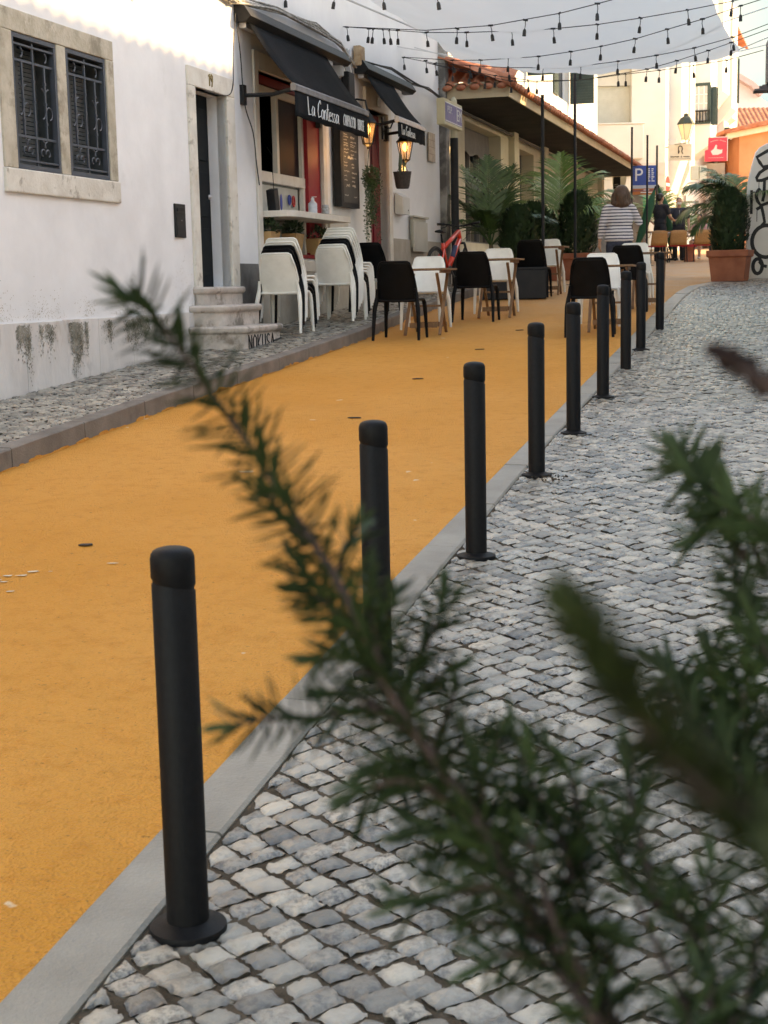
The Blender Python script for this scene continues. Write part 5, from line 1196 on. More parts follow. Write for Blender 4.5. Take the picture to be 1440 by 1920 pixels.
# right
terra('large terracotta planter in front of the graffiti board', 6.38, 27.0, R(-22), .70, .56)
thuja('rounded dark conifer in the right terracotta planter', 6.36, 27.0, G(27) + .5, 1.12, .31, 6, 4600)
terra('terracotta planter half hidden by the graffiti board', 7.02, 28.75, R(-10), .66, .56)
palm('big arching palm behind the right conifer', 6.98, 28.6, G(28.6) + .5, 1.8, [(180, 64, 1.55, 1.85, .25), (150, 74, 1.5, 1.6, .4), (200, 70, 1.4, 1.8, .3), (170, 78, 1.3, 1.9, .3), (100, 74, 1.35, 1.5, .5), (40, 66, 1.5, 1.4, .4), (0, 60, 1.4, 1.5, .3), (-120, 62, 1.2, 1.8, .3), (230, 56, 1.3, 1.9, .3), (-60, 60, 1.3, 1.7, .3), (184, 50, 1.55, 2.3, .2), (172, 66, 1.6, 2.2, .2), (196, 40, 1.3, 2.4, .2)], 21, LEAF, .45, 1.1, 40)

# graffiti board
gb = thing('graffiti_board', 'tall white rounded board covered in black graffiti at the right edge', 'board', (6.94, 28.0, G(28.0)), R(-4))
def P2(px, py): return ((px - 1408) / 98.2, (524 - py) / 98.2)
outl = [P2(*p) for p in ((1413, 524), (1411, 500), (1407, 470), (1405, 430), (1405, 385), (1408, 345), (1414, 318), (1420, 296), (1427, 287), (1440, 280), (1480, 274), (1520, 272), (1545, 280), (1552, 300), (1556, 400), (1552, 524))]
mb = MB(); mb.prism(outl, 'y', 0, .10); mb.build('panel', mat('off_white_panel', (.56, .54, .50), (.64, .62, .58), .5, 2, spots=[((.42, .40, .36), 3, .64, .4)]), gb, bevel=.02)
mb = MB()
def gs(pts, r=.030):
    q = [P2(*p) for p in pts]; mb.tube([(x, -.003, z) for x, z in q], r, 8, flat=.08, up=(0, 1, 0))
def arcp(cx, cy, rx, ry, a0, a1, n=16): return [(cx + rx * math.cos(R(a0 + (a1 - a0) * i / n)), cy + ry * math.sin(R(a0 + (a1 - a0) * i / n))) for i in range(n + 1)]
gs([(1413.8, 363), (1413.9, 406)], .026); gs([(1462, 286), (1440, 294), (1422.3, 304), (1428, 314), (1434, 322), (1462, 318)]); gs([(1450, 320), (1437, 326), (1428, 332), (1422.5, 341), (1424, 346), (1432, 346), (1446, 341)])
gs([(1429, 360), (1424, 366), (1422.4, 375), (1425, 383), (1431, 391), (1446, 386)]); gs([(1437, 345), (1436.5, 372), (1434, 384)], .028); gs([(1423, 398), (1432, 393)]); gs([(1432, 391), (1436, 408), (1438.5, 421), (1430, 431), (1421, 438)], .028)
gs(arcp(1442, 456, 26, 29, -75, -335), .036); gs(arcp(1427, 501, 8.5, 13.5, 0, 360), .034); gs([(1430, 492), (1436, 500), (1444, 502)], .030); gs([(1427, 346), (1427, 358)], .006); gs([(1424.3, 398), (1424.2, 420)], .007)
gs(arcp(1500, 330, 26, 30, 0, 300), .034); gs([(1478, 380), (1500, 372), (1530, 390), (1510, 420), (1480, 440)], .034); gs(arcp(1505, 480, 22, 22, 30, 330), .034); gs([(1450, 450), (1456, 456), (1450, 462)], .05)
mb.build('graffiti', mat('spray_black', (.012, .012, .012), None, .7), gb)

# air conditioner and its shelf
ac = thing('air_conditioner', 'grey air conditioner box on a bracket at the top right edge', 'air conditioner', (5.62, 21.7, 4.36), R(-10))
mb = MB(); mb.b2(0, .85, 0, .32, 0, .60); cs = mb.build('casing', mat('ac_grey', (.17, .16, .155), (.22, .21, .2), .6, 4), ac, bevel=.012)
mb = MB(); mb.b2(.05, .11, -.006, -.001, .34, .50); mb.b2(.2, .7, -.006, -.001, .12, .5); mb.build('grille', mat('ac_pale', (.35, .34, .33)), cs)
mb = MB(); mb.b2(-.17, 1.3, -.02, .36, -.10, -.075); mb.b2(-.10, 1.3, .05, .10, -.075, -.03); mb.b2(-.06, .0, 0, .3, -.07, -.02); mb.build('bracket', mat('dark_grey_metal', (.07, .065, .065), (.1, .09, .09)), ac)

# thin poles carrying the string lights
def thinpole(label, x, y, ztop, r=.026):
    t = thing('light_pole', label, 'pole', gz(x, y), 0, 'thin dark poles of the terrace')
    h = ztop - G(y); mb = MB(); mb.tube([(0, 0, 0), (0, 0, h)], r, 12); mb.build('post', PLANT, t, smooth=True)
    mb = MB(); mb.b2(-.15, .15, -.15, .15, 0, .01); mb.build('base_plate', BLACKM, t); mb = MB(); mb.tube([(0, 0, h), (0, 0, h + .02)], r * 1.15, 12); mb.build('cap', BLACKM, t)
thinpole('thin dark pole rising behind the left conifers', 2.654, 24.0, 4.52)
thinpole('thin dark pole crossing the open green shutters', 3.567, 27.0, 5.24)
thinpole('thin dark pole just left of the blue parking sign', 6.458, 38.0, 5.39)
thinpole('thin dark pole crossing the blue parking sign', 6.849, 38.0, 5.185)

# direction sign on its post
sg = thing('street_sign', 'lavender and cream box sign on the post beside the bicycle', 'sign', gz(1.27, 24.5, .12), PH)
h0 = G(24.5) + .12
mb = MB(); mb.tube([(0, 0, 0), (0, 0, 3.95 - h0)], .066, 16); mb.build('post', BLACKM, sg, smooth=True)
mb = MB(); mb.tube([(0, 0, 3.95 - h0), (0, 0, 4.48 - h0)], .05, 16); mb.lathe([(.056, 4.1 - h0), (.056, 4.13 - h0)], n=16); mb.lathe([(.05, 4.46 - h0), (.058, 4.48 - h0), (.05, 4.55 - h0), (.015, 4.6 - h0)], n=16); mb.build('post_top', mat('cream_post', (.48, .45, .32), (.55, .52, .4)), sg, smooth=True)
mb = MB(); mb.b2(-.03, .10, -1.05, .18, 4.05 - h0 + .02, 4.45 - h0 + .02); bx = mb.build('sign_box', mat('aged_cream_plastic', (.52, .47, .30), (.60, .56, .40), .6, 5), sg, bevel=.012)
mb = MB(); mb.b2(.10, .104, -1.01, .14, 4.10 - h0 + .02, 4.40 - h0 + .02); fc = mb.build('sign_face', mat('lavender_face', (.20, .185, .33), (.26, .24, .38), .6, 5, spec=.15), bx)
font_mesh('P.S.P.', .15, 'lettering', WHT, fc, (.108, -.72, 4.31 - h0), .001, 0, (R(90), 0, R(90))); font_mesh('EM', .26, 'lettering', WHT, fc, (.108, -.07, 4.27 - h0), .001)
mb = MB(); mb.b2(.104, .107, -.24, -.23, 4.12 - h0, 4.40 - h0); mb.b2(.104, .107, -1.01, .14, 4.405 - h0, 4.42 - h0); mb.b2(.104, .107, -1.01, .14, 4.125 - h0, 4.14 - h0); mb.build('line', WHT, fc)

# ================================================================== red bicycle
bk = thing('bicycle', 'bright red mountain bicycle leaning by the sign post', 'bicycle', (.86, 22.4, G(22.4) + .12))
bv = Vector((.50, 1.0, 0)); bk.rotation_euler = (R(0), 0, math.atan2(bv.y, bv.x)); bk.rotation_mode = 'XYZ'
# local x = forward, z up
def wheel(x, st=0):
    r = .345; mb = MB(); Mx = Matrix.Translation((x, 0, r)) @ Matrix.Rotation(st, 4, 'Z')
    mb.M = Mx; mb.tube([((r - .025) * math.cos(a), 0, (r - .025) * math.sin(a)) for a in [2 * math.pi * i / 40 for i in range(41)]], .027, 8, caps=False); w_ = mb.build('wheel', TYRE, bk, smooth='all')
    mb = MB(); mb.M = Mx; mb.tube([((r - .055) * math.cos(a), 0, (r - .055) * math.sin(a)) for a in [2 * math.pi * i / 40 for i in range(41)]], .012, 6, caps=False); mb.build('rim', RIM, w_, smooth='all')
    mb = MB(); mb.M = Mx; mb.tube([(0, -.05, 0), (0, .05, 0)], .022, 10)
    for i in range(28):
        a = 2 * math.pi * i / 28; mb.tube([(0, .03 * (1 if i % 2 else -1), 0), ((r - .06) * math.cos(a), 0, (r - .06) * math.sin(a))], .0016, 3)
    mb.tube([(0, -.035, 0), (0, -.033, 0)], .085, 20); mb.build('spokes', RIM, w_)
wheel(0); wheel(1.13, R(18))
BB = Vector((.42, 0, .33)); ST_ = Vector((.26, 0, .74)); HT = Vector((.87, 0, .93)); HB = Vector((.92, 0, .80))
mb = MB(); mb.tube([BB, ST_], [.030, .026], 10); mb.tube([BB, HB - Vector((.02, 0, 0))], [.046, .042], 10); mb.tube([ST_ - Vector((-.02, 0, .08)), HT], [.032, .036], 10); mb.tube([HB, HT], .036, 10)
for s in (-1, 1): mb.tube([(0, s * .065, .345), (.12, s * .05, .45), (.28, s * .015, .66)], .016, 8); mb.tube([(0, s * .065, .345), (.2, s * .05, .33), BB], .019, 8)
mb.build('frame', BIKER, bk, smooth='all')
mb = MB(); q = Vector((1.13, 0, .345))
for s in (-1, 1): mb.tube([q + Vector((0, s * .07, 0)), q + Vector((-.10, s * .065, .26)), HB + Vector((.045, s * .06, -.06))], [.017, .021, .02], 8)
mb.tube([HB + Vector((.045, -.065, -.05)), HB + Vector((.045, .065, -.05))], .018, 8); mb.build('fork', BLACKM, bk, smooth='all')
mb = MB(); c = HT + Vector((-.0, 0, .07)); mb.tube([HT, c, c + Vector((.06, 0, .01))], .017, 8)
mb.tube([c + Vector((.0, -.36, .05)), c + Vector((.03, -.2, .04)), c + Vector((.06, -.06, .01)), c + Vector((.06, .06, .01)), c + Vector((.03, .2, .04)), c + Vector((.0, .36, .05))], .014, 8)
for s in (-1, 1): mb.tube([c + Vector((.0, s * .36, .05)), c + Vector((.015, s * .24, .045))], .019, 8); mb.tube([c + Vector((.03, s * .2, .03)), c + Vector((.08, s * .26, .0)), c + Vector((.07, s * .33, -.01))], .008, 6)
hbb = mb.build('handlebar', BLACKM, bk, smooth='all')
mb = MB()
for s in (-1, 1): mb.tube([c + Vector((.05, s * .2, .02)), c + Vector((.16, s * .14, -.05)), c + Vector((.14, s * .05, -.18)), HB + Vector((.06, s * .03, 0))], .004, 5)
mb.build('brake_cable', CABLEB, bk)
mb = MB(); mb.tube([ST_, ST_ + Vector((-.05, 0, .13))], .014, 8); mb.build('seat_post', BLACKM, bk)
mb = MB(); s0 = ST_ + Vector((-.05, 0, .15)); mb.tube([s0 + Vector((-.13, 0, .02)), s0 + Vector((-.07, 0, .022)), s0 + Vector((.02, 0, .01)), s0 + Vector((.14, 0, .01))], [.05, .062, .035, .018], 10, flat=.4, up=(0, 0, 1)); mb.build('saddle', BLACKM, bk, smooth='all')
mb = MB(); mb.tube([BB + Vector((0, -.07, 0)), BB + Vector((0, .07, 0))], .02, 10); mb.tube([BB + Vector((0, -.055, 0)), BB + Vector((0, -.05, 0))], .075, 24); mb.bar(BB + Vector((0, -.07, 0)), BB + Vector((.12, -.07, -.12)), .015, .028); mb.bar(BB + Vector((0, .07, 0)), BB + Vector((-.12, .07, .12)), .015, .028); mb.build('crank', RIM, bk)
for s, dx in ((-1, .12), (1, -.12)):
    mb = MB(); mb.b2(BB.x + dx - .04, BB.x + dx + .04, s * .12 - .045, s * .12 + .045, BB.z - dx - .01, BB.z - dx + .012); mb.build('pedal', BLACKM, bk)
mb = MB(); mb.tube([(.60, -.012, .53), (.71, -.012, .70)], .036, 12); mb.build('bottle', mat('blue_bottle', (.03, .05, .12)), bk, smooth=True)

# ================================================================== signs and lamp down the street
def post(mb, x, y, z0, z1, r=.04): mb.tube([(x, y, z0), (x, y, z1)], r, 10)
ps = thing('parking_sign', 'blue parking sign with an orange strip below', 'sign', gz(7.95, 42.0), R(-2)); zb = -G(42.0)
mb = MB(); post(mb, -.10, .06, 0, 3.2, .03); mb.build('post', mat('dark_grey_post', (.04, .042, .046)), ps)
mb = MB(); mb.b2(-.80, -.13, 0, .03, 4.22 + zb, 4.76 + zb); mb.b2(-.80, -.13, 0, .03, 4.05 + zb, 4.09 + zb)
bl = mb.build('panel', mat('sign_blue', (.012, .06, .30), None, .4), ps)
mb = MB(); mb.b2(-.80, -.13, 0, .03, 4.13 + zb, 4.22 + zb); mb.build('panel', mat('sign_grey', (.5, .52, .56)), ps)
mb = MB(); mb.b2(-.80, -.13, 0, .03, 3.96 + zb, 4.13 + zb); op = mb.build('panel', mat('sign_orange', (.55, .17, .05)), ps)
bpy.data.meshes.remove(bl.data) if False else None
font_mesh('P', .50, 'lettering', WHT, bl, (-.62, -.004, 4.49 + zb), .002, 0, (R(90), 0, 0))
mb = MB(); r_ = random.Random(2)
for k_ in range(7):
    z = 4.32 + zb + k_ * .055; mb.b2(-.37, -.37 + r_.uniform(.05, .08), -.006, -.001, z, z + .03); mb.b2(-.26, -.26 + r_.uniform(.04, .09), -.006, -.001, z, z + .025)
mb.build('small_print', WHT, bl)
mb = MB(); mb.b2(-.48, -.32, -.006, -.001, 4.075 + zb, 4.10 + zb); mb.b2(-.56, -.22, -.006, -.001, 4.01 + zb, 4.035 + zb); mb.build('small_print', WHT, op)
ne = thing('no_entry_sign', 'round red no entry sign turned sideways on its post', 'sign', gz(9.87, 51.0), R(64)); zc = 4.78 - G(51)
mb = MB(); post(mb, 0, .03, 0, zc + .3, .03); mb.build('post', mat('grey_post', (.3, .3, .3)), ne)
mb = MB(); mb.tube([(0, -.02, zc), (0, -.005, zc)], .31, 28); rim_ = mb.build('disc', WHT, ne)
mb = MB(); mb.tube([(0, -.025, zc), (0, -.021, zc)], .285, 28); mb.build('red_face', mat('sign_red', (.60, .012, .02), None, .4), rim_)
mb = MB(); mb.b2(-.22, .22, -.03, -.026, zc - .05, zc + .05); mb.build('bar', WHT, rim_)
mi = thing('traffic_mirror', 'round convex mirror seen almost edge-on under the tiled eaves', 'mirror', gz(7.28, 45.0), R(-62)); zc = 4.60 - G(45)
mb = MB(); post(mb, 0, .06, 0, zc + .45, .03); mb.build('post', mat('grey_post', (.3, .3, .3)), mi)
mb = MB(); mb.lathe([(.32, 0), (.31, -.02), (.2, -.07), (.02, -.09)], n=24); mb.build('back_shell', mat('mirror_back', (.55, .56, .46), (.6, .6, .5)), mi, True, loc=(0, 0, zc), rot=(R(90), 0, 0)); mb = MB(); mb.tube([(0, -.03, zc), (0, 0, zc)], .34, 28); mb.build('rim', mat('pale_rim', (.6, .6, .52)), mi)
kb = fthing('cafe_sign', 'black hanging cafe sign under the far end of the eaves', 'sign', .25, 46.9, 4.28)
mb = MB(); mb.b2(-.0, .26, 0, .05, 0, .62); pn = mb.build('panel', BLACKM, kb); mb = MB(); letters(mb, 'KAYO', (.03, -.006, .40), (1, 0, 0), (0, 0, 1), .10, .008, wscale=.75); mb.build('lettering', REDC, pn)
mb = MB(); mb.b2(.04, .16, -.006, -.001, .15, .17); mb.b2(.04, .14, -.006, -.001, .10, .12); mb.build('small_print', mat('faded_print', (.3, .3, .3)), pn)
mb = MB(); mb.tube([(-.3, .02, .66), (.5, .02, .66)], .012, 5); mb.build('bracket', BLACKM, kb)

def fsthing(name, label, cat, s_, out, z): 
    p = Vector(FS(s_, out, z)) + Vector((11.14, 58.0, 0)); return thing(name, label, cat, p, math.atan2(-fn.x, fn.y) * 0)
lm = thing('street_lamp', 'old fashioned wall lamp with a cream glass body on the white house', 'street lamp', far_px(1286, 262, 56)); 
mb = MB(); mb.lathe([(.13, .0), (.30, .55), (.30, .56)], n=6); mb.build('glass', LAMPG, lm)
mb = MB(); mb.lathe([(.33, .55), (.33, .58), (.20, .78), (.09, .86), (.09, .92), (.03, .96)], n=6)
mb.build('cap', mat('dark_green_metal', (.03, .04, .03)), lm)
mb = MB()
for k_ in range(6):
    a_ = k_ * math.pi / 3; mb.bar((.13 * math.cos(a_), .13 * math.sin(a_), 0), (.305 * math.cos(a_), .305 * math.sin(a_), .56), .022, .022)
mb.tube([(0, 0, 0), (0, 0, -.12), (-.3, .5, -.12), (-.4, 1.8, -.12)], .025, 6); mb.tube([(-.16, 0, .12), (-.16, 0, -.02), (0, 0, -.14)], .015, 5); mb.tube([(.16, 0, .12), (.16, 0, -.02), (0, 0, -.14)], .015, 5); mb.build('frame', mat('weathered_metal', (.30, .30, .26)), lm)
hsn = thing('hair_salon_sign', 'cream hanging sign with a drawn head of hair', 'sign', far_px(1254, 301, 56.5))
wd = .86; hh = .58
mb = MB(); mb.b2(0, wd, 0, .05, 0, hh); pn = mb.build('panel', mat('sign_cream', (.52, .48, .40), (.58, .54, .45), .6, 4), hsn); mb = MB(); mb.b2(-.02, wd + .02, .01, .04, hh - .01, hh + .02); mb.b2(-.02, wd + .02, .01, .04, -.02, .01); mb.tube([(.3, .03, hh), (.3, .03, hh + .2), (0, .3, hh + .2)], .015, 5); mb.build('frame', mat('sign_grey', (.4, .4, .4)), hsn)
mb = MB(); mb.tube([(x, -.004, z) for x, z in ((.36, .24), (.39, .32), (.35, .40), (.36, .49), (.42, .53), (.49, .50), (.51, .42), (.48, .34), (.50, .27), (.53, .24))], .018, 6); mb.tube([(.37, -.004, .26), (.365, -.004, .36)], .028, 6)
n_ = 26; r_ = random.Random(5); mb.tube([(.06 + .33 * i / n_, -.004, .13 + .03 * math.sin(i * 1.9) * r_.uniform(.4, 1)) for i in range(n_ + 1)], .011, 4); mb.tube([(.55 + .24 * i / 18, -.004, .13 + .03 * math.sin(i * 2.1) * r_.uniform(.4, 1)) for i in range(19)], .011, 4); mb.tube([(.05 + .75 * i / 30, -.004, .055 + .01 * math.sin(i * 2.5)) for i in range(31)], .005, 4); mb.build('lettering', mat('dark_brown_ink', (.03, .02, .02)), pn)
font_mesh('&', .10, 'lettering', MATS['dark_brown_ink'], pn, (.47, -.004, .13), .001, 0, (R(90), 0, 0))
rsn = thing('red_sign', 'square red sign with a white bird drawing', 'sign', far_px(1322, 303, 58)); rsn.rotation_euler = (0, R(-1), R(3))
mb = MB(); mb.prism([(0, 0), (.86, 0), (.88, .90), (.15, .90), (.12, .45), (0, .42)], 'y', 0, .06); pn = mb.build('panel', mat('red_panel', (.62, .03, .06), (.68, .05, .09), .4, 3), rsn)
mb = MB(); mb.bar((.15, -.01, .90), (.88, -.01, .90), .03, .03); mb.bar((.88, -.01, .90), (.86, -.01, 0), .03, .03); mb.build('frame', mat('pink_white', (.7, .5, .5)), rsn)
mb = MB(); mb.prism([(.22, .38), (.34, .46), (.42, .62), (.47, .60), (.46, .46), (.62, .42), (.68, .44), (.66, .30), (.50, .24), (.30, .24)], 'y', -.008, -.001); mb.build('bird_drawing', mat('pale_print', (.6, .55, .52)), pn)
mb = MB(); letters(mb, 'cartao', (.20, -.006, .70), (1, 0, .12), (0, 0, 1), .11, .008, wscale=.75) if all(c in ST for c in 'cartao') else mb.tube([(.22 + .3 * i / 14, -.006, .72 + .06 * math.sin(math.pi * i / 28) + .03 * (i % 2)) for i in range(15)], .009, 4)
mb.tube([(.58 + .24 * i / 12, -.006, .78 - .006 * i + .03 * (i % 2)) for i in range(13)], .009, 4); mb.tube([(.12 + .6 * i / 30, -.006, .13 + .008 * (i % 2)) for i in range(31)], .005, 4); mb.build('lettering', MATS['pale_print'], pn)
eb = thing('meter_cabinet', 'pair of pale green grey boxes on the corner under the bay window', 'cabinet', far_px(1296, 337, 57.5))
mb = MB(); mb.b2(0, .28, 0, .2, 0, .52); mb.b2(.32, .58, 0, .2, -.04, .52); mb.build('body', mat('pale_green_grey', (.42, .46, .42), (.48, .52, .48)), eb, bevel=.01)
mb = MB(); mb.tube([(.30, 0, .0), (.3, 0, -.1), (-.1, 0, -.12), (-.3, 0, -.3), (-.3, 0, -2.5)], .03, 6); mb.build('conduit', mat('grey_plastic', (.3, .3, .3)), eb)

# ================================================================== people
def body(parent, name, m, parts, voxel=.012, smooth=3):
    mb = MB()
    for p in parts:
        if p[0] == 'c':
            _, P, Rr = p; pts = [Vector(q) for q in P]; rs = list(Rr)
            # round both ends
            a = (pts[0] - pts[1]).normalized(); b = (pts[-1] - pts[-2]).normalized()
            P2_ = [pts[0] + a * rs[0] * .9, pts[0] + a * rs[0] * .55] + pts + [pts[-1] + b * rs[-1] * .55, pts[-1] + b * rs[-1] * .9]; R2 = [rs[0] * .3, rs[0] * .8] + rs + [rs[-1] * .8, rs[-1] * .3]
            mb.tube(P2_, R2, 12)
        else: mb.ell(p[1], p[2])
    o = mb.build(name, m, parent, smooth='all')
    rm = o.modifiers.new('remesh', 'REMESH'); rm.mode = 'VOXEL'; rm.voxel_size = voxel; rm.use_smooth_shade = True
    if smooth: s = o.modifiers.new('smooth', 'SMOOTH'); s.iterations = smooth; s.factor = .5
    return o
def hand(P, d, palm_n, thumb_side, r=.9):
    """palm + 5 fingers as capsules"""
    P = Vector(P); d = Vector(d).normalized(); n = Vector(palm_n).normalized(); s = d.cross(n).normalized() * thumb_side
    out = [('c', [P, P + d * .04, P + d * .075], [.020, .026, .026]), ('c', [P + s * .018 + d * .03, P - s * .02 + d * .06], [.016, .018])]
    for k_, L_ in enumerate((.068, .078, .072, .056)):
        b = P + d * .08 + s * (.026 - .017 * k_); m_ = b + d * L_ * .5 + n * .006; e = m_ + d * L_ * .42 + n * .02
        out.append(('c', [b, m_, e], [.0088, .0082, .0066]))
    b = P + d * .022 + s * .024; out.append(('c', [b, b + d * .028 + s * .024, b + d * .056 + s * .030 + n * .008], [.011, .010, .008])); return out
def fc(pts, rs): return ('c', pts, rs)
# ---- woman in the striped jersey, seen from behind (faces +y)
wm = thing('person', 'woman with brown bobbed hair in a striped jersey and jeans, back to the camera', 'person', gz(3.54, 21.9), R(-6))
wm.scale = (.98, .98, .97)
skinp = [('e', (.03, .02, 1.56), (.078, .092, .108)), fc([(.02, 0, 1.38), (.03, .01, 1.50)], [.052, .048]),
    fc([(-.19, -.0, 1.345), (-.245, -.015, 1.12), (-.285, .03, .88)], [.048, .042, .026]), fc([(.19, 0, 1.345), (.30, .03, 1.13), (.17, .14, 1.36)], [.048, .042, .028]),
    fc([(0, 0, 1.28), (0, 0, 1.05), (0, 0, .88)], [.085, .10, .11]), fc([(-.085, 0, .86), (-.09, .01, .48), (-.09, -.02, .08)], [.085, .058, .04]), fc([(.085, 0, .86), (.09, .01, .48), (.09, -.02, .08)], [.085, .058, .04]),
    ('e', (.105, .03, 1.555), (.012, .018, .028)), ('e', (.03, .112, 1.545), (.012, .016, .018)), ('e', (.03, .10, 1.505), (.022, .01, .008))]
skinp += hand((-.285, .03, .86), (-.02, .12, -1), (1, .2, 0), -1) + hand((.165, .145, 1.37), (-.25, -.1, 1), (-.6, -.6, 0), 1)
bd = body(wm, 'body', SKIN, skinp, .0075, 2)
jp = [fc([(-.19, -.0, 1.35), (-.25, -.015, 1.12), (-.28, .025, .93)], [.064, .056, .042]), fc([(.19, 0, 1.35), (.305, .03, 1.125), (.23, .095, 1.25)], [.064, .058, .046]),
    ('e', (0, 0, 1.18), (.205, .135, .25)), ('e', (0, 0, .98), (.215, .150, .17)), fc([(-.16, 0, 1.36), (.16, 0, 1.36)], [.07, .07]), ('e', (0, 0, .90), (.225, .155, .075))]
body(wm, 'jersey', STRIPE, jp, .012, 6)
body(wm, 'jeans', JEAN, [('e', (0, 0, .84), (.195, .140, .12)), fc([(-.09, 0, .80), (-.095, .01, .48), (-.095, -.02, .08)], [.112, .08, .068]), fc([(.09, 0, .80), (.095, .01, .48), (.095, -.02, .08)], [.112, .08, .068])], .014, 4)
body(wm, 'hair', HAIRB, [('e', (.03, -.010, 1.585), (.118, .125, .120)), fc([(-.065, -.02, 1.55), (-.078, -.02, 1.42)], [.055, .052]), fc([(.12, -.02, 1.55), (.132, -.02, 1.43)], [.052, .048]), fc([(.03, -.07, 1.55), (.03, -.065, 1.42)], [.085, .075]), fc([(-.03, -.05, 1.42), (.09, -.05, 1.42)], [.062, .062])], .011, 3)
for s in (-1, 1): body(wm, 'shoe', BLKC, [fc([(s * .095, -.05, .045), (s * .1, .12, .035)], [.042, .036])], .012, 2)
mb = MB(); mb.M = Matrix.Translation((.105, .13, 1.50)) @ Matrix.Rotation(R(12), 4, 'X'); mb.b2(-.005, .005, -.035, .035, -.07, .07); tag(mb.build('phone', BLACKM, None, bevel=.004, loc=wm.location, rot=wm.rotation_euler), 'black phone held to the ear of the striped woman', 'phone')
# ---- waiter, left, turned right with hand on hip
def man(label, x, y, rz, h, kind):
    t = thing('person', label, 'person', gz(x, y), rz); k_ = h / 1.75
    t.scale = (k_, k_, k_)
    sk = [('e', (0, .02, 1.63), (.075, .092, .112)), ('e', (0, .112, 1.62), (.012, .018, .018)), ('e', (.078, .01, 1.62), (.010, .018, .028)), ('e', (-.078, .01, 1.62), (.010, .018, .028)), fc([(0, 0, 1.42), (0, .005, 1.55)], [.055, .052]),
          fc([(0, 0, 1.30), (0, 0, 1.1), (0, 0, .95)], [.085, .095, .09]), fc([(-.09, 0, .9), (-.1, .01, .5), (-.1, -.01, .08)], [.085, .06, .042]), fc([(.09, 0, .9), (.1, .01, .5), (.1, -.01, .08)], [.085, .06, .042])]
    if kind == 'hip':
        sk += [fc([(-.21, 0, 1.40), (-.36, -.12, 1.16), (-.20, -.05, 1.00)], [.05, .042, .028]), fc([(.21, 0, 1.40), (.26, .08, 1.13), (.22, .30, 1.05)], [.05, .042, .028])] + hand((-.20, -.05, 1.0), (.7, .3, -.6), (.3, .9, 0), 1) + hand((.22, .31, 1.05), (-.1, 1, .1), (0, 0, 1), 1)
        sl_ = [fc([(-.20, 0, 1.40), (-.30, -.07, 1.25)], [.072, .062]), fc([(.20, 0, 1.40), (.24, .04, 1.24)], [.072, .062])]
    else:
        sk += [fc([(-.21, 0, 1.40), (-.27, -.03, 1.13), (-.27, .08, .90)], [.05, .042, .028]), fc([(.21, 0, 1.40), (.36, .14, 1.28), (.50, .28, 1.46)], [.05, .042, .028])] + hand((-.27, .085, .89), (0, .3, -1), (1, 0, 0), -1) + hand((.50, .285, 1.47), (.2, .1, 1), (-.6, -.6, 0), 1)
        sl_ = [fc([(-.20, 0, 1.40), (-.25, -.015, 1.22)], [.075, .068]), fc([(.20, 0, 1.40), (.30, .09, 1.31)], [.075, .066])]
    body(t, 'body', SKINL, sk, .011, 2)
    body(t, 'polo_shirt', BLKC if kind == 'hip' else NAVY, sl_ + [('e', (0, 0, 1.22), (.205, .130, .27)), ('e', (0, 0, 1.02), (.185, .13, .18)), fc([(-.17, 0, 1.41), (.17, 0, 1.41)], [.068, .068])], .016, 4)
    body(t, 'trousers', BLKC, [('e', (0, 0, .92), (.18, .13, .12)), fc([(-.09, 0, .86), (-.1, .01, .5), (-.1, -.01, .06)], [.105, .08, .07]), fc([(.09, 0, .86), (.1, .01, .5), (.1, -.01, .06)], [.105, .08, .07])], .018, 3)
    body(t, 'hair', HAIRK, [('e', (0, -.012, 1.675), (.084, .098, .088)), ('e', (0, -.05, 1.63), (.078, .065, .085))], .012, 2)
    for s in (-1, 1): body(t, 'shoe', BLKC, [fc([(s * .1, -.05, .04), (s * .105, .14, .035)], [.045, .038])], .014, 1)
    if kind != 'hip':
        body(t, 'face_mask', MASKM, [('e', (0, .055, 1.590), (.070, .068, .052))], .010, 2)
        mb = MB(); mb.b2(-.004, .004, .125, .132, 1.12, 1.40); mb.build('zip', ALU, t)
    return t
man('man in black with one hand on his hip, seen from the side', far_px(1238, 400, 42.0).x, 42.0, R(-48), 1.88, 'hip')
man('masked man in a dark zipped shirt raising his right hand', far_px(1273, 400, 42.4).x, 42.4, R(176), 1.76, 'mask')
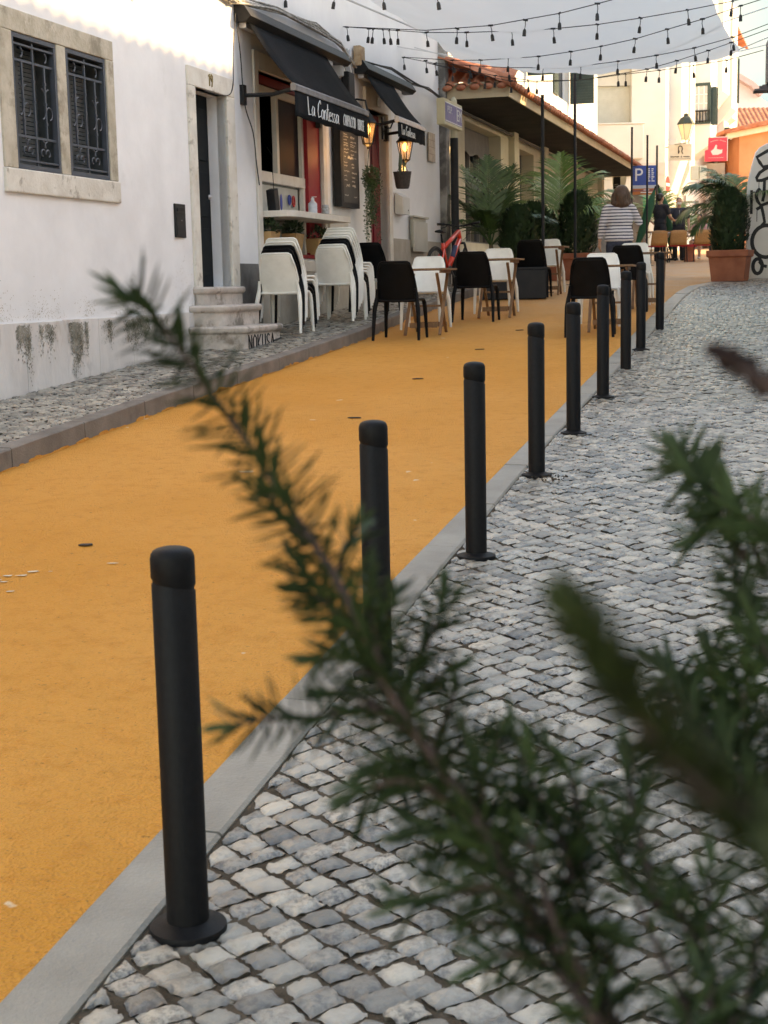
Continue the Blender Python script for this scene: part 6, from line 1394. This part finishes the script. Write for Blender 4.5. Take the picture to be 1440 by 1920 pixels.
# seated guests
def seated(label, x, y, rz, shirt, legs):
    t = thing('person', label, 'person', gz(x, y), rz)
    body(t, 'body', SKIN, [('e', (0, .02, 1.18), (.07, .085, .105)), fc([(0, 0, .98), (0, 0, 1.1)], [.05, .048]), fc([(-.2, 0, .95), (-.24, .05, .7), (-.2, .28, .68)], [.045, .038, .025]), fc([(.2, 0, .95), (.24, .05, .7), (.2, .28, .68)], [.045, .038, .025]), fc([(0, 0, .9), (0, 0, .55)], [.085, .10]),
        fc([(-.09, .02, .5), (-.12, .42, .5), (-.12, .40, .08)], [.075, .06, .04]), fc([(.09, .02, .5), (.12, .42, .5), (.12, .40, .08)], [.075, .06, .04])] + hand((-.2, .29, .68), (0, 1, -.1), (0, 0, -1), -1) + hand((.2, .29, .68), (0, 1, -.1), (0, 0, -1), 1), .012, 2)
    body(t, 'shirt', shirt, [('e', (0, 0, .78), (.19, .13, .27)), fc([(-.16, 0, .96), (.16, 0, .96)], [.065, .065]), fc([(-.2, 0, .95), (-.23, .03, .8)], [.06, .055]), fc([(.2, 0, .95), (.23, .03, .8)], [.06, .055])], .016, 3)
    body(t, 'shorts', legs, [('e', (0, .02, .5), (.17, .15, .10)), fc([(-.09, .02, .5), (-.12, .3, .5)], [.09, .085]), fc([(.09, .02, .5), (.12, .3, .5)], [.09, .085])], .016, 2)
    body(t, 'hair', HAIRK, [('e', (0, -.01, 1.225), (.08, .095, .085))], .014, 1)
    for s in (-1, 1): body(t, 'shoe', mat('white_shoe', (.6, .58, .55)), [fc([(s * .12, .36, .045), (s * .125, .5, .04)], [.042, .036])], .014, 1)
    return t
seated('seated guest in pink beyond the wicker chairs', far_px(1312, 440, 43.2).x, 43.2, R(150), mat('pink_cloth', (.6, .32, .32)), JEAN)
seated('seated guest in navy shorts half hidden behind the right planters', 9.6, 37.0, R(60), NAVY, mat('blue_shorts', (.02, .03, .10)))

# terrace far down the street
def wicker(label, x, y, rz):
    t = thing('wicker_chair', label, 'chair', gz(x, y), rz, 'wicker chairs of the far terrace')
    mb = MB(); pts = [(-.24, -.20, .45), (-.25, -.24, .60), (-.22, -.27, .84), (.22, -.27, .84), (.25, -.24, .60), (.24, -.20, .45)]
    vs = []; 
    for i in range(9):
        s = -1 + 2 * i / 8
        for j in range(5): q = j / 4; vs.append((s * (.235 - .02 * q), -.20 - .07 * q - .03 * (1 - s * s), .46 + (.86 - .46) * q - .03 * (abs(s) ** 4) * q))
    mb.add(vs, [(i * 5 + j, (i + 1) * 5 + j, (i + 1) * 5 + j + 1, i * 5 + j + 1) for i in range(8) for j in range(4)]); o = mb.build('backrest', RATT, t, smooth='all'); s_ = o.modifiers.new('t', 'SOLIDIFY'); s_.thickness = .02
    mb = MB(); mb.b2(-.22, .22, -.2, .22, .43, .47); mb.build('seat', REDC, t, bevel=.015)
    for s in (-1, 1):
        mb = MB(); mb.tube([(s * .25, .22, 0), (s * .25, .22, .62), (s * .26, .1, .68), (s * .26, -.15, .68), (s * .24, -.25, .80)], .013, 6); mb.build('arm_frame', CHROME, t, smooth='all')
        for y_ in (-.22, .20): mb = MB(); mb.tube([(s * .22, y_, .44), (s * .24, y_ * 1.15, 0)], .013, 6); mb.build('leg', BLACKM, t)
    return t
w0 = wicker('leftmost wicker chair of the far terrace', far_px(1231, 460, 40.5).x, 40.5, R(8))
for lb, x, y, rz in (('middle wicker chair, left of the masked man', far_px(1270, 460, 40.7).x, 40.7, R(-4)), ('rightmost wicker chair, in front of the seated pink guest', far_px(1316, 460, 41.0).x, 41.0, R(-8))): dup(w0, lb, gz(x, y), rz)
def longtable(label, x0, x1, y):
    t = thing('terrace_table', label, 'table', gz((x0 + x1) / 2, y), R(-3)); L_ = (x1 - x0) / 2
    mb = MB(); mb.b2(-L_, L_, -.3, .3, .80, .84); mb.build('tabletop', WOOD, t, bevel=.005)
    for s in (-1, 1):
        for q in (-1, 1): mb = MB(); mb.b2(s * (L_ - .1) - .03, s * (L_ - .1) + .03, q * .25 - .03, q * .25 + .03, 0, .8); mb.build('leg', WOOD, t)
longtable('long wooden terrace counter behind the wicker chairs', far_px(1195, 440, 41.7).x, far_px(1345, 440, 41.7).x, 41.7)
t = thing('menu_stand', 'small terracotta red stool under the terrace counter', 'stool', gz(far_px(1293, 460, 41.0).x, 41.0)); mb = MB(); mb.lathe([(.16, 0), (.13, .3), (.16, .40)], n=12); mb.build('base', TERRA, t); mb = MB(); mb.lathe([(.2, .40), (.2, .47)], n=16); mb.build('seat', REDC, t); t.name = 'stool'
pr = thing('closed_parasol', 'folded dark green parasol leaning behind the two men', 'parasol', gz(far_px(1258, 440, 43.0).x, 43.0), 0)
mb = MB(); mb.tube([(-.0, 0, .3), (-.05, 0, .9), (-.22, 0, 1.6), (-.36, 0, 2.05)], [.05, .12, .13, .03], 10); mb.build('canopy', PGREEN, pr, smooth=True); mb = MB(); mb.tube([(.06, 0, 0), (-.38, 0, 2.15)], .025, 8); mb.build('pole', BLACKM, pr); mb = MB(); mb.lathe([(.22, 0), (.22, .06)], n=16); mb.build('base', BLACKM, pr)
pr = thing('closed_parasol', 'folded green parasol standing right of the striped woman', 'parasol', gz(far_px(1205, 440, 38.5).x, 38.5), 0)
mb = MB(); mb.tube([(-.15, 0, .5), (0, 0, .9), (.18, 0, 1.5), (.30, 0, 1.9)], [.05, .11, .12, .03], 10); mb.build('canopy', PGREEN, pr, smooth=True); mb = MB(); mb.tube([(-.25, 0, 0), (.33, 0, 2.0)], .025, 8); mb.build('pole', BLACKM, pr); mb = MB(); mb.lathe([(.22, 0), (.22, .06)], n=16); mb.build('base', BLACKM, pr)
t = thing('green_notice', 'green poster on the grey far doorway behind the woman', 'poster', far_px(1213, 385, 57.9)); mb = MB(); mb.b2(-.15, .28, -.04, 0, -.45, .35); mb.build('sheet', mat('green_poster', (.01, .22, .10)), t); mb = MB(); mb.b2(.0, .14, -.046, -.041, -.2, -.05); mb.build('print', WHT, t)
palm('light green far palm behind the masked man', 9.0, 47.5, G(47.5) + .3, 1.8, [(170, 60, 1.5, 1.4, .3), (20, 58, 1.6, 1.4, .3), (90, 80, 1.4, .9, .5), (140, 72, 1.4, 1.2, .5), (50, 70, 1.4, 1.1, .5), (200, 45, 1.2, 1.6, .3), (-20, 45, 1.2, 1.6, .3)], 31, LEAFY, .6, 1.1, 26)
palm('far palm right of the masked man', 9.9, 48.0, G(48) + .2, 1.8, [(170, 55, 1.2, 1.4, .3), (20, 50, 1.3, 1.4, .3), (90, 75, 1.3, .9, .5), (50, 65, 1.2, 1.3, .5), (140, 60, 1.1, 1.2, .5)], 33, LEAFY, .3, 1.1, 26)
t = thing('motor_scooter', 'white and black scooter parked past the tiled building', 'scooter', gz(6.55, 42.0), R(80))
mb = MB(); mb.tube([(-.5, 0, .45), (-.3, 0, .7), (.1, 0, .5), (.4, 0, .35), (.5, 0, .8)], [.1, .16, .1, .1, .09], 10); mb.build('body', WHT, t, smooth=True)
for x in (-.6, .6):
    mb = MB(); mb.tube([(x + .19 * math.cos(a), 0, .24 + .19 * math.sin(a)) for a in [2 * math.pi * i / 20 for i in range(21)]], .05, 6, caps=False); mb.build('wheel', TYRE, t, smooth='all')
mb = MB(); mb.tube([(.5, 0, .8), (.45, 0, 1.0)], .03, 6); mb.tube([(.42, -.3, 1.02), (.45, 0, 1.0), (.42, .3, 1.02)], .02, 6); mb.build('handlebar', BLACKM, t); mb = MB(); mb.tube([(-.55, 0, .80), (-.2, 0, .84), (.05, 0, .76)], [.1, .14, .08], 8, flat=.5, up=(0, 0, 1)); mb.build('seat', BLACKM, t, smooth=True)
t = thing('utility_cabinet', 'grey metal cabinet under the far end of the eaves', 'cabinet', gz(4.95, 33.0), PH); mb = MB(); mb.b2(-.2, .2, -.3, .3, 0, 1.35); mb.build('body', mat('grey_cabinet', (.26, .26, .25), (.32, .32, .31)), t, bevel=.01); mb = MB(); mb.b2(.2, .215, -.27, .27, .05, 1.3); mb.build('door', MATS['grey_cabinet'], t)

# ================================================================== shade sail
def sailp(s, q):      # s 0..1 across the street, q 0..1 from the far edge towards the camera
    far_l, far_r = Vector((1.27, 24.3, 5.16)), Vector((5.86, 24.3, 5.23)); L_ = 7.6
    p = far_l.lerp(far_r, s) - T.to_3d() * L_ * q
    p.z = 5.18 + .03 * s - .40 * math.sin(math.pi * s) ** .9 * (1 - .25 * math.cos(q * 6.0)) - .12 * math.sin(math.pi * min(1, q * 2)) * math.sin(math.pi * s) + .012 * math.sin(s * 23 + q * 9) + .010 * math.sin(q * 41 + s * 5) + .035 * noise.noise(Vector((s * 5, q * 7, 0))) + .012 * noise.noise(Vector((s * 30, q * 8, 3)))
    if q < .06: p.z += -.05 * (1 - q / .06) * abs(math.sin(s * math.pi * 5))
    p += T.to_3d() * (.25 * math.sin(math.pi * s)) * max(0, 1 - q * 3) * -1
    p += N.to_3d() * (.16 * math.sin(math.pi * min(1, q))) * (1 - 2 * s)
    return p
sa = thing('shade_sail', 'large white cloth canopy stretched over the street', 'canopy', (2.2, 18, 5.0)); off = Vector((2.2, 18, 5.0))
for nm, q0, q1 in (('cloth', 0, .34), ('cloth', .335, 1.0)):
    mb = MB(); ni, nj = 60, 60; vs = []
    for i in range(ni + 1):
        for j in range(nj + 1):
            q = q0 + (q1 - q0) * j / nj; p = sailp(i / ni, q) - off; p.z -= (.03 if q0 > 0 else 0) * max(0, 1 - j / 6); vs.append(p)
    mb.add(vs, [(i * (nj + 1) + j, (i + 1) * (nj + 1) + j, (i + 1) * (nj + 1) + j + 1, i * (nj + 1) + j + 1) for i in range(ni) for j in range(nj)])
    mb.build(nm, SAIL, sa, smooth='all', fix=False)
for a, b in ((sailp(0, 0), F(0, 24.6, 5.25)), (sailp(0, .02), F(0, 23.6, 5.12)), (sailp(0, .34), F(0, 20.9, 5.35)), (sailp(0, .35), F(0, 19.6, 5.3)), (sailp(1, 0), Vector((6.5, 24.0, 5.3))), (sailp(1, .02), F(6.35, 23.2, 5.2)), (sailp(1, .34), F(9.45, 19.0, 5.6)), (sailp(0, 1), F(0, 16.4, 5.5)), (sailp(1, 1), F(9.45, 15, 5.5))):
    mb = MB(); mb.tube([a - off, b - off], .008, 5); mb.build('rope', mat('pale_rope', (.55, .55, .55)), sa)

# ================================================================== string lights
SL = {
'highest string of dark bulb holders, mostly above the picture': ([[-1.6, 18.6, 5.3], [-1.025, 17.914, 5.037], [-.42, 17.163, 4.871], [.103, 16.514, 4.738], [.661, 15.82, 4.6], [1.219, 15.128, 4.493], [1.725, 14.5, 4.421], [6.6, 12.5, 5.6]], [[-1.025, 17.914, 5.037], [-.42, 17.163, 4.871], [.103, 16.514, 4.738], [.661, 15.82, 4.6]]),
'string of bulb holders climbing steeply from the facade to the top edge': ([[-.404, 20.057, 4.986], [.644, 18.903, 4.727], [1.389, 18.082, 4.631], [2.11, 17.289, 4.616], [2.479, 16.882, 4.639], [2.826, 16.5, 4.668], [7.6, 13.8, 5.6]], [[-.004, 19.617, 4.871], [.199, 19.393, 4.817], [1.013, 18.497, 4.671], [1.389, 18.082, 4.631], [1.761, 17.673, 4.614], [2.11, 17.289, 4.616], [2.479, 16.882, 4.639]]),
'string of bulb holders crossing the middle of the sail from the upper anchor': ([[-.404, 20.057, 4.986], [.669, 19.657, 4.824], [1.188, 19.464, 4.782], [1.742, 19.257, 4.756], [2.246, 19.069, 4.74], [2.772, 18.874, 4.748], [3.274, 18.687, 4.782], [3.808, 18.488, 4.83], [4.312, 18.3, 4.89], [8.3, 17.0, 5.6]], [[-.354, 20.038, 4.975], [-.06, 19.929, 4.931], [.121, 19.861, 4.902], [.314, 19.789, 4.88], [.683, 19.652, 4.823], [1.188, 19.464, 4.782], [1.742, 19.257, 4.756], [2.246, 19.069, 4.74], [2.772, 18.874, 4.748], [3.274, 18.687, 4.782], [3.808, 18.488, 4.83], [4.312, 18.3, 4.89]]),
'string of bulb holders rising from the lower anchor to the top right': ([[.412, 22.867, 4.999], [1.141, 22.08, 4.823], [1.516, 21.675, 4.756], [2.259, 20.872, 4.673], [2.646, 20.456, 4.665], [2.998, 20.075, 4.668], [3.378, 19.665, 4.69], [3.72, 19.296, 4.741], [4.081, 18.906, 4.79], [4.457, 18.5, 4.868], [8.0, 15.9, 5.6]], [[1.134, 22.088, 4.824], [1.516, 21.675, 4.756], [1.878, 21.285, 4.713], [2.259, 20.872, 4.673], [2.646, 20.456, 4.665], [2.998, 20.075, 4.668], [3.378, 19.665, 4.69], [3.72, 19.296, 4.741], [4.081, 18.906, 4.79], [4.457, 18.5, 4.868]]),
'string of bulb holders sagging across the lower sail to the right edge': ([[.412, 22.867, 4.999], [.906, 22.628, 4.861], [1.951, 22.123, 4.707], [2.438, 21.888, 4.664], [2.943, 21.644, 4.641], [3.438, 21.405, 4.662], [3.934, 21.165, 4.696], [4.412, 20.933, 4.751], [4.886, 20.705, 4.846], [5.309, 20.5, 4.977], [8.6, 19.0, 5.8]], [[.443, 22.852, 4.989], [.766, 22.696, 4.913], [.906, 22.628, 4.861], [1.407, 22.386, 4.778], [1.951, 22.123, 4.707], [2.438, 21.888, 4.664], [2.943, 21.644, 4.641], [3.438, 21.405, 4.662], [3.934, 21.165, 4.696], [4.412, 20.933, 4.751], [4.886, 20.705, 4.846]]),
'string of bulb holders running along just under the far edge of the sail': ([[.838, 24.338, 5.118], [1.889, 23.708, 4.811], [2.446, 23.374, 4.675], [3.131, 22.963, 4.621], [3.639, 22.658, 4.655], [4.028, 22.425, 4.684], [4.422, 22.188, 4.763], [4.827, 21.945, 4.861], [5.116, 21.772, 4.939], [5.569, 21.5, 5.068], [8.2, 20.1, 5.7]], [[1.496, 23.944, 4.909], [1.889, 23.708, 4.811], [2.368, 23.42, 4.69], [3.639, 22.658, 4.655], [4.028, 22.425, 4.684], [4.422, 22.188, 4.763], [4.827, 21.945, 4.861], [5.116, 21.772, 4.939]]),
'lowest string of bulb holders ending at the air conditioner': ([[.838, 24.338, 5.118], [1.42, 24.093, 4.931], [2.138, 23.79, 4.736], [2.53, 23.625, 4.69], [3.184, 23.35, 4.672], [3.821, 23.081, 4.709], [4.295, 22.881, 4.727], [4.768, 22.682, 4.758], [5.218, 22.492, 4.798], [5.64, 22.0, 4.86]], [[1.255, 24.163, 4.977], [1.748, 23.955, 4.823], [2.138, 23.79, 4.736], [2.53, 23.625, 4.69], [3.821, 23.081, 4.709], [4.295, 22.881, 4.727], [4.768, 22.682, 4.758], [5.218, 22.492, 4.798]]),
}
SOC = None
for lb, (P, Q) in SL.items():
    o0 = Vector(P[0]); t = thing('string_light', lb, 'string lights', o0, 0, 'unlit string lights over the street')
    mb = MB(); mb.tube([Vector(p) - o0 for p in P], .0055, 5); mb.build('cable', CABLEB, t)
    for p in Q:
        if SOC is None:
            mb = MB(); mb.tube([(-.03, 0, .002), (.03, 0, .002)], .012, 6); mb.tube([(0, 0, 0), (.006, 0, -.05), (0, 0, -.105)], .005, 5); mb.lathe([(.010, -.10), (.018, -.112), (.021, -.135), (.021, -.165), (.023, -.178), (.019, -.180)], n=10); SOC = mb.build('bulb_holder', CABLEB, t, smooth=True)
            SOC.location = Vector(p) - o0
        else:
            c = SOC.copy(); COL.objects.link(c); c.parent = t; c.location = Vector(p) - o0; c.rotation_euler = (rnd.uniform(-.15, .15), rnd.uniform(-.15, .15), rnd.uniform(0, 3))

# ================================================================== small litter on the road
LT = [((-1.42, 6.87), .034, 'dark flat flake on the road left of the nearest bollard'), ((-.20, 10.7), .05, 'dark flat flake on the road behind the second bollard'), ((.32, 12.9), .05, 'dark flat flake in the middle of the road'), ((1.02, 15.2), .05, 'small dark flake near the third bollard\'s top'), ((1.62, 17.2), .05, 'dark flake on the road before the bollard row')]
for (x, y), s, lb in LT:
    mb = MB(); mb.prism([(-s, -.012), (-s * .3, -.02), (s, -.010), (s * .8, .016), (-s * .7, .018)], 'z', .004, .010); tag(mb.build('leaf_flake', mat('dark_flake', (.03, .02, .015)), None, loc=gz(x, y), rot=(0, 0, rnd.uniform(-.4, .4))), lb, 'debris')
mb = MB(); r_ = random.Random(6)
for k_ in range(16):
    x = r_.gauss(-1.65, .14); y = r_.gauss(6.35, .16); s = r_.uniform(.006, .022); p = gz(x, y, .004)
    q = [p + Vector((s * 1.6 * math.cos(a) * r_.uniform(.6, 1.2), s * math.sin(a) * r_.uniform(.5, 1.2), 0)) for a in [i * 1.047 for i in range(6)]]; mb.add(q, [tuple(range(6))])
tag(mb.build('paint_chip', mat('bare_pale_patch', (.62, .52, .38)), None, fix=False), 'patch of worn white flecks on the road', 'debris', kind='stuff')
mb = MB()
for k_ in range(40):
    x = r_.gauss(.93, .05); y = r_.gauss(8.22, .05); mb.ell(gz(x, y, .018), (r_.uniform(.002, .007),) * 3, 6, 4)
tag(mb.build('soil', SOIL, None), kind='stuff')

# ================================================================== rosemary in the planter right in front of the camera
rz_ = thing('rosemary_bush', 'rosemary bush with blurred dark sprigs reaching across the foreground', 'bush', (.33, .55, .93))
RO = Vector((.33, .55, .93)); rr = random.Random(12)
def sprig(pts, y0, y1, nl=.024, dens=1.0, root=None, wid=.0014, spread=1.0, m=ROSL, stem=.0014):
    n_ = len(pts); P = [far_px(px, py, y0 + (y1 - y0) * i / max(1, n_ - 1)) for i, (px, py) in enumerate(pts)]
    if root: P += [P[-1].lerp(Vector(root), .5) + Vector((0, 0, -.02)), Vector(root)]
    L_ = []; 
    for i in range(len(P) - 1):
        p0 = P[max(i - 1, 0)]; p1 = P[i]; p2 = P[i + 1]; p3 = P[min(i + 2, len(P) - 1)]
        for k_ in range(6):
            t = k_ / 6; L_.append(.5 * ((2 * p1) + (p2 - p0) * t + (2 * p0 - 5 * p1 + 4 * p2 - p3) * t * t + (3 * p1 - p0 - 3 * p2 + p3) * t ** 3) - RO)
    L_.append(P[-1] - RO)
    mb = MB(); N_ = len(L_); mb.tube(L_, [stem * (.5 + 1.5 * i / N_) for i in range(N_)], 5); br = mb.build('branch', ROSB, rz_, smooth='all')
    mb = MB(); dist = 0; step_ = .0020 / dens; tot = sum((L_[i + 1] - L_[i]).length for i in range(N_ - 1)); ang = rr.uniform(0, 6)
    nxt = 0; acc = 0
    for i in range(N_ - 1):
        seg = L_[i + 1] - L_[i]; sl_ = seg.length; d = -seg.normalized()       # towards the tip
        a1 = d.orthogonal().normalized(); a2 = d.cross(a1)
        while nxt < acc + sl_:
            q = L_[i] + seg * ((nxt - acc) / sl_); f = nxt / max(tot, .01); nxt += step_ * rr.uniform(.7, 1.3)
            if f > .8 and root and rr.random() < .6: continue
            ang += 1.571 + rr.uniform(-.4, .4)
            for s in (0, math.pi):
                if rr.random() < .12: continue
                side = a1 * math.cos(ang + s) + a2 * math.sin(ang + s)
                open_ = min(1, .35 + nxt / .05) * spread
                dr = (d * (1.15 - .85 * open_) + side * (.25 + .95 * open_)).normalized(); ll = nl * 1.22 * rr.uniform(.65, 1.15) * min(1, .55 + nxt / .03)
                b = dr.cross(d.cross(side) + side * .001); b = d.cross(side).normalized(); up = b.cross(dr).normalized()
                Q = [q]; dc = dr
                for _ in range(3): Q.append(Q[-1] + dc * ll / 3); dc = (dc + d * rr.uniform(-.02, .12) + Vector((0, 0, rr.uniform(-.07, .05)))).normalized()
                w_ = wid * rr.uniform(.8, 1.25); w1 = [w_ * .6, w_, w_ * .95]
                vs = []
                for k_ in range(3): vs += [Q[k_] - b * w1[k_], Q[k_] + up * w1[k_] * .45, Q[k_] + b * w1[k_]]
                vs.append(Q[3])
                mb.add(vs, [(0, 1, 4, 3), (1, 2, 5, 4), (3, 4, 7, 6), (4, 5, 8, 7), (6, 7, 9), (7, 8, 9)])
        acc += sl_
    mb.build('leaves', m, br, smooth='all', fix=False)
RT = (.33, .56, .93)
sprig([(232, 548), (285, 590), (345, 665), (405, 750), (468, 835), (520, 915), (565, 985), (615, 1060), (660, 1140), (700, 1220), (740, 1310), (800, 1400), (870, 1500), (930, 1600), (1000, 1720), (1080, 1850), (1180, 2000)], .80, .56, .025, 1.0, RT, stem=.0020)
sprig([(430, 1362), (500, 1348), (600, 1345), (700, 1330), (790, 1390)], .70, .66, .022, .8)
sprig([(838, 1105), (818, 1170), (780, 1245), (750, 1320)], .74, .69, .021, 1.0)
sprig([(560, 1060), (610, 1130), (670, 1200), (720, 1290)], .76, .70, .022, 1.0)
sprig([(655, 1500), (720, 1470), (790, 1470), (880, 1530)], .66, .62, .022, .9)
sprig([(960, 1375), (990, 1450), (1040, 1550), (1080, 1680), (1130, 1850), (1200, 2000)], .68, .56, .022, .8, RT)
sprig([(745, 1700), (830, 1682), (920, 1662), (985, 1700)], .62, .58, .021, .9)
sprig([(1150, 1545), (1175, 1640), (1220, 1750), (1290, 1900), (1340, 2040)], .62, .54, .022, .8, RT)
sprig([(1000, 1385), (1060, 1440), (1085, 1530), (1090, 1640)], .70, .62, .020, .8)
sprig([(1268, 848), (1305, 895), (1365, 945), (1450, 1000), (1560, 1110), (1640, 1300), (1640, 1700)], .85, .60, .023, 1.2, RT)
sprig([(1290, 1010), (1350, 985), (1430, 1000), (1530, 1080)], .80, .76, .022, 1.0)
sprig([(1375, 1050), (1398, 1130), (1430, 1210), (1490, 1330), (1580, 1600)], .84, .66, .020, 1.0, RT)
sprig([(1250, 1240), (1290, 1320), (1345, 1400), (1410, 1500), (1470, 1700), (1500, 2000)], .80, .58, .021, 1.3, RT)
sprig([(1335, 1215), (1345, 1300), (1375, 1380), (1410, 1480)], .80, .72, .021, 1.2)
sprig([(1410, 1180), (1400, 1270), (1400, 1380), (1440, 1520)], .78, .70, .021, 1.2)
sprig([(905, 1800), (980, 1790), (1050, 1830), (1120, 1920)], .60, .55, .020, .9)
sprig([(1335, 1610), (1325, 1720), (1340, 1840), (1370, 2000)], .64, .55, .022, .8, RT)
sprig([(1460, 1650), (1420, 1780), (1400, 1900), (1400, 2020)], .62, .55, .022, .9, RT)
sprig([(760, 1560), (850, 1560), (930, 1610)], .64, .60, .021, .9)
sprig([(880, 1400), (900, 1480), (920, 1570), (960, 1660)], .66, .60, .022, 1.0)
sprig([(1190, 1410), (1180, 1480), (1200, 1580), (1230, 1700)], .70, .60, .019, .6)
sprig([(990, 1560), (1010, 1640), (1040, 1730), (1100, 1850)], .60, .56, .021, .8)
sprig([(690, 1080), (700, 1150), (712, 1220)], .74, .71, .020, 1.0)
sprig([(1052, 1110), (1105, 1185), (1175, 1300), (1255, 1410), (1350, 1500), (1470, 1580), (1650, 1750)], .27, .24, .0085, 4.0, (.34, .5, .95), .0016, .9, mat('pale_rosemary_leaf', (.018, .025, .007), (.034, .046, .013), .6, 60, spec=.2), .0022)
sprig([(1335, 655), (1375, 680), (1430, 715), (1520, 780), (1800, 1100)], .46, .36, .006, 2.0, (.36, .5, .95), .0010, .6, mat('purple_brown_leaf', (.014, .008, .007), (.026, .014, .012), .8, 60, spec=.1), .0026)
main = [(345, 665), (405, 750), (468, 835), (520, 915), (565, 985), (615, 1060), (660, 1140), (700, 1220), (740, 1310), (800, 1400), (870, 1500), (930, 1600), (1000, 1720)]
for i, dx, dy, q in ((4, -75, -70, .75), (5, 60, -80, .75), (6, -95, -30, .74), (7, 40, -110, .73), (7, -110, 20, .72), (8, 110, -60, .71), (8, -120, -10, .70), (9, 60, -120, .70), (9, -100, 50, .69), (9, 130, -20, .69), (10, -110, -40, .67), (10, 70, -120, .67), (10, 140, 10, .66), (11, -120, 10, .65), (11, 60, -130, .65), (12, -130, 20, .62), (12, 90, -110, .62), (12, 140, 40, .60)):
    x, y = main[i]; sprig([(x + dx, y + dy), (x + dx * .55, y + dy * .4), (x + 12, y + 40)], q, q - .01, .021, 1.0)
for x, y, dx, dy, q in ((1330, 1420, -60, -130, .78), (1360, 1450, 20, -150, .77), (1400, 1500, -100, -100, .75), (1430, 1480, 30, -160, .76), (1300, 1400, -90, -60, .77), (1400, 1020, -80, -60, .82), (1440, 1060, -60, -110, .82), (1100, 1640, -70, -120, .64), (1160, 1800, -90, -90, .60), (1340, 1800, -80, -110, .60)):
    sprig([(x + dx, y + dy), (x + dx * .55, y + dy * .45), (x, y + 30)], q, q - .01, .021, 1.0)
pb = thing('planter_box', 'low planter box with the rosemary, just below the picture', 'planter', (.36, .56, 0)); gb0 = G(.56)
mb = MB(); mb.b2(-.20, .28, -.26, .26, gb0, .90); mb.build('body', PLANT, pb, bevel=.01); mb = MB(); mb.b2(-.18, .26, -.24, .24, .90, .925); mb.build('soil', SOIL, pb)
